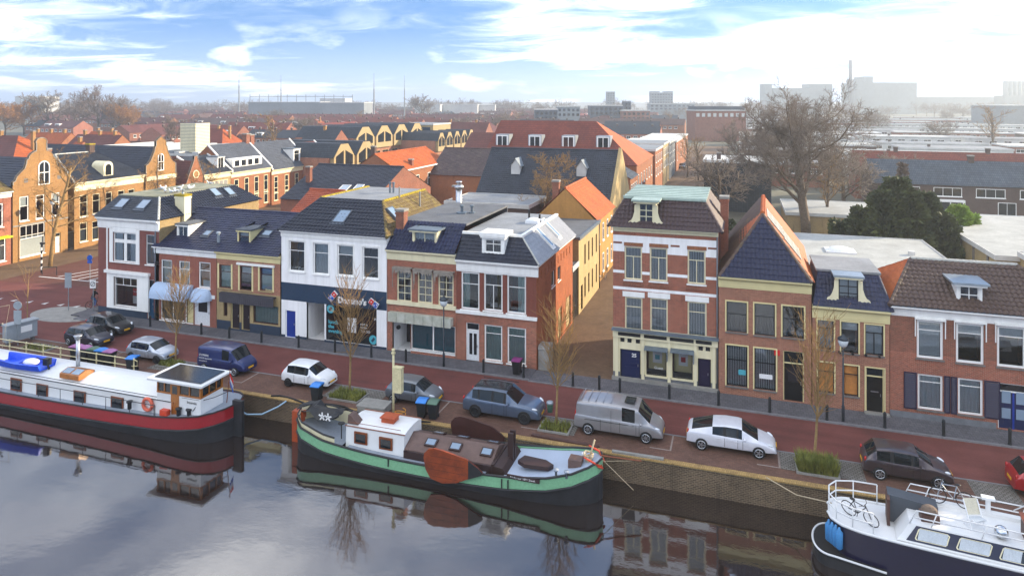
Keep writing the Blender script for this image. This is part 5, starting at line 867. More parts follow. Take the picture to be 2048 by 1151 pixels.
sawtooth('gabled_apartments', 'long beige apartment block with a saw tooth row of four gabled bays', -84, 112, 4, 10.5, 0, 9.5, 12.4, 3); sawtooth('gabled_apartments', 'beige apartment block with five small gables beyond the taller blue panelled block', -72, 138, 5, 6.0, 0, 7.6, 9.9, 2, 12); sawtooth('gabled_apartments', 'low beige apartment block with two gabled bays behind the slate roofed houses', -63, 69, 2, 8.6, 0, 8.2, 10.8, 2)
hb = block('panelled_block', 'tall beige block with a blue panel between the saw tooth gables', -92, -80, 154, 168, 11.8, 12, 'flat', 'beige_panel', 'far_grey', cat='apartments'); mb = MB(); mb.box(1, 11, -.08, -.01, 7.5, 11); mb.obj('blue_panel', 'sign_blue' if False else 'navy_wall', hb.e)
# ---- behind the front row
dm = block('skylight_house', 'dark blue tiled gable roof with two skylights behind the pizza shop', -45.5, -31.5, 31, 49, 6.2, 10.1, 's', 'brick_brown', 'tile_black', tiles=True, chim=((1.6, 4.2, 10.3, 'brick_brown'),)); skylight(dm.e, dm.P[0], 8.2, 3.3, 1.2, 1.8, pane='glass_sky', fr='white_paint'); skylight(dm.e, dm.P[0], 10.2, 3.7, 1.0, 1.6, pane='glass_sky', fr='white_paint')
om = block('orange_tile_house', 'low house with a bright red orange tiled roof and small skylight', -33.6, -27.0, 14.5, 27, 5.6, 9.2, 's', 'brick_brown', 'tile_red', tiles=True, hr=2); skylight(om.e, om.P[0], 4.0, 4.2, .8, 1.1, pane='glass_sky')
a = pz(890, 308, 8.6); ob = block('orange_ridge_house', 'brick house with a bright orange roof, white gutter and two dark chimneys', -46, -37.8, 50, 69, 8.3, 10.9, 't', 'brick_orange', 'tile_far_orange', tiles=True, rslope='tile_orange', wins=(('r', 4, 4.2, 1.5, 2.8, 'white_paint', 'T'),), chim=((3.5, .8, 12.2, 'brick_dark'), (7.6, 6, 9.8, 'brick_brown'))); slabpart(ob, 'gutter', 'white_paint', 8.2, 8.6, -.2, 19.2, 8.1, 8.3)
fb = block('flat_brick_annex', 'flat roofed brick annex with a tall steel flue behind the shops', -22, -12.6, 13, 22, 6.4, 6.5, 'flat', 'brick_brown', 'bitumen'); mb = MB(); mb.tube([(7.9, 6, 6.4), (7.9, 6, 10.4)], .33, 12); mb.lathe([(.5, 0), (.52, .25), (.2, .6), (.33, .62), (.33, .75)], (7.9, 6, 10.3), 12); mb.obj('flue', 'steel', fb.e, smooth=True)
block('dark_annex', 'small dark brick annex with roof terrace railing behind the steel flue', -18.5, -8.5, 25.5, 33, 7.6, 7.7, 'flat', 'brick_dark', 'bitumen_light', wins=(('f', 2, 4.6, 2.2, 1.6, 'black_paint', 'V'), ('r', 2, 4.6, 1.3, 1.6, 'white_paint', 'T')), chim=((.8, 1.2, 9.6, 'brick_orange'),))
block('maroon_roof_house', 'maroon tiled gable roof house with a lit end gable beside the dark hall', -38, -20.5, 62, 76, 6.6, 10.8, 's', 'brick_orange', 'tile_plum', tiles=True); block('maroon_roof_house', 'smaller maroon gabled roof with white verge behind the dark hall', -36, -20, 88, 98, 8.0, 11.5, 's', 'brick_orange', 'tile_far_maroon', cornm='white_paint'); block('maroon_roof_house', 'long low maroon roof in front of the big red roof with dormers', -47, -17, 100, 110, 8.6, 12.0, 's', 'brick_orange', 'tile_far_maroon')
hall = block('dark_hall', 'large hall with a broad blue black tiled roof and two little gabled vents', -18.6, -1.0, 34.2, 48.6, 6.3, 13.0, 's', 'brick_yellow', 'tile_dark', tiles=True, cat='hall'); slabpart(hall, 'gutter', 'white_paint', -.2, 17.6, -.6, -.25, 6.1, 6.3)
for x in (4.6, 13.4):
    mb = MB(); y = 3.6; z = 9.9; mb.prism([(-.6, z), (.6, z), (.6, z + 1.2), (0, z + 2.0), (-.6, z + 1.2)], y, y + 2.4, lambda u, v, q: (x + u, q, v)); v_ = mb.obj('roof_vent_dormer', 'far_white', hall.e); mb = MB(); mb.quad((x - .8, y - .15, z + 1.0), (x, y - .15, z + 2.1), (x, y + 2.5, z + 2.1), (x - .8, y + 2.5, z + 1.0)); mb.quad((x + .8, y - .15, z + 1.0), (x, y - .15, z + 2.1), (x, y + 2.5, z + 2.1), (x + .8, y + 2.5, z + 1.0)); mb.obj('vent_roof', 'zinc', v_)
mb = MB(); mb.prism([(-.3, 6.3), (7.2, 13.4), (14.7, 6.3)], 17.6, 18.0, lambda u, v, q: (q, u, v)); mb.obj('gable_parapet', 'render_yellow', hall.e)
# lane houses
ye = House('yellow_lane_house', 'pale yellow plastered flat roofed house on the lane behind the corner house', (-7.5, 13.6), 7.5, 9.6); yr = [(1.9, 1.0, 2.7, 2.8)]; hy = [(x, z0, x + .62, z0 + 1.9) for x in (2.4, 4.1, 5.8, 7.8) for z0 in (.9, 4.0)] + [(.9, .1, 1.7, 2.4)]
body(ye, ['render_yellow', 'brick_yellow'], [(0, 6.9, 1)], [], 6.9, side=0, rholes=hy)
for r in hy[:-1]: win(ye.e, *r, lay='T', fm=right_of(7.5), fr='wood_brown', fw=.05, sill=None, pane='glass_dark')
door(ye.e, *hy[-1], 'black_door', fm=right_of(7.5), fr='black_paint'); slabpart(ye, 'flat_roof', 'bitumen', -.1, 7.62, -.1, 9.65, 6.9, 7.05); slabpart(ye, 'roof_edge', 'lead', 7.5, 7.66, -.14, 9.7, 6.8, 7.1); drainpipe(ye.e, 7.55, 9.5, 0, 6.9, 'black_paint')
bk = block('black_lane_shed', 'black timber shed squeezed between the corner house and the yellow lane house', -4, -.15, 11.35, 13.55, 4.6, 4.7, 'flat', 'black_paint', 'bitumen', cat='shed'); door(bk.e, .5, .1, 1.5, 2.2, 'black_door', fm=right_of(3.85), fr='black_paint', y=-.02)
oc = block('orange_lane_house', 'ochre plastered lane house with a salmon orange tiled roof and brick chimney', -7, -.35, 23.3, 33.5, 6.9, 10.2, 't', 'render_ochre', 'tile_orange', tiles=True, wins=(('r', 4, 4.2, .8, 1.9, 'white_paint', 'T'), ('r', 4, .8, .8, 2.0, 'white_paint', 'T')), chim=((2.2, .5, 11.0, 'brick_brown'),))
for nm, lb, t0, t1, ev, rd, wl, rf in (('brick_lane_house', 'narrow sunlit brick lane house with a white barge board', 62, 70, 7, 10.2, 'brick_orange', 'tile_far_slate'), ('brick_lane_house', 'tall narrow brick lane house with many small windows', 96, 110, 9.2, 9.3, 'brick_orange', 'far_grey'), ('grey_lane_house', 'grey and ochre flat roofed lane block above the parked cars', 112, 124, 9.5, 9.6, 'beige_panel', 'far_grey'), ('grey_lane_house', 'dark grey flat roofed lane block with an ochre ground floor', 126, 142, 9.0, 9.1, 'far_dark', 'far_white'), ('brick_lane_house', 'far brick terrace at the end of the lane with white eaves', 146, 190, 8.2, 8.4, 'brick_orange', 'far_white')):
    block(nm, lb, -14, -2.6, t0, t1, ev, rd, 't' if rd - ev > 1 else 'flat', wl, rf, wins=(('r', 4, ev - 2.6, 1.1, 1.6, 'white_paint', 'T'), ('r', 4, ev - 5.4, 1.1, 1.7, 'white_paint', 'T')), group=None)
rr = block('red_roof_institute', 'big building with a long red tiled roof, white dormers and a hipped end coloured orange as if sunlit', -32, -3.0, 72, 95, 8.3, 15.6, 's', 'brick_orange', 'tile_far_red', hr=9.5, rslope='tile_orange', cat='building', wins=(('r', 6, 4.5, 1.0, 2.0, 'white_paint', 'T'),))  # hip slope takes a brighter orange tile to stand in for sunlight
def far_dormer(h, x, y, z, w_, hh, dep=2.5, m_='zinc'):
    mb = MB(); mb.box(x, x + w_, y, y + dep, z, z + hh); d_ = mb.obj('dormer', m_, h.e); mb = MB(); mb.box(x + .15, x + w_ - .15, y - .04, y - .003, z + .12, z + hh - .12); f = mb.obj('dormer_frame', 'white_paint', d_); mb = MB(); mb.box(x + .4, x + w_ / 2 - .08, y - .06, y - .043, z + .35, z + hh - .35); mb.box(x + w_ / 2 + .08, x + w_ - .4, y - .06, y - .043, z + .35, z + hh - .35); mb.obj('pane', 'glass_far', d_)
for x in (1.5, 8, 14.5, 21): far_dormer(rr, x, 4.2, 10.2, 2.6, 2.9)
for x in (15, 18.5, 24.5): skylight(rr.e, rr.P[0], x, 1.3, 1.6, 1.1, pane='glass_sky', fr='zinc')
# ---- right-hand middle ground
dk = block('dark_clad_house', 'tall windowless house end clad in dark blue tiles beside the lane', 7.9, 19.2, 79, 91, 8.7, 8.8, 'flat', 'tile_far_black', 'far_white', chim=((2.5, 3, 10.2, 'brick_dark'), (6.4, 4, 10.0, 'brick_dark')))
fl = block('flat_white_annex', 'large flat roofed annex with pale roofing and a white roof dome behind the pointed house', 17.8, 31.5, 12, 32, 5.0, 5.1, 'flat', 'far_white', 'bitumen_white', cat='annex'); mb = MB(); mb.ball((5.2, 12, 5.3), .95, 12, 8, (1.2, 1, .45)); mb.box(3.9, 6.5, 10.9, 13.1, 5.24, 5.36); mb.obj('roof_dome', 'white_plastic', fl.e, smooth=False); slabpart(fl, 'roof_vent', 'far_white', 1.2, 1.6, 10, 10.4, 5.2, 5.7); slabpart(fl, 'roof_vent', 'far_white', 11, 11.5, 12, 12.5, 5.2, 5.6)
fr_ = block('red_patch_annex', 'small annex with a patch of red tiles and a grey roof window', 23.6, 31.2, 9.0, 13.5, 4.4, 6.3, 's', 'cream_paint', 'tile_red', tiles=True); skylight(fr_.e, fr_.P[0], .9, 1.3, .9, 1.2)
ga = block('garage_block', 'long beige panelled garage block with pale flat roof', 36.6, 62, 27, 53, 4.9, 5, 'flat', 'beige_panel', 'bitumen_white', cat='garages')
for k in range(6): slabpart(ga, 'panel_rib', 'stone_sill', -.12, -.0, 2 + k * 4.2, 2.35 + k * 4.2, 0, 4.9)
block('garage_annex', 'lower ochre brick garage annex with brick chimney', 38.3, 60, 17.5, 26.5, 5.4, 5.5, 'flat', 'brick_yellow', 'bitumen_white', chim=((1.6, .8, 7.0, 'brick_dark'),), cat='garages')
te = block('dark_roof_terrace', 'long terrace of row houses with blue black roof and white band windows', 36, 84, 86, 97, 5.2, 9.0, 's', 'brick_dark', 'tile_far_slate', cat='terrace', wins=(('f', 7, 3.3, 4.2, 1.5, 'white_paint', '3'), ('f', 6, .4, 2.6, 2.2, 'white_paint', 'V'))); [far_dormer(te, x, -.9, .1, 4.4, 2.7, 1.2, 'white_paint') for x in (9.5, 24)]; [chimney(te.e, x, x + .8, 5, 6, 8, 10, 'brick_dark', pots=0) for x in (16, 33)]
block('red_roof_terrace', 'long red roofed terrace behind the dark roof terrace', 36, 90, 104, 113, 5.5, 9.4, 's', 'brick_brown', 'tile_far_red', cat='terrace', chim=((8, 4.5, 10.3, 'brick_dark'), (24, 4.5, 10.3, 'brick_dark')))
block('garden_shed_row', 'row of low white roofed garages beyond the big bare tree', 20.5, 34, 60, 74, 3.0, 3.1, 'flat', 'brick_yellow', 'bitumen_white', cat='garages')
# ================================================================ the town behind
rng = random.Random(11)
def terrace(x, y, L, D, ev, rd, axis, wall, roof, label, group, cat='terrace', flat=False, rs=None):
    n = max(2, int(L / 7)); ch = [((L * (i + .5) / n), D * .5, rd + .9, 'brick_dark') for i in range(n)] if axis == 's' and not flat else [(L * .5, D * (i + .5) / 3, rd + .9, 'brick_dark') for i in range(3)] if not flat else [(L * .3, D * .4, ev + 1.1, 'brick_dark')]
    w_ = (('f', max(2, int(L / 3.2)), ev - 2.1, 1.7, 1.3, 'white_paint', 'V'),) if not flat else (('f', max(2, int(L / 4)), ev - 2.0, 2.4, 1.2, 'white_paint', 'V'),)
    if axis == 't': w_ = (('r', max(2, int(D / 3.4)), ev - 2.1, 1.6, 1.3, 'white_paint', 'V'),)
    h = block(label[1], label[0], x, x + L, y, y + D, ev, rd, 'flat' if flat else axis, wall, roof, cat=cat, group=group, wins=w_, chim=ch, rslope=rs)
    if not flat and axis == 's' and rng.random() < .6:
        for i in range(rng.randint(1, 3)): far_dormer(h, L * (.1 + .3 * i), D * .12, ev + .5, min(3.2, L * .2), 1.5, 2.2, 'white_paint')
    return h
# rows the photograph shows one by one on the left, placed from their ridges
def ridge(px0, px1, py, z, D, ev, wall, roof, name, label, rs=None, hr=0., chim=3):
    a, b = pz(px0, py, z), pz(px1, py, z); t_ = (a.y + b.y) / 2; L = b.x - a.x
    return block(name, label, a.x, b.x, t_ - D / 2, t_ + D / 2, ev, z, 's', wall, roof, hr=hr, rslope=rs, chim=[(L * (i + .5) / chim, D / 2, z + 1.1, 'brick_amber') for i in range(chim)])
ridge(-60, 128, 271, 12.2, 16, 6, 'brick_orange', 'tile_far_maroon', 'maroon_roof_house', 'long maroon roof with a hipped end painted sunlit orange behind the bell gable', 'tile_far_orange', 9, 2)  # maroon front and orange hip put shade and sunlight into the tile colours
ridge(45, 160, 265, 10.5, 12, 5, 'brick_orange', 'tile_far_orange', 'orange_roof_house', 'bright orange terrace roof below the orange willow trees', None, 0, 3)
ridge(172, 248, 263, 10.5, 12, 5, 'brick_orange', 'tile_far_orange', 'orange_roof_house', 'bright orange terrace roof with white verge below the tall bare trees', None, 0, 2)
ridge(138, 262, 269, 11, 14, 5, 'brick_orange', 'tile_far_maroon', 'maroon_roof_house', 'maroon roof with white dormers in front of the bright orange roofs', None, 0, 3)
ridge(148, 172, 283, 10.5, 10, 6, 'brick_orange', 'tile_far_orange', 'orange_roof_house', 'small orange roof wedge beside the hipped end painted sunlit orange', None, 0, 1)
ridge(395, 480, 257, 10.5, 12, 5, 'brick_orange', 'tile_far_red', 'red_roof_house', 'red roof with orange patches right of the slatted tower', 'tile_far_orange', 5, 3)
ridge(600, 680, 238, 11, 18, 6, 'brick_orange', 'tile_far_maroon', 'maroon_roof_house', 'maroon roof with an orange solar covered end behind the beige gables', 'tile_far_orange', 12, 1)
ridge(610, 690, 259, 12, 12, 7, 'brick_brown', 'tile_far_black', 'black_roof_house', 'black roof joined to the left of the saw tooth apartments', None, 0, 1)
ridge(868, 985, 244, 11.5, 14, 5, 'brick_brown', 'tile_far_maroon', 'maroon_roof_house', 'maroon roof with skylights left of the red institute', None, 0, 2)
wh = block('glass_roof_hall', 'flat hall with white edged glass roof strips behind the left gables', -118, -79, 54, 80, 9.4, 9.5, 'flat', 'brick_brown', 'far_dark', cat='hall')
for k in range(9): slabpart(wh, 'roof_light', 'far_white', 1 + k * 4.2, 2.2 + k * 4.2, 1, 25, 9.66, 9.95)
tw = thing('slatted_tower', 'square tower clad in pale horizontal slats rising from the roofs', 'tower', (-88.5, 57.5, 9)); mb = MB(); mb.box(0, 3.6, 0, 3.6, 0, 6.2); mb.obj('core', 'far_dark', tw)
for k in range(22): mb = MB(); mb.box(-.06, 3.66, -.06, 3.66, .1 + k * .28, .3 + k * .28); mb.obj('slat', 'cream_paint', tw)
def zone(x): return ('below the park trees' if x < 300 else 'round the slatted tower' if x < 480 else 'before the stadium' if x < 740 else 'beyond the saw tooth apartments' if x < 960 else 'behind the red institute' if x < 1260 else 'past the brick office' if x < 1560 else 'under the factory' if x < 1840 else 'under the silo')
RED = [('red tiled terrace among the far roofs', 'far_terrace'), ('maroon tiled terrace among the far roofs', 'far_terrace'), ('brown tiled terrace among the far roofs', 'far_terrace'), ('black tiled terrace among the far roofs', 'far_terrace')]
RM = ['tile_far_red', 'tile_far_maroon', 'tile_far_brown', 'tile_far_black']
def inview(x, y): 
    dx, dy = x - CAM[0], y - CAM[1]; w_ = dx * FW[0] + dy * FW[1]; return 1024 + F * (dx * RT[0] + dy * RT[1]) / w_
n = 0; t_ = 178.0
while t_ < 900:
    s_ = CAM[0] + (t_ - CAM[1]) * -1.35
    while s_ < CAM[0] + (t_ - CAM[1]) * .62:
        L = rng.uniform(18, 48) * (1 + t_ / 900); D = rng.uniform(9, 12); x = inview(s_ + L / 2, t_)
        if -120 < x < 1290 and rng.random() < .8 and not (-14 < s_ + L and s_ < 14 and t_ < 260):
            i = rng.choices((0, 1, 2, 3), (4, 5, 2, 2))[0]; ev = rng.uniform(4.8, 6.5); ax = 's' if rng.random() < .72 else 't'
            if ax == 't': L, D = D, L * .7
            wl = rng.choice(['brick_brown', 'brick_orange', 'brick_red']); cn = ('red', 'maroon', 'brown', 'black')[i]; lb = '%s tiled %s with %s walls %s' % (cn, 'terrace' if ax == 's' else 'end-on house row', {'brick_brown': 'brown', 'brick_orange': 'orange brick', 'brick_red': 'red brick'}[wl], zone(x)) + (', far off' if t_ > 420 else '')
            terrace(s_, t_ + rng.uniform(-6, 6), L, D, ev, ev + rng.uniform(3, 4.4), ax, wl, RM[i], (lb, 'far_terrace'), cn + ' roofed far terraces', rs=None); n += 1
        s_ += L + rng.uniform(3, 16)
    t_ += rng.uniform(24, 32) * (1 + t_ / 450)
# flat white roofs on the right
t_ = 120.0
while t_ < 620:
    s_ = 14.0
    while s_ < CAM[0] + (t_ - CAM[1]) * 1.25:
        L = rng.uniform(16, 34) * (1 + t_ / 800); D = rng.uniform(9, 15); x = inview(s_ + L / 2, t_)
        if 1400 < x < 2150 and rng.random() < .85: wl = rng.choice(['brick_dark', 'far_white', 'brick_brown', 'far_white']); rf = rng.choice(['far_white', 'bitumen_white', 'bitumen_light']); terrace(s_, t_, L, D, rng.uniform(4.5, 6.5), 7, 's', wl, rf, ('flat roofed house with %s walls and %s roofing %s' % ({'brick_dark': 'dark brick', 'far_white': 'white', 'brick_brown': 'brown brick'}[wl], {'far_white': 'white', 'bitumen_white': 'grey', 'bitumen_light': 'blue grey'}[rf], zone(x)) + (', far off' if t_ > 300 else ''), 'flat_roof_house'), 'far flat roofed houses', 'house', True)
        s_ += L + rng.uniform(2, 9)
    t_ += rng.uniform(20, 26) * (1 + t_ / 500)
# landmarks on the horizon
def at(px_, py_, dist):                               # a point at a given distance along the view axis
    d = ray(px_, py_); return Vector([CAM[i] + d[i] * dist for i in range(3)])
def far_block(name, label, x0, x1, ytop, dist, dep, wall='far_grey', cat='building', rows=0, cols=0, yb=None, roof='far_white', wm_='glass_far'):
    a, b = at(x0, ytop, dist), at(x1, ytop, dist); L = (b - a).length; h = thing(name, label, cat, (a.x, a.y, 0), YAW); mb = MB(); mb.box(0, L, 0, dep, 0, a.z); mb.obj('wall', wall, h); mb = MB(); mb.box(-.3, L + .3, -.3, dep + .3, a.z, a.z + .6); mb.obj('roof', roof, h)
    if rows:
        k = MB(); ww, hh = L / cols * .55, 1.7; k.box(0, ww, -.15, -.02, 0, hh); first = None
        for i in range(cols):
            for j in range(rows):
                o = k.obj('window', wm_, h) if first is None else first.copy()
                if first is not None: COL.objects.link(o)
                first = first or o; o.location = (L * (i + .22) / cols, 0, a.z - 2.8 - j * 3.1)
    return h, L, a.z
far_block('tower_flat', 'slim grey tower block on the horizon', 1214, 1230, 184, 900, 12, 'far_grey', 'tower block', 8, 3)
h, L_, z_ = far_block('tower_flat', 'wide dark tower block with a notched top on the horizon', 1303, 1346, 186, 820, 14, 'far_grey', 'tower block', 6, 8); mb = MB(); mb.box(0, L_ * .38, 0, 14, z_ + .6, z_ + 1.8); mb.box(L_ * .62, L_, 0, 14, z_ + .6, z_ + 1.8); mb.obj('roof_house', 'far_dark', h)
h, L_, z_ = far_block('brick_office', 'dark brick office with tall white windows and slate mansard', 1390, 1492, 222, 330, 16, 'brick_brown', 'building', 1, 9, wm_='far_white'); mb = MB(); mb.box(.5, L_ - .5, .5, 15, z_ + .6, z_ + 2.2); mb.obj('mansard', 'far_dark', h)
for i, (x0, x1, y, d, nm) in enumerate(((1070, 1115, 220, 420, 'dark modern flats with balconies beside the maroon roofs'), (1115, 1160, 214, 450, 'dark stepped modern flats with white edges'), (1180, 1245, 212, 480, 'long dark modern flats with brick lower floors'), (1250, 1262, 203, 500, 'narrow dark stair tower above the modern flats'), (1245, 1300, 222, 470, 'low red brown block right of the stair tower'), (1300, 1390, 208, 700, 'long low grey block below the notched tower'))): far_block('modern_flats', nm, x0, x1, y, d, 14, ('far_dark', 'far_grey', 'far_dark', 'far_dark', 'brick_brown', 'far_grey')[i], 'flats', 2, max(2, (x1 - x0) // 9))
# stadium
far_block('stadium_stand', 'long pale stadium stand with blue grey front wall', 497, 640, 205, 560, 30, 'far_grey', 'stadium', 0, 0); far_block('stadium_stand', 'end stand of the stadium with a cream side wall', 640, 728, 206, 540, 34, 'far_grey', 'stadium'); 
hs = thing('stadium_roof_frame', 'thin roof frame with short masts above the stadium stand', 'roof frame', at(497, 205, 575)); mb = MB(); a = at(500, 193, 575); b = at(705, 193, 575); o = at(497, 205, 575); mb.tube([a - o, b - o], .25, 4); mb.obj('beam', 'far_grey', hs)
for k in range(12): p = a.lerp(b, k / 11) - o; mb = MB(); mb.tube([p + Vector((0, 0, -5)), p + Vector((0, 0, 1.6))], .3, 4); mb.obj('mast', 'far_grey', hs)
for px_, yt, d, lb in ((478, 140, 620, 'thin lattice radio mast left of the stadium'), (562, 150, 640, 'floodlight mast above the stadium roof'), (748, 146, 520, 'tallest thin mast right of the stadium'), (809, 150, 640, 'thin mast standing over the grey trees')):
    p = at(px_, yt, d); m_ = thing('mast', lb, 'mast', (p.x, p.y, 0)); mb = MB(); mb.tube([(0, 0, 0), (0, 0, p.z * .7)], [.75, .5], 5); mb.obj('lower_mast', 'far_grey', m_); mb = MB(); mb.tube([(0, 0, p.z * .7), (0, 0, p.z)], [.35, .12], 5); mb.obj('antenna', 'far_grey', m_)
for x0, x1, y, d, lb in ((830, 880, 210, 600, 'low white shed roof beyond the red roofs'), (885, 955, 210, 620, 'long low white shed roof by the tree line'), (955, 990, 211, 640, 'small cream shed at the tree line'), (30, 80, 194, 700, 'pale flat building among the left trees'), (640, 690, 198, 700, 'small white stepped building above the stadium')): far_block('far_shed', lb, x0, x1, y, d, 30, 'far_white', 'shed')
# factory with chimney
fa = thing('factory', 'large pale factory with stepped blocks and a tall chimney in the haze', 'factory', (*at(1700, 210, 1000).xy, 0), YAW); o = fa.location
def fbox(name, x0, x1, y, d, dep, m_='far_factory'):
    a, b = at(x0, y, d), at(x1, y, d); R = Matrix.Rotation(-YAW, 3, 'Z'); p = R @ (Vector((a.x, a.y, 0)) - o); mb = MB(); mb.box(p.x, p.x + (b - a).length, p.y, p.y + dep, 0, a.z); return mb.obj(name, m_, fa)
fbox('main_block', 1722, 1834, 165, 1000, 60); fbox('stair_block', 1713, 1728, 158, 995, 30); fbox('roof_house', 1728, 1746, 153, 1010, 30); fbox('left_block', 1546, 1640, 176, 1040, 40); fbox('corner_tower', 1529, 1544, 168, 1030, 20); fbox('right_block', 1620, 1665, 168, 1045, 30); fbox('low_wing', 1834, 2020, 194, 1060, 50)
p = at(1701, 120, 990); R = Matrix.Rotation(-YAW, 3, 'Z'); q = R @ (Vector((p.x, p.y, 0)) - o); mb = MB(); mb.lathe([(3.1, 0), (2.6, p.z * .6), (2.4, p.z)], (q.x, q.y, 0), 14); mb.obj('chimney', 'far_dark', fa, smooth=True)
si = thing('grain_silo', 'pale silo tower with round cells at the edge of the factory', 'silo', (*at(2030, 200, 900).xy, 0), YAW); mb = MB(); mb.box(-14, 30, 0, 20, 0, at(2030, 191, 900).z); mb.obj('low_block', 'far_factory', si)
for k in range(5): mb = MB(); mb.lathe([(3.2, 0), (3.2, at(2030, 162, 900).z)], (-8 + k * 6, 6, 0), 12); mb.obj('silo_cell', 'far_factory', si, smooth=True)
far_block('dark_hall_far', 'dark green shed wall at the right end of the tree line', 2008, 2090, 212, 420, 30, 'far_grey', 'shed')
# ================================================================ trees and planting
class Tree:
    """bare winter tree: stem and limbs in one mesh, fine branching in another"""
    def __init__(s, seed): s.r = random.Random(seed); s.t = MB(); s.c = MB()
    def branch(s, p, d, L, r, lev, P):
        R = s.r; n = P['seg'][min(lev, len(P['seg']) - 1)]; pts = [p]; d = d.normalized(); wob = P['wob']; up = P['up'][min(lev, len(P['up']) - 1)]; wob = wob if lev else wob * .3
        for i in range(n):
            d = (d + Vector((R.gauss(0, wob), R.gauss(0, wob), R.gauss(0, wob) + up))).normalized(); pts.append(pts[-1] + d * (L / n))
        end = r * P['tap'][min(lev, len(P['tap']) - 1)]; rs = [r + (end - r) * i / n for i in range(n + 1)]
        (s.t if lev < P['tl'] else s.c).tube(pts, rs, 7 if lev == 0 else (5 if lev == 1 else 3), caps=lev == 0)
        if lev >= P['lev']: return
        k = P['n'][lev]; a0 = R.random() * 6.28
        for i in range(k):
            f = P['from'][lev] + (1 - P['from'][lev]) * (i + R.random() * .8) / k; f = min(f, .999); j = min(int(f * n), n - 1); q = pts[j].lerp(pts[j + 1], f * n - j)
            dd = (pts[j + 1] - pts[j]).normalized(); a = a0 + i * 2.4 + R.gauss(0, .3); ax = dd.cross(Vector((0, 0, 1)) if abs(dd.z) < .9 else Vector((1, 0, 0))).normalized(); side = Matrix.Rotation(a, 3, dd) @ ax
            ang = radians(R.gauss(P['ang'][lev], 7)); nd = dd * cos(ang) + side * sin(ang); ln = L * P['len'][lev] * (1 - P['fall'][lev] * f) * R.uniform(.75, 1.2)
            s.branch(q, nd, ln, max(P['rmin'], (rs[j]) * P['rad'][lev]), lev + 1, P)
    def make(s, name, label, loc, group=None, bark='bark', twig='twig_grey', cat='tree'):
        e = thing(name, label, cat, loc, 0, group); s.t.obj('trunk', bark, e, smooth=True); s.c.obj('crown', twig, e, smooth=True); return e
OAK = dict(seg=[6, 6, 5, 4, 3], wob=.16, up=[.02, .07, .06, .04, .03], tap=[.55, .3, .3, .4, .6], tl=3, lev=4, n=[9, 8, 8, 7], ang=[55, 48, 46, 42], len=[.95, .62, .52, .5], fall=[.35, .45, .4, .4], rad=[.5, .5, .45, .5], rmin=.018)
OAK['from'] = [.3, .22, .2, .15]
def tree(seed, H, r, P, **k): t_ = Tree(seed); t_.branch(Vector((0, 0, -.1)), Vector((.02, .01, 1)), H, r, 0, P); return t_
# the big oak
OB = dict(OAK); OB['n'] = [14, 11, 10, 9]; OB['len'] = [.84, .62, .54, .55]; OB['rmin'] = .024; OB['rad'] = [.42, .42, .4, .5]; OB['from'] = [.28, .2, .2, .15]; OB['up'] = [.02, .1, .07, .05, .03]; OB['ang'] = [50, 46, 44, 42]
b = pz(1612, 474); bt_ = tree(5, 14.6, .72, OB); bt_.make('bare_tree', 'huge spreading bare oak rising over the flat roofs by the garages', (b.x, b.y, 0), bark='bark', twig='twig_red')
# tree before the dark hall: dense dome
DM = dict(OAK); DM.update(n=[12, 9, 8, 6], ang=[62, 45, 40, 38], len=[.55, .55, .5, .5], fall=[.55, .4, .4, .4], rmin=.016, up=[0, .1, .06, .04, .03]); DM['from'] = [.42, .25, .15, .1]
tree(8, 11.6, .2, DM).make('bare_tree', 'dense rounded bare tree in front of the dark hall roof', (-8.6, 30.5, 0), bark='bark', twig='twig_tan')
# lone tree on the side street, leaning
LT = dict(OAK); LT.update(n=[14, 7, 6, 4], lev=4, ang=[60, 50, 45, 40], len=[.42, .5, .5, .5], fall=[.4, .4, .4, .4], wob=.2, rmin=.015); LT['from'] = [.35, .2, .2, .1]
b = pz(100, 533); tree(3, 12, .24, LT).make('bare_tree', 'knotty bare street tree before the bell gable house', (b.x, b.y, 0), bark='bark_tan', twig='twig_tan')
for i, (px_, py_, H) in enumerate(((322, 452, 10), (398, 445, 9))): b = ps(px_, py_, -64); tree(20 + i, H, .15, LT).make('bare_tree', ('bare tree before the second curved gable', 'slight bare tree before the blanked windows')[i], (b.x, b.y, 0), twig='twig_tan')
# young pruned street trees on the quay
ST = dict(seg=[8, 5, 3], wob=.07, up=[0, .16, .12], tap=[.25, .35, .5], tl=1, lev=2, n=[46, 7], ang=[44, 30], len=[.42, .55], fall=[.4, .35], rad=[.4, .6], rmin=.014); ST['from'] = [.34, .12]
for i, (x, y, H, lb) in enumerate(((-25.95, -7.1, 6.0, 'young bare street tree between the silver hatchback and the blue van'), (-10.8, -7.6, 6.8, 'young bare street tree in a grassy bed before the pizza shop'), (3.43, -7.55, 6.3, 'young bare street tree carrying a small green litter bin'), (17.74, -7.3, 6.9, 'young bare street tree between the white and the brown car'))):
    tree(40 + i, H, .085, ST).make('street_tree', lb, (x, y, 0), 'young street trees along the quay', 'bark_tan', 'twig_tan')
for i, (x, y, H) in enumerate(((-42.3, -6.3, 5.6),)): tree(48, H, .05, dict(ST, n=[6, 2])).make('street_tree', 'very thin newly planted tree behind the grey cabinet', (x, y, 0), None, 'bark_tan', 'twig_tan')
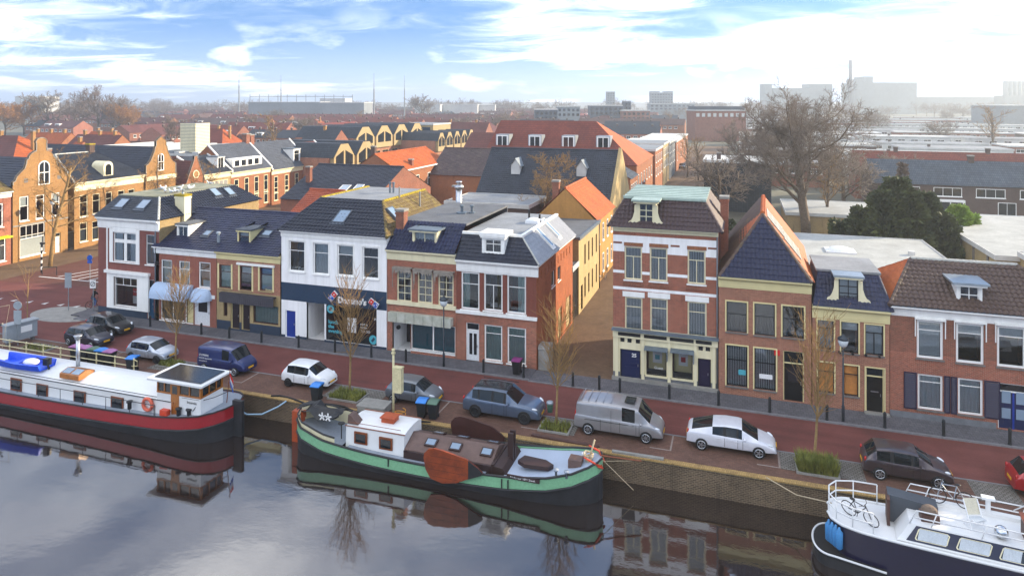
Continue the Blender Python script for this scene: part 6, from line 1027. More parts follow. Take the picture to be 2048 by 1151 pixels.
# garden and park trees
FARP = dict(OAK); FARP.update(lev=3, n=[11, 10, 10], rmin=.075, tl=2); FARP['from'] = [.3, .2, .15]
protos = []
def place(proto, name, label, loc, sc_, rz, group, twig=None, zs=1.):
    o = copy_tree(proto); o.location = loc; o.rotation_euler = (0, 0, rz); o.scale = (sc_, sc_, sc_ * zs); o['label'] = label
    if group: o['group'] = group
    elif 'group' in o: del o['group']
    return o
first = True
base_tree = {}
def far_tree(px_, ytop, dist, label, kind='oak', group=None, wid=1.):
    p = at(px_, ytop, dist); H = p.z
    if kind not in base_tree:
        P, H0, r0, tw = {'oak': (FARP, 10., .4, 'twig_red'), 'grey': (dict(FARP, ang=[42, 40, 40], up=[.02, .12, .08, .05]), 10., .35, 'twig_grey'), 'willow': (dict(FARP, n=[13, 11, 10], ang=[50, 45, 40], rmin=.1), 10., .4, 'twig_willow'), 'slim': (dict(FARP, ang=[34, 34, 34], n=[14, 7, 6], len=[.4, .5, .5], rmin=.03), 10., .2, 'twig_tan')}[kind]
        t_ = tree(70 + len(base_tree), H0, r0, P); e = t_.make('bare_tree', label, (p.x, p.y, 0), group, 'bark', tw); zm = max(v[2] for v in t_.c.v); base_tree[kind] = (e, zm)
    else: e = place(base_tree[kind][0], 'bare_tree', label, (p.x, p.y, 0), 1, px_ * .37, group)
    k = H / base_tree[kind][1]; e.scale = (k * wid, k * wid, k); return e
for a_ in ((95, 178, 400, 'broad bare tree left of the tallest park tree', 'oak', None, 1.15), (145, 183, 420, 'bare tree between the two big park trees', 'grey', None, 1.2), (197, 166, 400, 'tallest bare tree of the park above the orange roofs', 'grey', None, 1.25), (226, 185, 410, 'bare tree right of the tallest park tree', 'oak', None, 1.), (10, 203, 380, 'orange twigged willow left of the park trees', 'willow', None, 1.1), (48, 200, 390, 'orange twigged willow beside the pale flat building', 'willow', None, 1.1), (238, 205, 400, 'orange brown willow right of the park trees', 'willow', None, 1.2), (265, 215, 420, 'low orange brown willow by the slatted tower', 'willow', None, 1.2), (545, 222, 210, 'thin brown tree among the roofs before the stadium', 'slim', None, 1.6), (845, 186, 560, 'lone bare tree on the horizon right of the masts', 'oak', None, 1.1),
           (1985, 205, 240, 'tall bare tree with ivy near the silo', 'slim', None, 1.5), (1590, 225, 240, 'brown tree behind the big oak', 'oak', None, 1.0), (1470, 235, 170, 'leaning bare tree left of the big oak', 'grey', None, 1.1), (1545, 235, 190, 'hazy bare tree just left of the big oak', 'oak', None, 1.1), (1690, 290, 120, 'bare shrubby tree right of the big oak', 'oak', None, 1.4), (1790, 300, 130, 'bare shrubby tree behind the dark conifer', 'oak', None, 1.2), (1655, 300, 105, 'pale birch stems beside the big oak', 'slim', None, 1.2), (1880, 240, 300, 'reddish bare tree over the white flat roofs', 'oak', None, 1.3), (1375, 262, 175, 'slender greenish tree by the lane', 'slim', None, 1.2), (1397, 270, 168, 'slender greenish tree at the lane corner', 'slim', None, 1.2), (1440, 300, 115, 'bare shrub behind the dark clad house', 'oak', None, 1.2)): far_tree(*a_)
rng = random.Random(77)
for i in range(46):
    x = rng.uniform(0, 2050); d = rng.uniform(260, 640); y = YH + F * (19.5 - rng.uniform(9, 15)) / d
    if 1240 < x < 1400 and d < 330: continue
    kd = rng.choice(['oak', 'grey', 'oak', 'slim']); far_tree(x, y, d, {'oak': 'small spreading brown tree', 'grey': 'small upright grey tree', 'slim': 'small slender tan tree'}[kd] + ' among the roofs ' + zone(x), kd, 'bare trees among the far roofs', 1.2)
# the distant wood: one mass along the horizon
W = Tree(99); W.branch(Vector((0, 0, 0)), Vector((0, 0, 1)), 10, .3, 0, dict(FARP, lev=3, n=[8, 6, 6], seg=[3, 2, 2, 1], rmin=.1, tl=9)); V0 = np.array(W.t.v); F0 = [f for f in W.t.f]; V0 /= V0[:, 2].max()
vs, fs = [], []
for i in range(260):
    x = rng.uniform(-150, 2200); d = rng.uniform(650, 1150); p = at(x, 200, d); H = rng.uniform(14, 21) * (1.15 if x < 500 or 850 < x < 1250 else 1.0) * (d / 900) ** .5; a = rng.random() * 6.28; k = H * 1.35
    R = np.array([[cos(a) * k, -sin(a) * k, 0], [sin(a) * k, cos(a) * k, 0], [0, 0, H]]); n0 = sum(len(q) for q in vs); vs.append(V0 @ R.T + np.array([p.x, p.y, 0])); fs += [tuple(j + n0 for j in f) for f in F0]
mb = MB(); mb.v = [tuple(q) for q in np.concatenate(vs)]; mb.f = fs; mb.m = [0] * len(fs); mb.obj('distant_wood', 'twig_grey', kind='stuff', label='hazy belt of bare woodland along the horizon', cat='wood')
# conifer: leaf cards through an uneven volume
def leafy(name, label, loc, lobes, n, size, mats, seed, cat='tree'):
    R = random.Random(seed); e = thing(name, label, cat, loc); mb = MB(); mb.tube([(0, 0, -.1), (0, 0, max(l[2] for l in lobes))], [.25, .06], 7); mb.obj('trunk', 'bark', e); tot = sum(l[3] ** 2 * l[4] for l in lobes); mb = MB()
    for (x, y, z, r, h) in lobes:
        for k in range(int(n * r * r * h / tot)):
            u = R.random(); zz_ = z + h * (u - .5); rr_ = r * (1.05 - .75 * u) * (.55 + .45 * R.random() ** .5) * (1 + .25 * sin(zz_ * 2.3 + x * 3)); a = R.random() * 6.283; c = Vector((x + rr_ * cos(a), y + rr_ * sin(a), zz_)); d = Vector((cos(a) + R.gauss(0, .4), sin(a) + R.gauss(0, .4), R.gauss(.5, .5))).normalized(); s_ = size * R.uniform(.6, 1.4); q = d.cross(Vector((R.gauss(0, 1), R.gauss(0, 1), R.gauss(0, 1)))).normalized() * s_ * .4
            mb.quad(c - q, c + q, c + d * s_ + q * .3, c + d * s_ - q * .3, mi=0)
    mb.obj('crown', mats, e); return e
leafy('yew_tree', 'broad dark green yew behind the flat white roof', (30.5, 38, 0), [(0, 0, 6.2, 3.4, 9), (-3.6, -.5, 4.3, 2.4, 6.2), (-5.8, .5, 3.5, 1.6, 4.6), (2.8, .6, 5.4, 2.6, 7.6), (4.4, -.6, 4.2, 2.1, 6), (-1.8, -1.6, 5.4, 2.3, 8), (1.2, -1.4, 5, 2.4, 8.6)], 30000, .5, 'leaf_dark', 5)
leafy('laurel_shrub', 'light green laurel beside the dark yew', (38.2, 44.5, 0), [(0, 0, 4.2, 2.2, 6), (1.6, 1, 3.6, 1.6, 5)], 6000, .38, 'leaf_light', 6, 'shrub'); leafy('ivy_tree', 'narrow ivy clad tree behind the yew', (35.5, 60, 0), [(0, 0, 6, .9, 9.5)], 900, .45, 'twig_grey', 8); leafy('hedge', 'clipped dark hedge beside the lane', (9.5, 52, 0), [(0, 0, 1.6, 1.2, 3), (1.6, .3, 1.7, 1.2, 3.2), (3.2, 0, 1.5, 1.2, 3)], 3000, .3, 'leaf_dark', 9, 'hedge')
# planted beds round the street trees
def bed(x, y, w_, d, label, grassy, seed, h_=.28):
    R = random.Random(seed); e = thing('tree_bed', label, 'planter bed', (x, y, 0)); mb = MB(); mb.box(-w_ / 2, w_ / 2, -d / 2, -d / 2 + .1, -.02, .1); mb.box(-w_ / 2, w_ / 2, d / 2 - .1, d / 2, -.02, .1); mb.box(-w_ / 2, -w_ / 2 + .1, -d / 2 + .1, d / 2 - .1, -.02, .1); mb.box(w_ / 2 - .1, w_ / 2, -d / 2 + .1, d / 2 - .1, -.02, .1); mb.obj('edging', 'stone', e); mb = MB(); mb.box(-w_ / 2 + .1, w_ / 2 - .1, -d / 2 + .1, d / 2 - .1, -.02, .05); mb.obj('soil', 'soil', e); mb = MB()
    for k in range(grassy):
        px_, py_ = R.uniform(-.44, .44) * w_, R.uniform(-.44, .44) * d; a = R.random() * 6.28; L_ = h_ * R.uniform(.5, 1.4); q = Vector((cos(a), sin(a), 0)); t_ = Vector((px_, py_, .05)); v = q * L_ * .5 + Vector((0, 0, L_)); sd_ = Vector((-sin(a), cos(a), 0)) * .03; mb.quad(t_ - sd_, t_ + sd_, t_ + v * .6 + sd_ * .7, t_ + v)
    mb.obj('grass', 'grass_blade', e, kind='stuff'); return e
bed(-10.6, -8.1, 2.3, 1.5, 'grassy tree bed before the white small hatchback and grey car', 1500, 1); bed(3.5, -8.0, 1.9, 1.3, 'sparse brown tree bed between the suv and the silver van', 350, 2, .3); bed(17.8, -8.1, 2.1, 1.4, 'bushy green tree bed behind the white saloon', 2600, 3, .55); bed(-25.9, -7.5, 1.9, 1.2, 'weedy tree bed beside the silver hatchback', 500, 4); bed(-38.6, -8.1, 2.6, 1.3, 'bare soil bed beside the grey cabinet', 260, 5, .18)

if 0: print('TRIS', sum(len(p.vertices) - 2 for o in bpy.data.objects if o.type == 'MESH' for p in o.data.polygons))
# ================================================================ boats
def bpart(mb, name, mat, e, **k): return mb.obj(name, mat, e, loc=-e.location, **k) if e.rotation_euler.z == 0 else mb.obj(name, mat, e, **k)
def hull(e, st, yc, levels, names, mats, bott=WZ - .7):
    """st: (x, half width, sheer z); levels: offsets below sheer (fractions to bottom) for the strakes"""
    nl = len(levels) + 1
    rows = []
    for (x, hw, zs) in st:
        row = []
        for k, lv in enumerate([0.] + levels):
            z = zs - lv if lv < 50 else bott; f = 1. if lv < 50 else .86; f *= 1 - .03 * max(0, k - 1); row.append((hw * f, z))
        rows.append((x, row))
    for k in range(len(levels)):
        mb = MB(); vs = []; fs = []; n = len(rows)
        for sg in (-1, 1):
            o = len(vs)
            for (x, row) in rows: vs += [(x, yc + sg * row[k][0], row[k][1]), (x, yc + sg * row[k + 1][0], row[k + 1][1])]
            for i in range(n - 1): fs.append((o + 2 * i, o + 2 * i + 2, o + 2 * i + 3, o + 2 * i + 1))
        for i in (0, n - 1): x, row = rows[i]; b_ = len(vs); vs += [(x, yc - row[k][0], row[k][1]), (x, yc + row[k][0], row[k][1]), (x, yc + row[k + 1][0], row[k + 1][1]), (x, yc - row[k + 1][0], row[k + 1][1])]; fs.append((b_, b_ + 1, b_ + 2, b_ + 3))
        mb.add(vs, fs); bpart(mb, names[k], mats[k], e, smooth=True)
def dense(st, k=4):
    out_ = []
    for i in range(len(st) - 1):
        for j in range(k):
            t_ = j / k; P = [st[max(i - 1, 0)], st[i], st[i + 1], st[min(i + 2, len(st) - 1)]]
            x = st[i][0] + (st[i + 1][0] - st[i][0]) * t_; q = [x]
            for c in (1, 2):
                p0, p1, p2, p3 = [p[c] for p in P]; q.append(max(.02, .5 * (2 * p1 + (p2 - p0) * t_ + (2 * p0 - 5 * p1 + 4 * p2 - p3) * t_ ** 2 + (3 * p1 - p0 - 3 * p2 + p3) * t_ ** 3)) if c == 1 else .5 * (2 * p1 + (p2 - p0) * t_ + (2 * p0 - 5 * p1 + 4 * p2 - p3) * t_ ** 2 + (3 * p1 - p0 - 3 * p2 + p3) * t_ ** 3))
            out_.append(tuple(q))
    return out_ + [st[-1]]
def deckpoly(st, yc, dz, inset=.0, x0=-99, x1=99):
    mb = MB(); s2 = [s for s in st if x0 <= s[0] <= x1]
    for a, b_ in zip(s2, s2[1:]): mb.quad((a[0], yc - max(.01, a[1] - inset), a[2] + dz), (b_[0], yc - max(.01, b_[1] - inset), b_[2] + dz), (b_[0], yc + max(.01, b_[1] - inset), b_[2] + dz), (a[0], yc + max(.01, a[1] - inset), a[2] + dz))
    return mb
def rubrail(e, st, yc, dz, r, mat, name='rubbing_strake', out_=.03):
    for sg in (-1, 1): mb = MB(); mb.tube([(s[0], yc + sg * (s[1] + out_), s[2] + dz) for s in st], r, 6); bpart(mb, name, mat, e, smooth=True)
M('hull_black', '17181c', .55, .25, 1.2, col2='2c2c30', bmp=.1); M('hull_red', '96141f', .4, .08, 1, coat=.2); M('boat_white', 'e2e3e2', .4, .03, .8, fine=False); M('hull_green', '7fb58c', .4, .06, .9, coat=.15); M('deck_blue', 'a9b6c8', .6, .05, 1, fine=False); M('deck_grey', '8f98a4', .7, .1, 1.5); M('hatch_brown', '5b4640', .55, .15, 1.5, col2='6d564e'); M('hatch_dark', '34201e', .5, .15, 2); M('lee_orange', '7c3010', .45, .35, 1.4, col2='9c4316', coat=.15); M('lee_dark', '3c1c16', .45, .2, 2); M('rudder_red', 'a8461c', .5, .2, 2); M('hull_navy', '161433', .3, .08, .6, coat=.4); M('dinghy_blue', '1450d8', .4, .06, 2); M('fender_blue', '3f86bf', .5, .08, 2); M('solar_dark', '22262c', .15, .2, 1.5, spec=.8); M('buoy_orange', 'd8664a', .5, .05, 3); M('chrome', 'c8ccd0', .12, 0, metal=1.)
# ---- red and white barge
RBc = -12.3; rb = thing('red_barge', 'long white houseboat barge with red strake, black hull and varnished wheelhouse', 'barge', (-30, RBc, WZ))
st = dense([(-47, 2.1, .2), (-42, 2.15, -.1), (-34, 2.15, -.2), (-26, 2.15, -.12), (-20.4, 2.13, .05), (-18.6, 2.05, .22), (-17.3, 1.8, .36), (-16.6, 1.3, .46), (-16.25, .7, .5), (-16.1, .15, .52)])
hull(rb, st, RBc, [.8, 99], ['red_strake', 'lower_hull'], ['hull_red', 'hull_black']); bpart(deckpoly(st, RBc, -.06), 'side_deck', 'deck_grey', rb); rubrail(rb, st, RBc, .0, .05, 'hull_black', 'gunwale'); rubrail(rb, st, RBc, -.81, .06, 'hull_black')
x0, x1 = -44, -19.6; mb = MB(); n = 8; hw = 1.62; P = [(-hw, -.25), (-hw + .03, .82)] + [(-hw + .03 + (2 * hw - .06) * i / n, .82 + .42 * sin(pi * i / n) ** .8) for i in range(1, n)] + [(hw - .03, .82), (hw, -.25)]
mb.prism([(RBc + y, z) for y, z in P], x0, x1, lambda u, v, q: (q, u, v)); bpart(mb, 'cabin', 'boat_white', rb)
mb = MB(); mb.tube([(x0, RBc - hw - .02, .84), (x1, RBc - hw - .02, .84)], .03, 5); mb.tube([(x0, RBc - hw + .15, .92), (x1, RBc - hw + .15, .92)], .018, 5); bpart(mb, 'grab_rail', 'hull_black', rb, kind='stuff')
for px_, py_ in ((33, 768), (85, 780), (160, 794), (235, 806)):
    p = pt(px_, py_, RBc - hw); mb = MB(); y = p.y; mb.box(p.x - .52, p.x + .52, y - .05, y - .01, p.z - .42, p.z + .42); wv = bpart(mb, 'cabin_window', 'varnish_dark', rb); mb = MB(); mb.box(p.x - .42, p.x + .42, y - .07, y - .052, p.z - .32, p.z + .32); mb.obj('pane', 'glass_far', wv)
# railing along the near side
mb = MB(); ry = RBc - 2.05; mb.tube([(-44, ry, .62), (-21.2, ry, .68), (-20.4, ry, .68)], .022, 5); bpart(mb, 'hand_rail', 'hull_black', rb)
for k in range(13): x = -44 + k * 1.96; mb = MB(); mb.tube([(x, ry, -.1), (x, ry, .63)], .02, 5); bpart(mb, 'stanchion', 'hull_black', rb)
mb = MB(); mb.tube([(-20.4, ry, 0), (-20.4, ry, .68)], .022, 5); mb.tube([(-17.9, -13.9, .5), (-17.5, -13.75, 1.1), (-16.9, -13.2, 1.2), (-16.6, -12.3, 1.25)], .022, 5); bpart(mb, 'stern_rail', 'hull_black', rb, kind='stuff')
# wheelhouse
a, b_, c, d = -20.75, -17.35, -13.85, -11.95; mb = MB(); mb.box(a, b_, c, d, -.1, 1.28); bpart(mb, 'wheelhouse', 'boat_white', rb); mb = MB(); zz0, zz1 = 1.28, 2.12
for (u0, u1) in ((a, a + .09), (a + .55, a + .62), (a + 1.05, a + 1.12), (a + 1.72, a + 1.8), (a + 2.5, a + 2.58), (b_ - .1, b_)): mb.box(u0, u1, c - .01, c + .08, zz0, zz1); mb.box(u0, u1, d - .08, d + .01, zz0, zz1)
for v in (c + .08, c + .68, c + 1.28, d - .16): mb.box(b_ - .09, b_ + .004, v, v + .09, zz0, zz1); mb.box(a - .004, a + .09, v, v + .09, zz0, zz1)
for z in (zz0 - .002, zz1 - .1): mb.box(a - .012, b_ + .012, c - .02, c + .1, z, z + .1); mb.box(b_ - .1, b_ + .014, c, d, z, z + .1); mb.box(a - .014, a + .1, c, d, z, z + .1); mb.box(a - .012, b_ + .012, d - .1, d + .02, z, z + .1)
bpart(mb, 'window_frame', 'varnish', rb); mb = MB(); mb.box(a + .04, b_ - .04, c + .04, d - .04, zz0, zz1); bpart(mb, 'wheelhouse_glass', 'glass_far', rb); mb = MB(); mb.box(a + 1.12, a + 1.74, c - .03, c - .012, -.05, 1.95); dd = bpart(mb, 'cabin_door', 'varnish', rb); mb = MB(); mb.box(a + 1.24, a + 1.62, c - .045, c - .032, 1.35, 1.85); mb.obj('pane', 'glass_far', dd)
mb = MB(); mb.prism([(a - .45, 2.12), (b_ + .4, 2.12), (b_ + .4, 2.24), (a - .45, 2.24)], c - .38, d + .3, lambda u, v, q: (u, q, v + .05 * sin(pi * (q - c + .4) / 2.7))); bpart(mb, 'wheelhouse_roof', 'boat_white', rb); mb = MB(); mb.box(a - .05, b_ + .1, c - .1, d + .05, 2.26, 2.31); bpart(mb, 'solar_panel', 'solar_dark', rb)
text('boat_name', 'Inzentia', .24, 'black_paint', rb, Vector((a + 2.35, c - .01, .9)) - rb.location, (pi / 2, 0, 0)); mb = MB(); mb.box(a + 1.95, b_ - .1, c - .008, c, 1.18, 1.2); bpart(mb, 'trim_line', 'black_paint', rb)
mb = MB(); p = pt(295, 808, RBc - hw - .12)
mb.v, mb.f, mb.m = [], [], []
mb.tube([(p.x + .36 * cos(t_), p.y, p.z + .36 * sin(t_)) for t_ in np.linspace(0, 2 * pi, 25)], .1, 8); bpart(mb, 'lifebuoy', 'buoy_orange', rb, smooth=True)
mb = MB(); mb.tube([(-20.05, -14.0, .2), (-19.4, -14.0, .35), (-19.3, -14, .9)], .03, 5); bpart(mb, 'boarding_step', 'varnish_dark', rb)
for x, y in ((-18.9, -14.0), (-18.2, -13.9), (-22.6, -14.2)): mb = MB(); mb.lathe([(.12, 0), (.12, .4), (.19, .42), (.19, .5)], (x, y, .1), 10); bpart(mb, 'bollard', 'hull_black', rb, smooth=True)
mb = MB(); mb.box(-20.15, -19.6, -14.25, -13.95, .05, .4); bpart(mb, 'orange_box', 'orange_plastic', rb)
mb = MB(); mb.tube([(-29.4, -12.2, 1.1), (-29.4, -12.2, 3.1)], .13, 10); mb.lathe([(.2, 0), (.2, .18), (.28, .2), (.28, .26)], (-29.4, -12.2, 3.1), 12); bpart(mb, 'stove_pipe', 'steel', rb, smooth=True)
mb = MB(); hx_ = -28.3; hy = -13.15; mb.prism([(-.6, 1.05), (.6, 1.05), (.6, 1.36), (0, 1.56), (-.6, 1.36)], hx_ - .85, hx_ + .85, lambda u, v, q: (q, hy + u, v)); hh = bpart(mb, 'roof_hatch', 'varnish', rb); mb = MB()
for q in (-.75, .06): mb.quad((hx_ + q, hy - .52, 1.41), (hx_ + q + .68, hy - .52, 1.41), (hx_ + q + .68, hy - .06, 1.57), (hx_ + q, hy - .06, 1.57))
mb.obj('pane', 'glass_sky', hh); mb = MB(); mb.tube([(-16.75, -12.3, .5), (-16.5, -12.3, 2.6)], .025, 5); fl_ = bpart(mb, 'flag_staff', 'varnish_dark', rb); mb = MB()
for i, m_ in enumerate(('sign_red', 'flag', 'sign_blue')): mb = MB(); mb.quad((-16.52, -12.3, 2.45 - i * .25), (-16.5, -12.3, 2.2 - i * .25), (-16.2, -12.36, 1.75 - i * .3), (-16.15, -12.4, 2.0 - i * .3)); mb.obj('flag', m_, fl_)
mb = MB(); mb.lathe([(.06, 0), (.14, .1), (.14, .75), (.06, .85)], (-17.0, -13.9 + .7, -.9), 10); bpart(mb, 'fender', 'fender_blue', rb, smooth=True); mb = MB(); mb.box(-16.2, -15.5, -12.45, -12.2, -1.8, .8); bpart(mb, 'rudder', 'hull_black', rb)
# dinghy lying on the cabin roof
dg = thing('dinghy', 'bright blue plastic dinghy with outboard motor lying on the barge roof', 'dinghy', (-33, -13.2, 1.15), radians(2)); sd_ = [(-2.1, .55, .62), (-1.6, .75, .52), (0, .85, .46), (1.4, .8, .46), (1.95, .7, .46)]; mb = MB(); n = len(sd_)
for (x, hw_, z) in sd_: mb.v += [(x, -hw_, z), (x, -hw_ * .8, .05), (x, hw_ * .8, .05), (x, hw_, z), (x, hw_ - .16, z), (x, hw_ * .62, .16), (x, -hw_ * .62, .16), (x, -hw_ + .16, z)]
for i in range(n - 1):
    for k in range(8): mb.f.append((i * 8 + k, i * 8 + (k + 1) % 8, (i + 1) * 8 + (k + 1) % 8, (i + 1) * 8 + k))
mb.f += [tuple(range(8)), tuple(range(8 * n - 1, 8 * n - 9, -1))]; mb.m = [0] * len(mb.f); mb.obj('hull', 'dinghy_blue', dg); mb = MB(); mb.box(-.5, -.1, -.6, .6, .32, .38); mb.obj('thwart', 'dinghy_blue', dg); mb = MB(); mb.ball((.5, 0, .35), .45, 8, 6, (1.4, .9, .5)); mb.obj('white_cloth', 'paper_white', dg, smooth=True); mb = MB(); mb.box(1.7, 2.1, -.15, .2, .3, .75); mb.tube([(1.95, 0, .4), (2.1, 0, .02)], .07, 6); mb.tube([(1.7, 0, .6), (1.1, -.1, .75)], .03, 5); mb.obj('outboard_motor', 'black_paint', dg)
# ---- green tjalk
GC = -11.75; gb = thing('green_sailing_barge', 'old flat bottomed sailing barge with mint green strake, brown hatches and orange leeboards', 'barge', (-2.3, GC, WZ))
st = dense([(-11.6, .12, .42), (-11.35, .8, .34), (-10.7, 1.32, .18), (-9, 1.62, -.15), (-6, 1.72, -.36), (-2, 1.74, -.42), (2, 1.72, -.28), (4.4, 1.64, .0), (5.7, 1.38, .3), (6.5, .95, .55), (6.9, .5, .66), (7.05, .1, .7)])
hull(gb, st, GC, [.64, 99], ['green_strake', 'lower_hull'], ['hull_green', 'hull_black']); rubrail(gb, st, GC, .02, .06, 'hull_black', 'gunwale'); rubrail(gb, st, GC, -.66, .06, 'hull_black')
bpart(deckpoly(st, GC, -.12, .05, 1.6, 99), 'fore_deck', 'deck_blue', gb); bpart(deckpoly(st, GC, -.08, .03, -8, 1.8), 'side_deck', 'deck_grey', gb); bpart(deckpoly(st, GC, -.5, .1, -99, -7.6), 'cockpit_floor', 'deck_grey', gb)
s2 = [s for s in st if s[0] < -7.6]; mb = MB()
for sg in (-1, 1):
    for p, q in zip(s2, s2[1:]): mb.quad((p[0], GC + sg * (p[1] - .08), p[2] + .3), (q[0], GC + sg * (q[1] - .08), q[2] + .3), (q[0], GC + sg * (q[1] - .1), q[2] - .5), (p[0], GC + sg * (p[1] - .1), p[2] - .5))
bpart(mb, 'bulwark', 'cream_paint', gb); 
for sg in (-1, 1): mb = MB(); mb.tube([(p[0], GC + sg * (p[1] - .06), p[2] + .32) for p in s2], .05, 6); bpart(mb, 'bulwark_rail', 'hull_black', gb, smooth=True)
mb = MB(); mb.prism([(GC - 1.2, -.6), (GC - 1.12, .68), (GC - .6, .78), (GC, .82), (GC + .6, .78), (GC + 1.02, .68), (GC + 1.1, -.6)], -7.75, -4.0, lambda u, v, q: (q, u, v)); bpart(mb, 'cabin', 'boat_white', gb); mb = MB()
for y in (GC - 1.14, GC + 1.04): mb.tube([(-7.8, y, .7), (-3.95, y, .7)], .035, 5)
mb.tube([(-7.7, GC - 1.0, .86), (-4.3, GC - 1.0, .86)], .018, 5); bpart(mb, 'roof_edge', 'varnish_dark', gb, kind='stuff')
for px_, py_ in ((722, 875), (772, 886)):
    p = pt(px_, py_, GC - 1.18); mb = MB(); mb.box(p.x - .42, p.x + .42, p.y - .06, p.y - .0, p.z - .34, p.z + .34); wv = bpart(mb, 'cabin_window', 'varnish_dark', gb); mb = MB(); mb.box(p.x - .32, p.x + .32, p.y - .08, p.y - .062, p.z - .24, p.z + .24); mb.obj('pane', 'glass_far', wv)
mb = MB(); mb.box(-5.9, -5.1, GC - .35, GC + .3, .78, 1.05); mb.box(-5.97, -5.03, GC - .42, GC + .37, 1.05, 1.11); bpart(mb, 'roof_hatch', 'rudder_red', gb); mb = MB(); mb.prism([(-7.75, .75), (-7.05, .75), (-7.5, 1.2), (-7.7, 1.25)], GC - 1.0, GC - .4, lambda u, v, q: (u, q, v)); bpart(mb, 'companion_hood', 'hatch_brown', gb)
mb = MB(); mb.prism([(GC - 1.25, -.62), (GC - 1.18, -.06), (GC - .95, .06), (GC, .42), (GC + .95, .06), (GC + 1.18, -.06), (GC + 1.2, -.62)], -3.98, 1.25, lambda u, v, q: (q, u, v)); bpart(mb, 'hold_hatch', 'hatch_brown', gb); mb = MB(); mb.box(-3.97, 1.3, GC - 1.3, GC - 1.2, -.62, -.08); mb.box(1.25, 1.4, GC - 1.28, GC + 1.25, -.6, .02); mb.prism([(1.4, -.55), (2.25, -.55), (1.9, -.1), (1.4, -.05)], GC - 1.3, GC + 1.3, lambda u, v, q: (u, q, v)); bpart(mb, 'coaming', 'hatch_dark', gb, kind='stuff')
sl = atan2(.36, .95)
for x in (-2.6, -1.1, .75):
    for sg in (-1, 1):
        mb = MB(); mb.box(-.34, .34, -.27, .27, 0, .1); k_ = bpart(mb, 'deck_light', 'hatch_dark', gb); k_.location = Vector((x, GC + sg * .55, .2)) - gb.location; k_.rotation_euler = (-sg * sl, 0, 0); g = MB(); g.box(-.26, .26, -.19, .19, .1, .115); g.obj('pane', 'glass_sky', k_)
for y in (GC - .02, GC + .34): mb = MB(); mb.box(1.78, 2.08, y, y + .14, -.3, 1.18); bpart(mb, 'mast_tabernacle', 'hatch_dark', gb)
mb = MB(); mb.prism([(2.55, -12.35), (3.0, -12.75 + .1), (4.3, -12.55), (4.5, -12.2), (4.0, -11.85), (2.75, -11.75)], -.12, .08, lambda u, v, q: (u, v, q + .05)); bpart(mb, 'fore_hatch', 'hatch_dark', gb); mb = MB(); mb.box(5.3, 6.0, -12.25, -11.6, .1, .55); bpart(mb, 'windlass', 'hatch_brown', gb)
mb = MB(); mb.tube([(6.3, -11.7, .4), (6.6, -11.6, 1.5)], .05, 6); [mb.tube([(6.3 + (.16 + .02 * k_) * cos(a_ + k_), -11.72 + (.16 + .02 * k_) * sin(a_ + k_), .42 + .07 * k_ + .05 * sin(a_ * 2)) for a_ in np.linspace(0, 2 * pi, 11)], .035, 5) for k_ in range(6)]; bpart(mb, 'rope_bundle', 'rope', gb, smooth=True, kind='stuff'); mb = MB(); mb.ball((5.95, -11.35, .5), .13, 8, 6); bpart(mb, 'float', 'white_plastic', gb, smooth=True)
for y0, y1 in ((-12.5, -12.05), (-11.2, -11.4)): mb = MB(); mb.tube([(6.2, y0, .95), (6.75, y0 + .05, .7), (7.05, y1, .35)], [.04, .06, .07], 6); mb.tube([(6.9, y1 - .3, .5), (7.1, y1, .3), (6.9, y1 + .3, .5)], [.02, .06, .02], 6); bpart(mb, 'anchor', 'orange_plastic', gb, smooth=True)
mb = MB(); mb.tube([(7.0, GC, .8), (9.0, GC + .6, .55)], .045, 6); bpart(mb, 'bow_sprit', 'varnish_dark', gb); mb = MB(); mb.tube([(7.05, GC, .6), (8.6, GC + .5, -1.0)], .02, 4); mb.tube([(7.0, GC, .5), (8.9, GC + .6, .55)], .015, 4); bpart(mb, 'stay', 'rope', gb, kind='stuff')
for x in (4.9, 5.45): mb = MB(); mb.lathe([(.07, 0), (.07, .28), (.14, .3), (.14, .36)], (x, GC - 1.45, .1), 8); bpart(mb, 'bitt', 'deck_grey', gb, smooth=True)
mb = MB(); mb.box(2.3, 4.1, GC - 1.77, GC - 1.72, -.28, -.06); bpart(mb, 'name_board', 'hatch_dark', gb); text('boat_name', 'Nederwar 1891 Sneek', .15, 'paper_white', gb, Vector((2.5, GC - 1.78, -.22)) - gb.location, (pi / 2, 0, 0))
def leeboard(yc, th, mats, pts, nm):
    mb = MB(); mb.prism(pts, yc, yc + th, lambda u, v, q: (u, q, v)); o = bpart(mb, nm, mats[0], gb); tip = [p for p in pts if p[0] > .05]; mb = MB(); mb.prism(tip, yc - .012, yc + th + .012, lambda u, v, q: (u, q, v)); mb.obj('leeboard_head', mats[1], o)
    for k in range(4): z = -.8 + k * .36; mb = MB(); mb.box(-2.2 + abs(k - 1.5) * .12, .0, yc - .006, yc - .001, z, z + .014); mb.obj('seam', 'lee_dark', o)
LP = [(-2.42, .1), (-2.38, .35), (-2.15, .6), (-1.8, .7), (-1.3, .66), (-.4, .5), (.05, .42), (.2, .36), (.75, .05), (1.0, -.15), (.95, -.3), (.2, -.62), (.05, -.68), (-.5, -.95), (-1.3, -1.1), (-2.0, -.95), (-2.3, -.5)]
leeboard(GC - 1.95, .1, ('lee_orange', 'hull_black'), LP, 'leeboard'); leeboard(GC + 1.75, .1, ('lee_dark', 'lee_dark'), [(x, z + .1) for x, z in LP], 'leeboard')
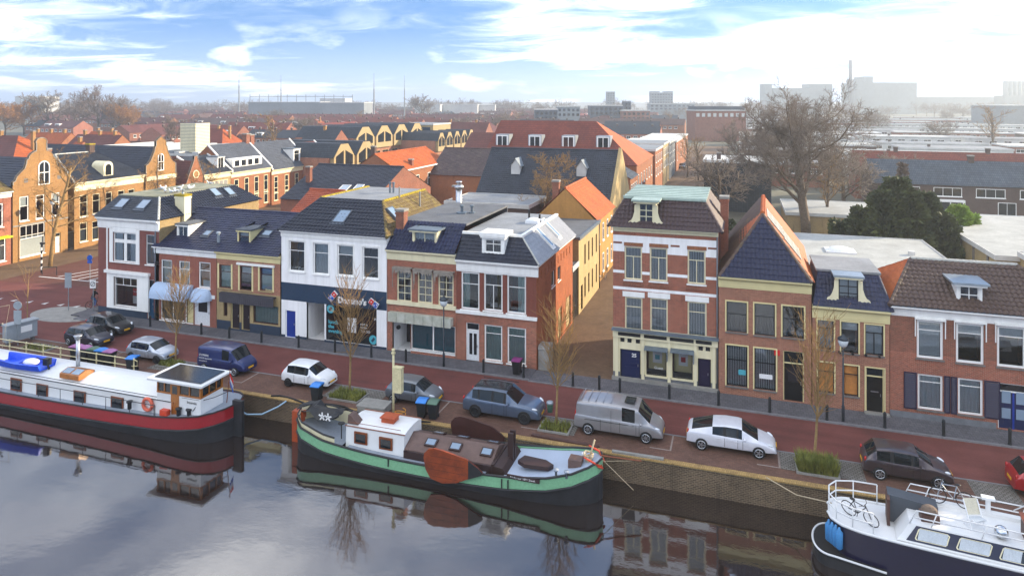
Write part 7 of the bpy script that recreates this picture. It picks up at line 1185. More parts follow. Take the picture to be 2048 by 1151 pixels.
mb = MB(); mb.box(-12.2, -11.45, GC - .14, GC + .14, -2, .1); mb.box(-12.15, -11.4, GC - .2, GC + .2, .1, .5); bpart(mb, 'rudder', 'rudder_red', gb); mb = MB(); R = random.Random(3); nx, ny = 9, 7; G0 = [[(-12 + 3.0 * i / (nx - 1), GC - .2 + 1.4 * j / (ny - 1), .62 + .22 * sin(i * .9) * cos(j * 1.3) + R.uniform(-.08, .08) - .03 * (j - 3) ** 2 + .25 * (i == 3)) for j in range(ny)] for i in range(nx)]
for i in range(nx - 1):
    for j in range(ny - 1): mb.quad(G0[i][j], G0[i + 1][j], G0[i + 1][j + 1], G0[i][j + 1])
bpart(mb, 'tarpaulin', 'tarp', gb); mb = MB(); mb.ball((-9.7, GC + .5, .35), .35, 8, 6, (1.3, 1, .8)); bpart(mb, 'covered_motor', 'tarp', gb, smooth=True)
for x in (-9.9, -9.5):
    mb = MB(); c_ = Vector((x, GC - .35, .55))
    for k in range(5): a_ = k * 2 * pi / 5; mb.box(-.04, .04, -.02, .02, .04, .24, fm=lambda u, v, q: tuple(c_ + Vector((u * cos(a_) + q * sin(a_), v, -u * sin(a_) + q * cos(a_)))))
    bpart(mb, 'propeller_toy', 'paper_white', gb)
for x in (-4.7, 2.0, 2.35): mb = MB(); mb.box(x, x + .05, GC - 1.8, GC - 1.73, -.85, -.38); bpart(mb, 'chain_plate', 'hull_black', gb)
mb = MB(); mb.tube([(-8.6, GC - .3, -.6), (-8.6, GC - .3, .3)], .03, 5); mb.lathe([(.2, 0), (.2, .04)], (-8.6, GC - .3, .3), 10); bpart(mb, 'stool', 'black_paint', gb)
# ---- navy motor yacht
yt = thing('motor_yacht', 'navy and white motor yacht with curtained windows and white railings', 'yacht', (17.9, -12.72, WZ), radians(-6.2)); yt.scale = (1, .7, 1); Z0 = -WZ
def Y(mb, n, m_, **k): return mb.obj(n, m_, yt, **k)
ys = [(-.1, .5, .62), (.05, 1.1, .6), (.5, 1.62, .58), (1.3, 1.9, .56), (3, 2.05, .56), (8, 2.1, .6), (14, 1.9, .8), (17, 1.2, 1.0)]; ys = dense(ys); mb = MB(); vs, fs = [], []
for sg in (-1, 1):
    o = len(vs)
    for (x, hw, z) in ys: vs += [(x, sg * hw, z + Z0), (x + .1, sg * hw * .97, Z0 - .35), (x + .35, sg * hw * .86, -.3)]
    for i in range(len(ys) - 1):
        for k in range(2): fs.append((o + 3 * i + k, o + 3 * i + 3 + k, o + 3 * i + 4 + k, o + 3 * i + 1 + k))
mb.add(vs, fs); x, hw, z = ys[0]; mb.quad((x, -hw, z + Z0), (x, hw, z + Z0), (x + .35, hw * .86, -.3), (x + .35, -hw * .86, -.3)); Y(mb, 'hull', 'hull_navy', smooth=True)
mb = MB()
for p, q in zip(ys, ys[1:]): mb.quad((p[0], -p[1], p[2] + Z0), (q[0], -q[1], q[2] + Z0), (q[0], q[1], q[2] + Z0), (p[0], p[1], p[2] + Z0))
Y(mb, 'deck', 'boat_white')
for sg in (-1, 1): mb = MB(); mb.tube([(p[0], sg * (p[1] + .02), p[2] + Z0 + .03) for p in ys], .07, 6); Y(mb, 'toe_rail', 'boat_white', smooth=True)
mb = MB(); pl_ = [(-.85 + .9 * (1 - sin(a_)), 1.75 * cos(a_)) for a_ in np.linspace(0, pi, 16)]; pl_ = [(-.95 * sin(a_) ** .7 + .2, 1.8 * cos(a_)) for a_ in np.linspace(0, pi, 18)] + [(2.2, -2.2), (2.2, 2.2)][::1]; mb.prism(pl_, Z0 - .95, Z0 - .8, lambda u, v, q: (u, v, q)); Y(mb, 'swim_platform', 'asphalt_black'); mb = MB(); mb.tube([(u, v, Z0 - .8) for u, v in pl_[:18]] + [(2.2, -2.2, Z0 - .8)], .05, 6); Y(mb, 'platform_rim', 'boat_white', smooth=True); mb = MB(); mb.prism([(u * .96, v * .96) for u, v in pl_], -.5, Z0 - .96, lambda u, v, q: (u, v, q)); Y(mb, 'platform_base', 'hull_black')
# deckhouse: sloping sides, windows, roof
xa, xb = 2.6, 15.5; zb, zt_ = Z0 + .58, Z0 + 1.32; yb_, yt_ = 1.75, 1.45
mb = MB(); mb.v = [(xa, -yb_, zb), (xb, -yb_, zb), (xb, yb_, zb), (xa, yb_, zb), (xa + .5, -yt_, zt_), (xb, -yt_, zt_), (xb, yt_, zt_), (xa + .5, yt_, zt_)]; mb.f = [(0, 1, 5, 4), (1, 2, 6, 5), (2, 3, 7, 6), (3, 0, 4, 7), (4, 5, 6, 7)]; mb.m = [0] * 5; Y(mb, 'deckhouse', 'boat_white')
sm = lambda u, v, w_: (xa + u, -yb_ + (yb_ - yt_) * v - w_ * .92, zb + (zt_ - zb) * v + w_ * .38)
mb = MB(); mb.prism([(.35, .1), (12.5, .1), (12.5, .92), (.75, .92)], .004, .02, lambda u, v, q: sm(u, v, q)); Y(mb, 'window_band', 'hull_navy')
for k in range(5):
    u0 = .7 + k * 1.5; r = .1; po = [(u0 + .02, .2), (u0 + 1.1, .2), (u0 + 1.17, .28), (u0 + 1.28, .75), (u0 + 1.2, .84), (u0 + .2, .84), (u0 + .12, .76), (u0 - .02, .28)]; mb = MB(); mb.prism(po, .021, .035, lambda u, v, q: sm(u, v, q)); f = Y(mb, 'cabin_window', 'cream_paint'); ce = (u0 + .63, .52); pi_ = [(ce[0] + (u - ce[0]) * .92, ce[1] + (v - ce[1]) * .9) for u, v in po]; mb = MB(); mb.prism(pi_, .036, .04, lambda u, v, q: sm(u, v, q)); mb.obj('pane', 'glass_far', f)
    wd_ = 1.05 if k < 2 else .62; mb = MB(); n = 16
    for i in range(n): a_, b2 = u0 + .08 + wd_ * i / n, u0 + .08 + wd_ * (i + 1) / n; da = .047 + .012 * (i % 2); db = .047 + .012 * ((i + 1) % 2); mb.quad(sm(a_, .24, da), sm(b2, .24, db), sm(b2 + .09, .8, db), sm(a_ + .09, .8, da))
    mb.obj('curtain', 'curtain', f)
def rail(pts, r=.032, nm='railing'): mb = MB(); mb.tube(pts, r, 6); return Y(mb, nm, 'boat_white', smooth=True)
zr_ = Z0 + 1.55; arc = [(.85 - 1.0 * cos(a_), -1.75 * sin(a_) if False else -1.7 * cos(a_ - pi / 2)) for a_ in np.linspace(.1, pi - .1, 4)]
sp = [(1.7, -1.85), (.9, -1.75), (.25, -1.3), (-.05, -.5), (-.05, .5), (.25, 1.3), (1.0, 1.75), (2.0, 1.9)]
for z in (zr_ - .05, zr_ - .5): rail([(x, y, z) for x, y in sp], .034, 'stern_railing')
for x, y in sp[::1]: rail([(x, y, Z0 + .6), (x, y, zr_ - .05)], .028, 'stern_post')
for sg, y0 in ((-1, -1.5), (1, 1.75)):
    for z in (zt_ + .6, zt_ + .3): rail([(3.1, y0, zt_), (3.35, y0, z), (13, y0, z)] if z > zt_ + .5 else [(3.2, y0, z), (13, y0, z)], .03)
    for k in range(6): rail([(3.9 + k * 1.8, y0, zt_), (4.1 + k * 1.8, y0, zt_ + .6)], .024, 'rail_post')
mb = MB(); mb.box(3.2, 13, 1.3, 1.72, zt_, zt_ + .16); Y(mb, 'roof_coaming', 'boat_white')
mb = MB(); mb.box(2.3, 2.42, -.4, .9, Z0 + .58, Z0 + 1.75); Y(mb, 'cockpit_door', 'wood_brown'); mb = MB(); mb.prism([(2.35, zb + .0), (4.3, zb + .0), (4.3, zt_ + .3), (2.35, zt_ + .45)], .2, 1.25, lambda u, v, q: (u, q, v)); Y(mb, 'deck_locker', 'far_dark')
for k in range(4): y = -1.15 - .22 * k + .12; x = .02 + .14 * k; mb = MB(); mb.lathe([(.05, -.45), (.15, -.36), (.16, .34), (.06, .45), (.04, .55)], (x - .08, y, Z0 - .05), 10); Y(mb, 'fender', 'fender_blue', smooth=True)
def lawn(p): return tuple(p)
# mast frame lowered over the roof
for dy in (0, .55): rail([(9.7, .4 + dy, zt_), (8.2, .6 + dy, zt_ + 2.0), (7.9, .7 + dy, zt_ + 2.5), (8.25, .8 + dy, zt_ + 2.55), (11.5, .5 + dy, zt_ + 1.1)], .05, 'mast_frame')
rail([(7.2, 1.3, zt_ + .5), (8.3, .7, zt_ + 1.6)], .03, 'stay'); mb = MB(); mb.tube([(6.3, 1.5, zt_), (6.3, 1.5, zt_ + .75)], .1, 8); mb.box(6.05, 6.55, 1.3, 1.7, zt_ + .7, zt_ + .8); Y(mb, 'vent_cowl', 'boat_white')
YM = Matrix.Translation(yt.location) @ Matrix.Rotation(radians(-6.2), 4, 'Z') @ Matrix.Diagonal((1, .7, 1, 1))
def yp(x, y, z): return YM @ Vector((x, y, z))
# things standing on the yacht
cb = thing('deck_cabinet', 'low wooden cabinet with glass front on the yacht roof', 'cabinet', yp(8.3, -.2, zt_), radians(-6)); mb = MB(); mb.box(-1.0, 1.0, -.35, .35, 0, .75); mb.obj('body', 'wood_brown', cb); mb = MB(); mb.box(-1.06, 1.06, -.4, .4, .75, .82); mb.obj('top', 'varnish_dark', cb); mb = MB(); mb.box(-.92, .92, -.37, -.352, .08, .7); mb.obj('front_pane', 'beige_panel', cb)
ch = thing('deck_chair', 'white slatted folding chair on the yacht roof', 'chair', yp(5.6, -.35, zt_), radians(20)); mb = MB()
for x in (-.3, .3): mb = MB(); mb.tube([(x, -.25, 0), (x, .3, 1.05)], .03, 5); mb.obj('leg', 'white_plastic', ch); mb = MB(); mb.tube([(x, .3, 0), (x, -.3, .5)], .03, 5); mb.obj('leg', 'white_plastic', ch)
mb = MB(); mb.quad((-.3, -.3, .48), (.3, -.3, .48), (.3, .12, .42), (-.3, .12, .42)); mb.obj('seat', 'curtain', ch); mb = MB(); mb.quad((-.3, .1, .5), (.3, .1, .5), (.3, .32, 1.08), (-.3, .32, 1.08)); mb.obj('backrest', 'curtain_cream', ch)
gbx = thing('plant_box', 'brown wooden box with a grey round plant on the yacht roof', 'plant box', yp(3.9, -.6, zt_)); mb = MB(); mb.box(-.35, .35, -.25, .25, 0, .3); mb.obj('box', 'wood_brown', gbx); mb = MB(); mb.ball((0, 0, .42), .3, 9, 6, (1.1, .9, .7)); mb.obj('plant', 'twig_grey', gbx)
mb = MB(); mb.ball((0, 0, .26), .26, 14, 10); mb.obj('mirror_ball', 'chrome', smooth=True, loc=yp(6.45, -.9, zt_), label='shiny chrome ball lying on the yacht roof', cat='ball')
def bike(name, label, loc, rz, frame='steel', tilt=0., group=None, R_=.34):
    e = thing(name, label, 'bicycle', loc, rz, group); e.rotation_euler = (tilt, 0, rz)
    for x in (-.52, .52):
        mb = MB(); mb.tube([(x + R_ * cos(a_), 0, R_ + R_ * sin(a_)) for a_ in np.linspace(0, 2 * pi, 23)], .022, 5, caps=False); w_ = mb.obj('wheel', 'rubber', e); mb = MB()
        for k in range(8): a_ = k * pi / 4; mb.tube([(x, 0, R_), (x + (R_ - .02) * cos(a_), 0, R_ + (R_ - .02) * sin(a_))], .005, 3, caps=False)
        mb.obj('spokes', 'steel', w_)
    mb = MB(); A_, B_, C_, D_ = (-.52, 0, R_), (-.1, 0, R_ - .04), (-.22, 0, R_ + .52), (.36, 0, R_ + .5)
    for p, q in ((A_, B_), (A_, C_), (B_, C_), (B_, D_), (C_, D_), (D_, (.52, 0, R_)), (D_, (.32, 0, R_ + .62))): mb.tube([p, q], .02, 5)
    mb.obj('frame', frame, e); mb = MB(); mb.tube([(.2, -.27, R_ + .66), (.34, -.12, R_ + .64), (.34, .12, R_ + .64), (.2, .27, R_ + .66)], .015, 5); mb.obj('handlebar', 'black_paint', e); mb = MB(); mb.ball((-.26, 0, R_ + .6), .1, 8, 5, (1.4, .8, .4)); mb.obj('saddle', 'black_paint', e, smooth=True); mb = MB(); mb.tube([(-.1, -.1, R_ - .15), (-.1, .1, R_ + .07)], .015, 4); mb.obj('pedals', 'black_paint', e); return e
bike('bicycle', 'pale grey bicycle standing against the far rail on the yacht roof', yp(4.9, 1.25, zt_ + .16), radians(174), 'steel', radians(6)); bike('bicycle', 'black city bicycle leaning on the yacht stern deck', yp(1.25, -.55, Z0 + .6), radians(-38), 'black_paint', radians(14))
# mooring lines, fenders and masts at the left edge
mb = MB(); P_ = [pz(492, 815, -.3), pz(500, 838, -.6), pz(525, 838, -.6), pz(548, 817, -.3)]; mb.tube([Vector((-16.6, -11.9, .2)), Vector((-15.9, -11.5, -.45)), Vector((-15.2, -10.9, -.6)), Vector((-14.4, -10.3, -.25)), Vector((-14.0, -10.02, .05))], .05, 6); mb.obj('mooring_line', 'rope_blue', smooth=True, label='pale blue mooring line sagging from the red barge to the quay', cat='rope')
mb = MB(); mb.tube([(18.0, -12.4, .7), (16.6, -10.8, -.05), (15.2, -9.9, .12)], .025, 5); mb.obj('mooring_line', 'rope', label='thin mooring rope from the yacht stern to the quay', cat='rope')
sm_ = thing('left_boat_mast', 'black boat mast with gaff and rigging at the left edge', 'mast', (-38.6, -12.0, 1)); mb = MB(); mb.tube([(0, 0, 0), (0, 0, 3.9)], .08, 6); mb.obj('pole', 'black_paint', sm_); mb = MB(); mb.tube([(-2.6, .2, .3), (1.9, -.2, 2.4)], .07, 6); mb.obj('boom', 'black_paint', sm_); mb = MB(); mb.tube([(0, 0, 3.2), (1.2, .8, 3.4)], .02, 4); mb.tube([(1.2, .8, 3.4), (.7, .6, .2)], .012, 4); mb.obj('rigging', 'rope', sm_, kind='stuff')
# ================================================================ cars
def paint(name, col, metal=.35, rough=.32):
    m, t, b = base(name, rough, metal, .5); b.inputs['Base Color'].default_value = (*hx(col), 1); b.inputs['Coat Weight'].default_value = .8; b.inputs['Coat Roughness'].default_value = .05
    n = noise(t, tx(t), 3, 4, .6); b.inputs['Roughness'].default_value = rough; c = ramp(t, n, [(.3, sh(hx(col), .92)), (.7, sh(hx(col), 1.06))]); t.links.new(c, b.inputs['Base Color'])
for n, c, k in (('paint_black', '17191d', .2), ('paint_plum', '2a2a3a', .35), ('paint_silver', 'aeb6c2', .5), ('paint_blue', '12265f', .3), ('paint_white', 'e4e6e8', .0), ('paint_grey', '6f757c', .5), ('paint_steel', '56657a', .45), ('paint_vansilver', '9d9c9e', .5), ('paint_pearl', 'd3d5dc', .1), ('paint_brown', '453a3e', .4), ('paint_red', 'a3121c', .2)): paint(n, c, k)
MATS['car_glass'].node_tree.nodes['Principled BSDF'].inputs['Specular IOR Level'].default_value = .45; M('car_trim', '101113', .6, .1, 5); M('headlight', 'd6dce2', .08, 0, spec=.9); M('taillight', 'b01812', .15, 0, spec=.8); M('rim', 'a9adb2', .3, .05, 5, metal=.8); M('rim_dark', '2a2b2e', .4, .1, 5, metal=.4)
# profiles: (fraction along length from the tail, top z, belt z, in cabin) with 'g' marking side glass up to the next station
PROF = {
 'hatch': [(0, .62, .62, 0, ''), (.015, .88, .86, 0, ''), (.05, 1.02, .96, 0, ''), (.15, .965, .93, 1, 'g'), (.30, 1., .92, 1, ''), (.335, 1., .91, 1, 'g'), (.53, .985, .9, 1, ''), (.56, .975, .89, 1, 'g'), (.61, .955, .88, 1, ''), (.77, .98, .86, 0, ''), (.88, .86, .8, 0, ''), (.965, .74, .7, 0, ''), (1, .52, .5, 0, '')],
 'van': [(0, .6, .6, 0, ''), (.008, 1.0, .98, 0, ''), (.02, 1.06, 1.04, 0, ''), (.035, .955, 1.0, 1, ''), (.3, 1., 1.0, 1, ''), (.52, .995, .99, 1, ''), (.55, .99, .98, 1, 'g'), (.7, .96, .96, 1, ''), (.735, .945, .95, 1, ''), (.86, 1.02, .92, 0, ''), (.94, .86, .8, 0, ''), (.985, .68, .62, 0, ''), (1, .5, .48, 0, '')],
 'sedan': [(0, .66, .66, 0, ''), (.015, .98, .94, 0, ''), (.06, 1.03, .97, 0, ''), (.30, .94, .94, 1, 'g'), (.42, .985, .92, 1, ''), (.445, .99, .91, 1, 'g'), (.565, .985, .9, 1, ''), (.585, .98, .89, 1, 'g'), (.62, .96, .88, 1, ''), (.80, .93, .82, 0, ''), (.9, .8, .74, 0, ''), (.97, .68, .64, 0, ''), (1, .48, .46, 0, '')],
 'suv': [(0, .72, .72, 0, ''), (.012, 1.0, .98, 0, ''), (.05, 1.14, 1.1, 0, ''), (.14, .955, 1.1, 1, 'g'), (.215, .975, 1.08, 1, ''), (.235, .98, 1.07, 1, 'g'), (.395, 1., 1.05, 1, ''), (.42, 1., 1.05, 1, 'g'), (.55, .985, 1.03, 1, ''), (.58, .97, 1.02, 1, ''), (.73, 1.1, 1.0, 0, ''), (.87, 1.02, .92, 0, ''), (.975, .88, .82, 0, ''), (1, .55, .52, 0, '')]}
def car(name, label, cx_, cy_, L, W, H, prof, col, wheel=.31, wx=(.18, .82), rz=0., rim='rim', spokes=5, roofmat=None, front_plate='yellow_plate', group=None, seat=None, noglass=False, belt=None, grille=True):
    e = thing(name, label, 'van' if prof == 'van' else 'car', (cx_, cy_, 0), rz, group); P = PROF[prof]; zb = .24; bm = MB(); k = H / 1.48 if prof != 'suv' else H / 1.75
    rings = []
    for (fx, zt, zbelt, cab, g) in P:
        x = -L / 2 + fx * L; w_ = W / 2 * (1 - .16 * abs(2 * fx - 1) ** 5); zl = zbelt * k if prof != 'van' else zbelt * .56 * H
        if cab: top = zt * H
        else: top = zt * k if prof != 'van' else zt * .56 * H
        zm = zb + (zl - zb) * .55; rw = W / 2 * (.81 if prof != 'van' else .9)
        if cab: r = [(0, zb), (.8 * w_, zb), (.95 * w_, zb + .1), (w_, zm), (.985 * w_, zl - .06), (.95 * w_, zl), (rw, top - .07), (rw * .86, top - .015), (0, top + .02)]
        else: r = [(0, zb + (.06 if fx in (0, 1) else 0)), (.8 * w_, zb + (.06 if fx in (0, 1) else 0)), (.95 * w_, zb + .12), (w_, zb + (top - zb) * .55), (.985 * w_, top - .12), (.95 * w_, top - .07), (.84 * w_, top - .025), (.6 * w_, top), (0, top + .02)]
        rings.append((x, r))
    n = 9; vs = []
    for x, r in rings: vs += [(x, y, z) for y, z in r] + [(x, -y, z) for y, z in r[1:-1]]
    m_ = 2 * n - 2
    def idx(i, j): return i * m_ + (j if j >= 0 else n - 1 - j)      # j: 0..8 right side up, -1..-7 other side
    ring = list(range(n)) + [-(j) for j in range(n - 2, 0, -1)]
    fs = []; ms = []
    for i in range(len(P) - 1):
        c0, c1 = P[i][3], P[i + 1][3]
        for a in range(m_):
            j0, j1 = ring[a], ring[(a + 1) % m_]; A_, B_ = sorted((abs(j0), abs(j1))); mi = 0
            if c0 and c1 and P[i][4] == 'g' and (A_, B_) == (5, 6): mi = 1
            if c0 and c1 and P[i][4] != 'g' and (A_, B_) == (5, 6) and prof != 'van' : mi = 5
            if c0 and not c1 and A_ >= 6: mi = 2
            if not c0 and c1 and A_ >= 6 and prof != 'van': mi = 3
            if c0 and c1 and A_ >= 7 and roofmat: mi = 4
            if A_ <= 1: mi = 5
            fs.append((idx(i, j0), idx(i + 1, j0), idx(i + 1, j1), idx(i, j1))); ms.append(mi)
    fs.append(tuple(idx(0, j) for j in ring)); ms.append(0); fs.append(tuple(idx(len(P) - 1, j) for j in ring[::-1])); ms.append(0)
    me = bpy.data.meshes.new('tmp'); me.from_pydata(vs, [], fs); mats = [col, 'car_glass', 'car_glass', 'car_glass', roofmat or col, 'car_trim']
    for q in mats: me.materials.append(MATS[q])
    me.polygons.foreach_set('material_index', ms); me.update()
    cr = me.attributes.new('crease_edge', 'FLOAT', 'EDGE'); val = []
    for ed in me.edges:
        a, b2 = ed.vertices; ia, ib = a // m_, b2 // m_; ja, jb = a % m_, b2 % m_; ja = ja if ja < n else n - 1 - ja; jb = jb if jb < n else n - 1 - jb; v = 0.
        if ia != ib and abs(ja) == abs(jb) and abs(ja) in (5, 6) and P[min(ia, ib)][3] + P[max(ia, ib)][3] >= 1: v = .75
        if ia == ib and P[ia][3] and min(abs(ja), abs(jb)) >= 5: v = .8
        if ia == ib and not P[ia][3] and ((ia > 0 and P[ia - 1][3]) or (ia + 1 < len(P) and P[ia + 1][3])) and min(abs(ja), abs(jb)) >= 5: v = .7
        if abs(ja) <= 2 and abs(jb) <= 2: v = .5
        val.append(v)
    cr.data.foreach_set('value', val)
    tmp = bpy.data.objects.new('tmp', me); COL.objects.link(tmp); md = tmp.modifiers.new('s', 'SUBSURF'); md.levels = 2; md.render_levels = 2; cuts = []
    for f in wx:
        cb_ = MB(); x = -L / 2 + f * L
        for sg in (-1, 1):
            c_ = MB(); c_.lathe([(wheel * 1.2, -.16), (wheel * 1.2, .2)], (0, 0, 0), 20, fm=lambda a, b2, z, sg=sg, x=x: (x + a, sg * W / 2 + z, wheel + b2)); o = c_.obj('cut', 'car_trim'); cuts.append(o); b_ = tmp.modifiers.new('b', 'BOOLEAN'); b_.object = o; b_.operation = 'DIFFERENCE'; b_.solver = 'EXACT'
    dg = bpy.context.evaluated_depsgraph_get(); ev = bpy.data.meshes.new_from_object(tmp.evaluated_get(dg)); bpy.data.objects.remove(tmp)
    for o in cuts: bpy.data.objects.remove(o)
    co = [tuple(v.co) for v in ev.vertices]; groups_ = {}
    nm_ = [m2.name if m2 else '' for m2 in ev.materials]
    for p in ev.polygons: groups_.setdefault(p.material_index if p.material_index < 6 else 5, []).append(tuple(p.vertices))
    bpy.data.meshes.remove(ev)
    parts_ = [(g_, p_) for g_, p_ in groups_.items() if g_ != 1]
    if 1 in groups_:                                   # one part for each side window
        par_ = {}
        def fd(v):
            while par_.setdefault(v, v) != v: v = par_[v]
            return v
        for p_ in groups_[1]:
            for v in p_[1:]: par_[fd(v)] = fd(p_[0])
        cl_ = {}
        for p_ in groups_[1]: cl_.setdefault(fd(p_[0]), []).append(p_)
        parts_ += [(1, q_) for q_ in cl_.values()]
    for gi, polys in parts_:
        used = sorted({v for p in polys for v in p}); mp = {v: i for i, v in enumerate(used)}
        g = MB(); g.v = [co[v] for v in used]; g.f = [tuple(mp[v] for v in p) for p in polys]; g.m = [0] * len(polys); g.obj(['body', 'side_window', 'windscreen', 'rear_window', 'roof_panel', 'underbody'][gi], mats[gi], e, smooth=gi != 5)
    # wheels
    first = None
    for f in wx:
        for sg in (-1, 1):
            x = -L / 2 + f * L
            if first is None:
                t_ = MB(); t_.lathe([(wheel * .62, -.1), (wheel * .93, -.1), (wheel, -.06), (wheel, .06), (wheel * .93, .1), (wheel * .62, .1)], (0, 0, 0), 24, fm=lambda a, b2, z: (a, z, b2)); first = t_.obj('wheel', 'rubber', e, smooth=False); t_ = MB(); t_.lathe([(wheel * .66, -.05), (wheel * .66, .05)], (0, 0, 0), 24, fm=lambda a, b2, z: (a, z, b2)); t_.obj('brake', 'car_trim', first); t_ = MB(); t_.tube([(wheel * .64 * cos(q), -.108, wheel * .64 * sin(q)) for q in np.linspace(0, 2 * pi, 25)], .02, 4, caps=False); t_.lathe([(wheel * .16, -.125), (wheel * .16, -.1)], (0, 0, 0), 10, fm=lambda a, b2, z: (a, z, b2))
                for q in range(spokes):
                    a_ = 2 * pi * q / spokes; t_.box(0, wheel * .62, -.118, -.101, -.03 * 5 / max(spokes, 5), .03 * 5 / max(spokes, 5), fm=lambda u, v, w2: (u * cos(a_) - w2 * sin(a_), v, u * sin(a_) + w2 * cos(a_)))
                t_.obj('rim', rim, first, kind='stuff'); o = first
            else: o = copy_tree(first, e)
            o.location = (x, sg * (W / 2 - .085), wheel); o.rotation_euler = (0, 0, 0 if sg < 0 else pi)
    zl = P[-3][2] * k if prof != 'van' else P[-3][2] * .56 * H; hz_ = zl - .06
    for sg in (-1, 1):
        h_ = MB(); h_.ball((0, 0, 0), 1, 10, 6, (.2, .09, .065)); h_.obj('headlight', 'headlight', e, smooth=True, loc=(L / 2 - .31, sg * W * .38, hz_ + .015), rot=(0, radians(20), sg * radians(-38))); h_ = MB(); h_.ball((0, 0, 0), 1, 10, 6, (.06, .09, .13 if prof != 'van' else .28)); h_.obj('taillight', 'taillight', e, smooth=True, loc=(-L / 2 + .1, sg * W * .375, P[2][2] * k * .92 if prof != 'van' else .62 * H * .85), rot=(0, 0, sg * .3))
        h_ = MB(); h_.ball((0, 0, 0), 1, 8, 6, (.09, .12, .08)); zb_ = P[-5][2] * k if prof != 'van' else .98 * .56 * H; ix = next(i for i in range(len(P)) if P[i][3] and not P[i + 1][3]); h_.obj('wing_mirror', col, e, smooth=True, loc=(-L / 2 + P[ix][0] * L + .12 * L / 4, sg * (W / 2 + .07), (P[ix][2] * k if prof != 'van' else P[ix][2] * .56 * H) + .06))
        for i in range(3, len(P) - 1):
            if P[i][4] == '' and P[i][3] and P[i + 1][3] and P[i][0] > .25 or (P[i][3] and not P[i + 1][3]):
                x = -L / 2 + (P[i][0] + .012) * L; zl2 = P[i][2] * k if prof != 'van' else P[i][2] * .56 * H; h_ = MB(); h_.box(x - .008, x + .008, sg * W / 2 - .02 if sg > 0 else -W / 2 + .006, sg * W / 2 - .006 if sg > 0 else -W / 2 + .02, zb + .16, zl2 - .08); h_.obj('door_seam', 'car_trim', e)
                h_ = MB(); hxx = x - .32; h_.box(hxx - .1, hxx + .08, -W / 2 - .012 if sg < 0 else W / 2 - .03, -W / 2 + .03 if sg < 0 else W / 2 + .012, zl2 - .16, zl2 - .125); h_.obj('door_handle', col, e)
    if grille: h_ = MB(); h_.box(L / 2 - .14, L / 2 - .012, -W * .27, W * .27, .33, .33 + .2 * k); h_.obj('grille', 'car_trim', e)
    if front_plate: h_ = MB(); h_.box(L / 2 - .03, L / 2 + .012, -.26, .26, .42, .54); h_.obj('number_plate', front_plate, e); h_ = MB(); h_.box(-L / 2 - .012, -L / 2 + .03, -.26, .26, .55, .67); h_.obj('number_plate', front_plate, e)
    return e
CG = None
car('parked_car', 'black hatchback parked before the corner house', -36.6, -3.4, 4.1, 1.75, 1.5, 'hatch', 'paint_black', .32, rz=radians(-4))
car('parked_car', 'dark plum small hatchback parked beside the row of bins', -35.7, -6.1, 3.9, 1.7, 1.46, 'hatch', 'paint_plum', .31, rz=radians(-2))
mini = car('parked_car', 'silver retro hatchback with pale roof next to a young tree', -28.4, -6.85, 3.75, 1.72, 1.44, 'hatch', 'paint_silver', .31, rim='rim_dark', spokes=8)
bv = car('parked_van', 'dark blue small delivery van with white lettering on its side', -21.4, -6.9, 4.15, 1.75, 1.85, 'van', 'paint_blue', .31)
car('parked_car', 'white bubble shaped small hatchback parked by the blue lidded bin', -14.2, -7.2, 3.65, 1.68, 1.52, 'hatch', 'paint_white', .3, rim='rim_dark', spokes=7)
car('parked_car', 'grey small hatchback half hidden behind the pale post box', -6.15, -7.25, 3.65, 1.66, 1.5, 'hatch', 'paint_grey', .3)
sv = car('parked_car', 'blue grey large off roader with glass roof panel', .0, -7.2, 5.0, 2.0, 1.8, 'suv', 'paint_steel', .4, (.185, .815), roofmat='solar_dark', rim='rim_dark', spokes=10)
vt = car('parked_van', 'silver panel van with a dark roof hatch parked before number 25', 7.2, -7.2, 5.15, 1.98, 1.95, 'van', 'paint_vansilver', .34, (.17, .82), spokes=8)
car('parked_car', 'pearl white fastback saloon with dark rear glass', 13.45, -7.0, 4.8, 1.84, 1.52, 'sedan', 'paint_pearl', .33, (.175, .805), spokes=5)
car('parked_car', 'dark brown hatchback with chrome window line', 22.1, -7.25, 4.15, 1.8, 1.56, 'hatch', 'paint_brown', .33, spokes=6)
car('parked_car', 'bright red car partly behind the yacht railing', 28.9, -6.9, 4.2, 1.75, 1.55, 'hatch', 'paint_red', .32)
mb = MB(); mb.box(.35, .95, -.42, .42, 1.955, 1.985); mb.obj('roof_hatch', 'car_glass', vt)
for i in range(5): mb = MB(); mb.box(-2.2 + i * .45, -2.16 + i * .45, -.78, .78, 1.95, 1.968); mb.obj('roof_rib', 'paint_vansilver', vt)
for x in (-.02, 1.0): mb = MB(); mb.box(-1.9 + x * .0, 1.0, -.995, -.985, .9, .92) if x < 0 else mb.box(-.35, -.34, -.99, -.975, .4, 1.6); mb.obj('side_rail', 'car_trim', vt)
for i, (s_, k_) in enumerate((('STOMERIJ', .2), ('DE KOK Leeuwarden', .13), ('www.dekok.nl', .12))): text('side_lettering', s_, k_, 'paper_white', bv, (-1.75, -.885, 1.15 - i * .19), (pi / 2, 0, 0), ext=.002)
for y in (-.62, .62): mb = MB(); mb.tube([(-1.6, y, 1.86), (.75, y, 1.84)], .025, 5); mb.obj('roof_rail', 'car_trim', sv, smooth=True)
mb = MB(); mb.ball((mini and 0, 0, 0), 1, 4, 3); 
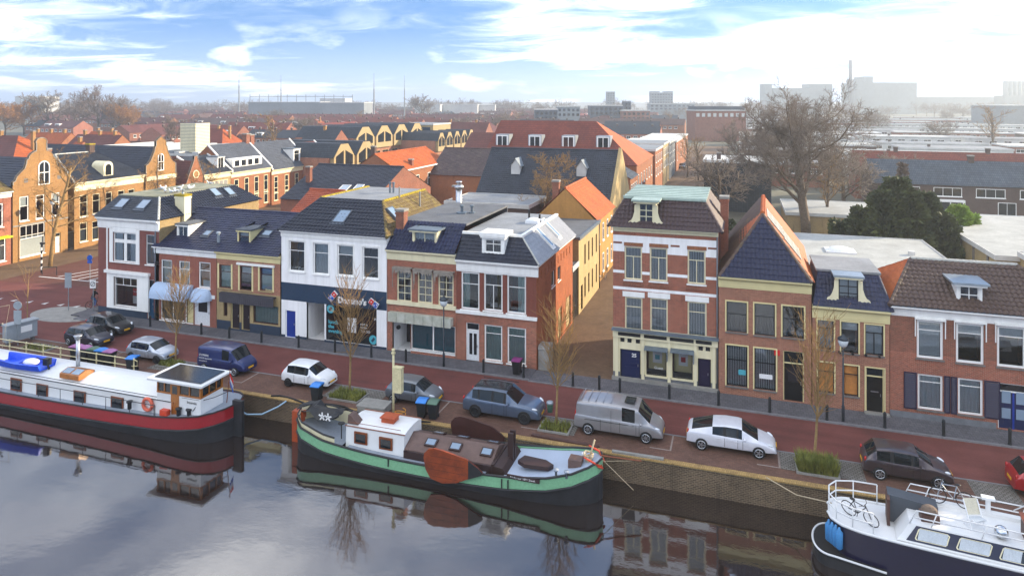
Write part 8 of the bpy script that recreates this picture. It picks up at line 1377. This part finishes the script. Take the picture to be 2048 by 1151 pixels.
# cars far up the lane
for i, (px_, py_, c, lb) in enumerate(((1339, 352, 'paint_grey', 'grey car parked far up the lane'), (1348, 345, 'paint_silver', 'silver car parked far up the lane behind the grey one'), (1354, 340, 'paint_white', 'white van parked far up the lane'), (1375, 338, 'paint_black', 'dark car at the far end of the lane'))):
    b = pz(px_, py_); car('lane_van' if i == 2 else 'lane_car', lb, b.x - 1.5, b.y + 2, 4.3, 1.8, 1.5 if i != 2 else 2.2, 'hatch' if i != 2 else 'van', c, .32, rz=-pi / 2)
# ================================================================ street furniture and small things
def bollard_mesh(): mb = MB(); mb.lathe([(.1, 0), (.1, .06), (.085, .1), (.085, .74), (.1, .76), (.1, .82), (.085, .84), (.085, .9), (.04, .95)], (0, 0, 0), 10); return mb
bo = None
for (px_, py_) in ((260, 668), (392, 673), (454, 678), (518, 687), (589, 699), (659, 711), (731, 722), (803, 730), (965, 746), (1047, 755), (1145, 772), (1196, 783), (1237, 790), (1338, 800), (1437, 812), (1540, 828), (1655, 843), (1772, 860), (1893, 880), (2025, 895)):
    p = pz(px_, py_, .1); y = max(-1.72 if p.x < 0 else -1.95, min(p.y, -1.45)) if p.x > -33 else -1.5
    if bo is None: bo = bollard_mesh().obj('bollard', 'bollard_paint', label='black cast iron bollard on the kerb of the grey pavement', cat='bollard', group='bollards along the pavement'); o = bo
    else: o = bo.copy(); COL.objects.link(o)
    o.location = (p.x, y, .1); o['label'] = 'black cast iron bollard on the kerb before the ' + next(n_ for a_, n_ in ((-34.6, 'mauve corner house'), (-28.6, 'house with blue awnings'), (-22.3, 'house with the slatted canopy'), (-12.2, 'pizza shop'), (-6.4, 'shop with tattered awnings'), (-.2, 'brown lane corner house'), (5.4, 'open lane'), (12.5, 'number 25 shopfront'), (18.2, 'pointed roof house'), (22.7, 'boarded house'), (99, 'shuttered house')) if p.x < a_)
def lamp(x, y, label, H=4.9):
    e = thing('street_lamp', label, 'street lamp', (x, y, .1)); mb = MB(); mb.lathe([(.09, 0), (.09, .9), (.055, 1.0), (.045, H - .5)], (0, 0, 0), 9); mb.obj('pole', 'pole_paint', e, smooth=True); mb = MB(); mb.lathe([(.06, 0), (.22, .12), (.3, .38), (.24, .5)], (0, 0, H - .55), 10); mb.obj('lantern', 'glass_lamp', e, smooth=True); mb = MB(); mb.lathe([(.33, 0), (.3, .12), (.12, .22), (.04, .3)], (0, 0, H - .06), 10); mb.obj('lantern_cap', 'pole_paint', e, smooth=True)
lamp(-6.62, -1.62, 'black street lamp with glass lantern before the shop with tattered awnings'); lamp(19.88, -1.8, 'black street lamp with glass lantern before the boarded house', 5.0)
p = ps(105, 480, -66); lamp(p.x, p.y, 'pale street lamp before the bell gable house', 7.2)
def bin_(x, y, lid, label, rz=0., body_='bin_body', group=None):
    e = thing('wheelie_bin', label, 'wheelie bin', (x, y, 0 if y < -2 else .1), rz, group); mb = MB(); b0, b1, d0, d1, H = .22, .29, .27, .36, .98; mb.v = [(-b0, -d0, .06), (b0, -d0, .06), (b0, d0, .06), (-b0, d0, .06), (-b1, -d1, H), (b1, -d1, H), (b1, d1, H), (-b1, d1, H)]; mb.f = [(0, 1, 2, 3), (4, 5, 6, 7), (0, 1, 5, 4), (1, 2, 6, 5), (2, 3, 7, 6), (3, 0, 4, 7)]; mb.m = [0] * 6; mb.box(-b1 - .02, b1 + .02, -d1 - .02, d1 + .02, H - .06, H); mb.obj('body', body_, e); mb = MB(); mb.prism([(-d1 - .04, H + .003), (d1 + .06, H + .003), (d1 + .06, H + .07), (0, H + .13), (-d1 - .04, H + .05)], -b1 - .03, b1 + .03, lambda u, v, q: (q, u, v)); mb.obj('lid', lid, e); mb = MB(); mb.tube([(-b1, d1 + .08, H - .05), (b1, d1 + .08, H - .05)], .02, 5); mb.obj('handle', body_, e)
    for sg in (-1, 1): mb = MB(); mb.lathe([(.1, -.03), (.1, .03)], (0, 0, 0), 12, fm=lambda a, b, z: (sg * .22 + z, d0 + .02 + a * .9, .1 + b)); mb.obj('wheel', 'rubber', e)
for x, l_, lb in ((-33.6, 'pink_lid', 'wheelie bin with dull pink lid, beside the plum car end of the row'), (-32.75, 'pink_lid', 'second pink lidded wheelie bin in the row behind the quay rail'), (-31.85, 'green_lid', 'wheelie bin with grey green lid in the row behind the rail'), (-31.1, 'blue_lid', 'blue lidded wheelie bin between the green and pink lids'), (-30.3, 'pink_lid', 'pink lidded wheelie bin next to the blue lidded one')): bin_(x, -8.9, l_, lb, radians(90) + .1)
bin_(-27.7, -9.3, 'blue_lid', 'blue lidded wheelie bin standing alone behind the silver hatchback', .2); bin_(-12.25, -9.2, 'blue_lid', 'blue lidded wheelie bin with grey front strip beside the white small car', .1); bin_(-4.7, -9.15, 'blue_lid', 'blue lidded wheelie bin beside a green lidded one', .15); bin_(-3.95, -9.1, 'green_lid', 'green lidded wheelie bin at the grey car', .1); bin_(-1.1, -1.25, 'purple_lid', 'purple lidded wheelie bin on the pavement before the lane corner house', 0)
for x, y in ((-12.25, -9.2), (-4.7, -9.15)): pass
# meter cabinet on a post, green litter bin, deck slab, hoses
pb = thing('meter_post', 'pale cream steel post carrying a meter box on the quay edge', 'post', (-6.45, -9.6, 0)); mb = MB(); mb.tube([(0, 0, 0), (0, 0, 4.0)], .075, 8); mb.lathe([(.14, 0), (.14, .08), (.05, .14), (.12, .2), (.12, .3)], (0, 0, 3.85), 8); mb.obj('post', 'rail_cream', pb, smooth=True); mb = MB(); mb.box(.05, .6, -.15, .2, 1.5, 3.0); mb.box(.02, .63, -.18, .23, 3.0, 3.06); mb.obj('meter_box', 'rail_cream', pb); mb = MB(); mb.box(-.22, .22, -.22, .22, 0, .04); mb.obj('foot_plate', 'rail_cream', pb)
mb = MB(); mb.box(-.9, .9, -.55, .55, .0, .42); mb.box(-.96, .96, -.6, .6, .42, .5); mb.obj('quay_slab', 'stone', label='grey stone lidded box on the quay edge beside the cream post', cat='box', loc=(-7.9, -9.4, 0), rot=(0, 0, .05))
lb_ = thing('litter_bin', 'small green litter bin fixed to the thin street tree', 'litter bin', (3.05, -7.6, .75)); mb = MB(); mb.lathe([(.16, 0), (.2, .45), (.22, .5)], (0, 0, 0), 10); mb.obj('body', 'leaf_dark' if False else 'bin_green' if 'bin_green' in MATS else 'green_lid', lb_, smooth=True); mb = MB(); mb.lathe([(.23, .5), (.2, .62), (.05, .66)], (0, 0, 0), 10); mb.obj('hood', 'zinc', lb_, smooth=True)
mb = MB(); R = random.Random(5); pts = [(-15.4 + k * .55, -9.75 + .22 * sin(k * .9), .07 + .03 * sin(k * 2)) for k in range(22)]; mb.tube(pts, .06, 6); mb.obj('supply_hose', 'rubber', smooth=True, label='thick black supply hose lying along the quay edge', cat='hose')
mb = MB(); mb.tube([(-5.9 + .35 * cos(a), -9.75 + .25 * sin(a), .06 + .012 * i) for i, a in enumerate(np.linspace(0, 14, 40))], .025, 5); M('hose_yellow', 'c98a1e', .6, .1); mb.obj('coiled_hose', 'hose_yellow', smooth=True, label='coiled yellow hose at the foot of the cream post', cat='hose')
mb = MB(); mb.box(-2.0, 2.0, -.12, .12, 0, .09); mb.obj('timber_beam', 'wood_brown', label='dark timber beam lying along the quay beside the green barge bow', cat='beam', loc=(4.4, -9.35, .0), rot=(0, 0, radians(-3))); mb = MB(); mb.box(-1.4, 1.4, -.1, .1, 0, .1); mb.obj('timber_plank', 'stone', label='grey plank lying on the coping near the silver van', cat='plank', loc=(8.6, -9.7, .04), rot=(0, 0, radians(1)))
mb = MB(); mb.box(-.55, .55, -.4, .4, 0, 1.5); mb.prism([(-.6, 1.5), (.6, 1.5), (.45, 1.75), (-.45, 1.75)], -.42, .42, lambda u, v, q: (u, q, v)); mb.obj('stone_buttress', 'concrete', label='worn stone buttress at the foot of the orange side wall', cat='buttress', loc=(.45, .75, 0), rot=(0, 0, pi / 2))
# quay railing on the left
qr = thing('quay_railing', 'cream painted iron railing along the quay above the red barge', 'railing', (-41.5, -9.55, 0))
for z in (.5, .98): mb = MB(); mb.tube([(0, 0, z), (14.2, 0, z)], .035, 6); mb.obj('rail', 'rail_cream', qr)
for k in range(9): mb = MB(); mb.lathe([(.07, 0), (.05, .08), (.05, .46), (.075, .5), (.05, .54), (.05, .94), (.08, .98), (.05, 1.06)], (k * 1.775, 0, 0), 8); mb.obj('post', 'rail_cream', qr, smooth=True)
mb = MB(); mb.tube([(14.2, 0, .98), (14.5, 0, .9), (14.5, 0, .55), (14.2, 0, .5)], .035, 6); mb.obj('rail_end', 'rail_cream', qr)
# grey cabinet, signs
gc = thing('street_cabinet', 'grey double street cabinet with a white notice near the cream railing', 'cabinet', (-41.3, -7.6, 0), radians(78)); mb = MB(); mb.box(-1.1, 1.1, -.35, .35, .3, 1.6); mb.obj('body', 'sign_grey', gc); mb = MB(); mb.box(-1.2, 1.2, -.45, .45, 1.6, 1.7); mb.obj('roof', 'sign_grey', gc); mb = MB(); mb.box(-.1, .7, -.37, -.352, .85, 1.35); mb.obj('notice', 'paper_white', gc)
for x in (-.9, .9): mb = MB(); mb.box(x - .08, x + .08, -.2, .2, 0, .3); mb.obj('leg', 'stone_sill', gc)
def sign(px_, py_, label, H, plates, mat='sign_grey', s=None):
    p = pz(px_, py_) if s is None else Vector(s); e = thing('road_sign', label, 'sign', (p.x, p.y, 0), YAW); mb = MB(); mb.tube([(0, 0, 0), (0, 0, H)], .035, 6); mb.obj('pole', 'zinc', e)
    for (kind, z, w_, h_, m_) in plates:
        mb = MB()
        if kind == 'disc': mb.prism([(w_ * cos(a), z + w_ * sin(a)) for a in np.linspace(0, 2 * pi, 20, False)], -.06, -.036, lambda u, v, q: (u, q, v))
        else: mb.box(-w_ / 2, w_ / 2, -.06, -.036, z - h_ / 2, z + h_ / 2)
        mb.obj('plate', m_, e)
    return e
sign(36, 690, 'round sign with three plates below seen from behind near the cabinet', 3.5, (('disc', 3.2, .34, 0, 'sign_grey'), ('box', 2.45, .62, .7, 'sign_grey'), ('box', 1.9, .55, .4, 'sign_grey'))); sign(137, 620, 'grey rectangular sign back standing at the junction', 3.4, (('box', 2.8, .62, 1.4, 'sign_grey'),)); sign(180, 557, 'small blue round cycle sign by the crossing', 2.7, (('disc', 2.3, .3, 0, 'sign_blue'), ('box', 1.85, .5, .3, 'sign_blue')))
nz = sign(0, 0, 'white no parking zone sign on the corner of the mauve house', 3.0, (('box', 2.6, .55, .75, 'paper_white'),), s=(-42.75, .2, 0)); mb = MB(); mb.tube([(.2 * cos(a), -.075, 2.62 + .2 * sin(a)) for a in np.linspace(0, 2 * pi, 20)], .025, 5); mb.tube([(-.14, -.075, 2.48), (.14, -.075, 2.76)], .022, 5); mb.obj('emblem', 'black_paint', nz)
sp_ = thing('striped_pole', 'black and white striped crossing pole with lamp', 'pole', (*pz(83, 545).xy, 0)); 
for k in range(9): mb = MB(); mb.tube([(0, 0, k * .36), (0, 0, k * .36 + .36)], .09, 8); mb.obj('stripe', 'black_paint' if k % 2 == 0 else 'paper_white', sp_)
mb = MB(); mb.box(-.12, .45, -.12, .12, 3.24, 3.45); mb.obj('lamp_head', 'black_paint', sp_); mb = MB(); mb.tube([(.9, -.6, 0), (.9, -.6, .8), (2.6, -.2, .9), (2.6, -.2, 0)], .05, 6); mb.obj('tree_guard', 'black_paint', label='low black tree guard hoop by the striped pole', cat='guard', loc=sp_.location)
# lane bicycles
for i, (px_, py_, lb) in enumerate(((1208, 560, 'dark bicycle parked against the ochre lane house'), (1213, 548, 'second dark bicycle leaning on the ochre lane house'), (1215, 535, 'farthest bicycle by the ochre lane house'))): b = pz(px_, py_); bike('bicycle', lb, (b.x - .1, b.y, 0), radians(75 + 12 * i), 'black_paint', radians(5))
# gulls on the mossy flat roof
gp = None; R = random.Random(9)
for k in range(13):
    mb = MB() if gp is None else None; x, y = -41.9 + 1 + R.random() * 4, 4 + R.random() * 7.2
    if gp is None:
        gp = thing('gull', 'white gull resting on the mossy flat roof of the corner house', 'gull', (x, y, 10.72), 0, 'gulls on the flat roof'); mb.ball((0, 0, .16), .15, 8, 6, (1.7, .8, .8)); mb.tube([(.18, 0, .2), (.28, 0, .34)], [.07, .06], 6); mb.ball((.3, 0, .38), .075, 7, 5); mb.obj('body', 'white_plastic', gp, smooth=True); mb = MB(); mb.prism([(-.38, .2), (.1, .24), (.12, .14), (-.1, .1)], -.13, .13, lambda u, v, q: (u, q, v)); mb.obj('wings', 'zinc', gp); mb = MB(); mb.tube([(.36, 0, .37), (.45, 0, .35)], [.02, .008], 4); mb.obj('beak', 'yellow_plate', gp); mb = MB(); mb.tube([(0, .04, 0), (0, .04, .08)], .01, 4); mb.tube([(0, -.04, 0), (0, -.04, .08)], .01, 4); mb.obj('legs', 'orange_plastic', gp, kind='stuff'); o = gp
    else: o = copy_tree(gp)
    o.location = (x, y, 10.72); o.rotation_euler = (0, 0, R.random() * 6.28)
# cyclist at the corner of the mauve house
def person(loc, rz):
    e = thing('person', 'person in a black coat and blue trousers on a bicycle at the house corner', 'person', loc, rz)
    J = dict(pel=(-.2, 0, .98), sp=(-.1, 0, 1.2), ch=(0, 0, 1.42), nk=(.03, 0, 1.55), hd=(.06, 0, 1.72), shl=(0, .19, 1.45), ell=(.2, .24, 1.22), hal=(.42, .22, 1.12), shr=(0, -.19, 1.45), elr=(.2, -.24, 1.22), har=(.42, -.22, 1.12), hil=(-.2, .1, .93), knl=(.12, .12, .78), anl=(-.02, .12, .4), tol=(.12, .12, .34), hir=(-.2, -.1, .93), knr=(.08, -.12, .62), anr=(-.08, -.12, .22), tor=(.08, -.12, .17))
    ed = [('pel', 'sp'), ('sp', 'ch'), ('ch', 'nk'), ('nk', 'hd'), ('ch', 'shl'), ('shl', 'ell'), ('ell', 'hal'), ('ch', 'shr'), ('shr', 'elr'), ('elr', 'har'), ('pel', 'hil'), ('hil', 'knl'), ('knl', 'anl'), ('anl', 'tol'), ('pel', 'hir'), ('hir', 'knr'), ('knr', 'anr'), ('anr', 'tor')]
    rad = dict(pel=.16, sp=.15, ch=.16, nk=.06, hd=.105, shl=.08, ell=.055, hal=.04, shr=.08, elr=.055, har=.04, hil=.1, knl=.07, anl=.045, tol=.04, hir=.1, knr=.07, anr=.045, tor=.04)
    ks = list(J); me = bpy.data.meshes.new('p'); me.from_pydata([J[k] for k in ks], [(ks.index(a), ks.index(b)) for a, b in ed], []); o = bpy.data.objects.new('p', me); COL.objects.link(o); md = o.modifiers.new('s', 'SKIN'); sk = me.skin_vertices[0] if me.skin_vertices else me.attributes and None
    if not me.skin_vertices: bpy.data.objects.remove(o); return e
    for i, k in enumerate(ks): me.skin_vertices[0].data[i].radius = (rad[k], rad[k]); me.skin_vertices[0].data[i].use_root = k == 'pel'
    o.modifiers.new('u', 'SUBSURF').levels = 1; dg = bpy.context.evaluated_depsgraph_get(); m2 = bpy.data.meshes.new_from_object(o.evaluated_get(dg)); bpy.data.objects.remove(o); m2.materials.clear()
    for q in ('cloth_black', 'cloth_blue', 'skin'): m2.materials.append(MATS[q])
    for p in m2.polygons: p.use_smooth = True; p.material_index = 2 if p.center.z > 1.58 else (0 if p.center.z > .95 or p.center.x > .3 else 1)
    b = bpy.data.objects.new('body', m2); COL.objects.link(b); b.parent = e; mb = MB(); mb.ball((.03, 0, 1.8), .13, 9, 7, (1, .95, 1)); mb.obj('hair', 'cloth_black', e, smooth=True); return e
person((-44.0, 1.4, 0), radians(80)); bike('bicycle', 'black bicycle ridden by the person in a black coat', (-44.0, 1.4, 0), radians(80), 'black_paint')
# ================================================================ air
mb = MB(); mb.box(-2600, 2600, -420, 2600, -4, 75); hz = mb.obj('haze', [], kind='stuff')
m = bpy.data.materials.new('haze_air'); m.use_nodes = True; t = m.node_tree; t.nodes.remove(t.nodes['Principled BSDF']); v = t.nodes.new('ShaderNodeVolumePrincipled'); v.inputs['Color'].default_value = (.84, .93, 1, 1); v.inputs['Density'].default_value = .0005; v.inputs['Anisotropy'].default_value = .45; t.links.new(v.outputs[0], t.nodes['Material Output'].inputs['Volume']); hz.data.materials.append(m)
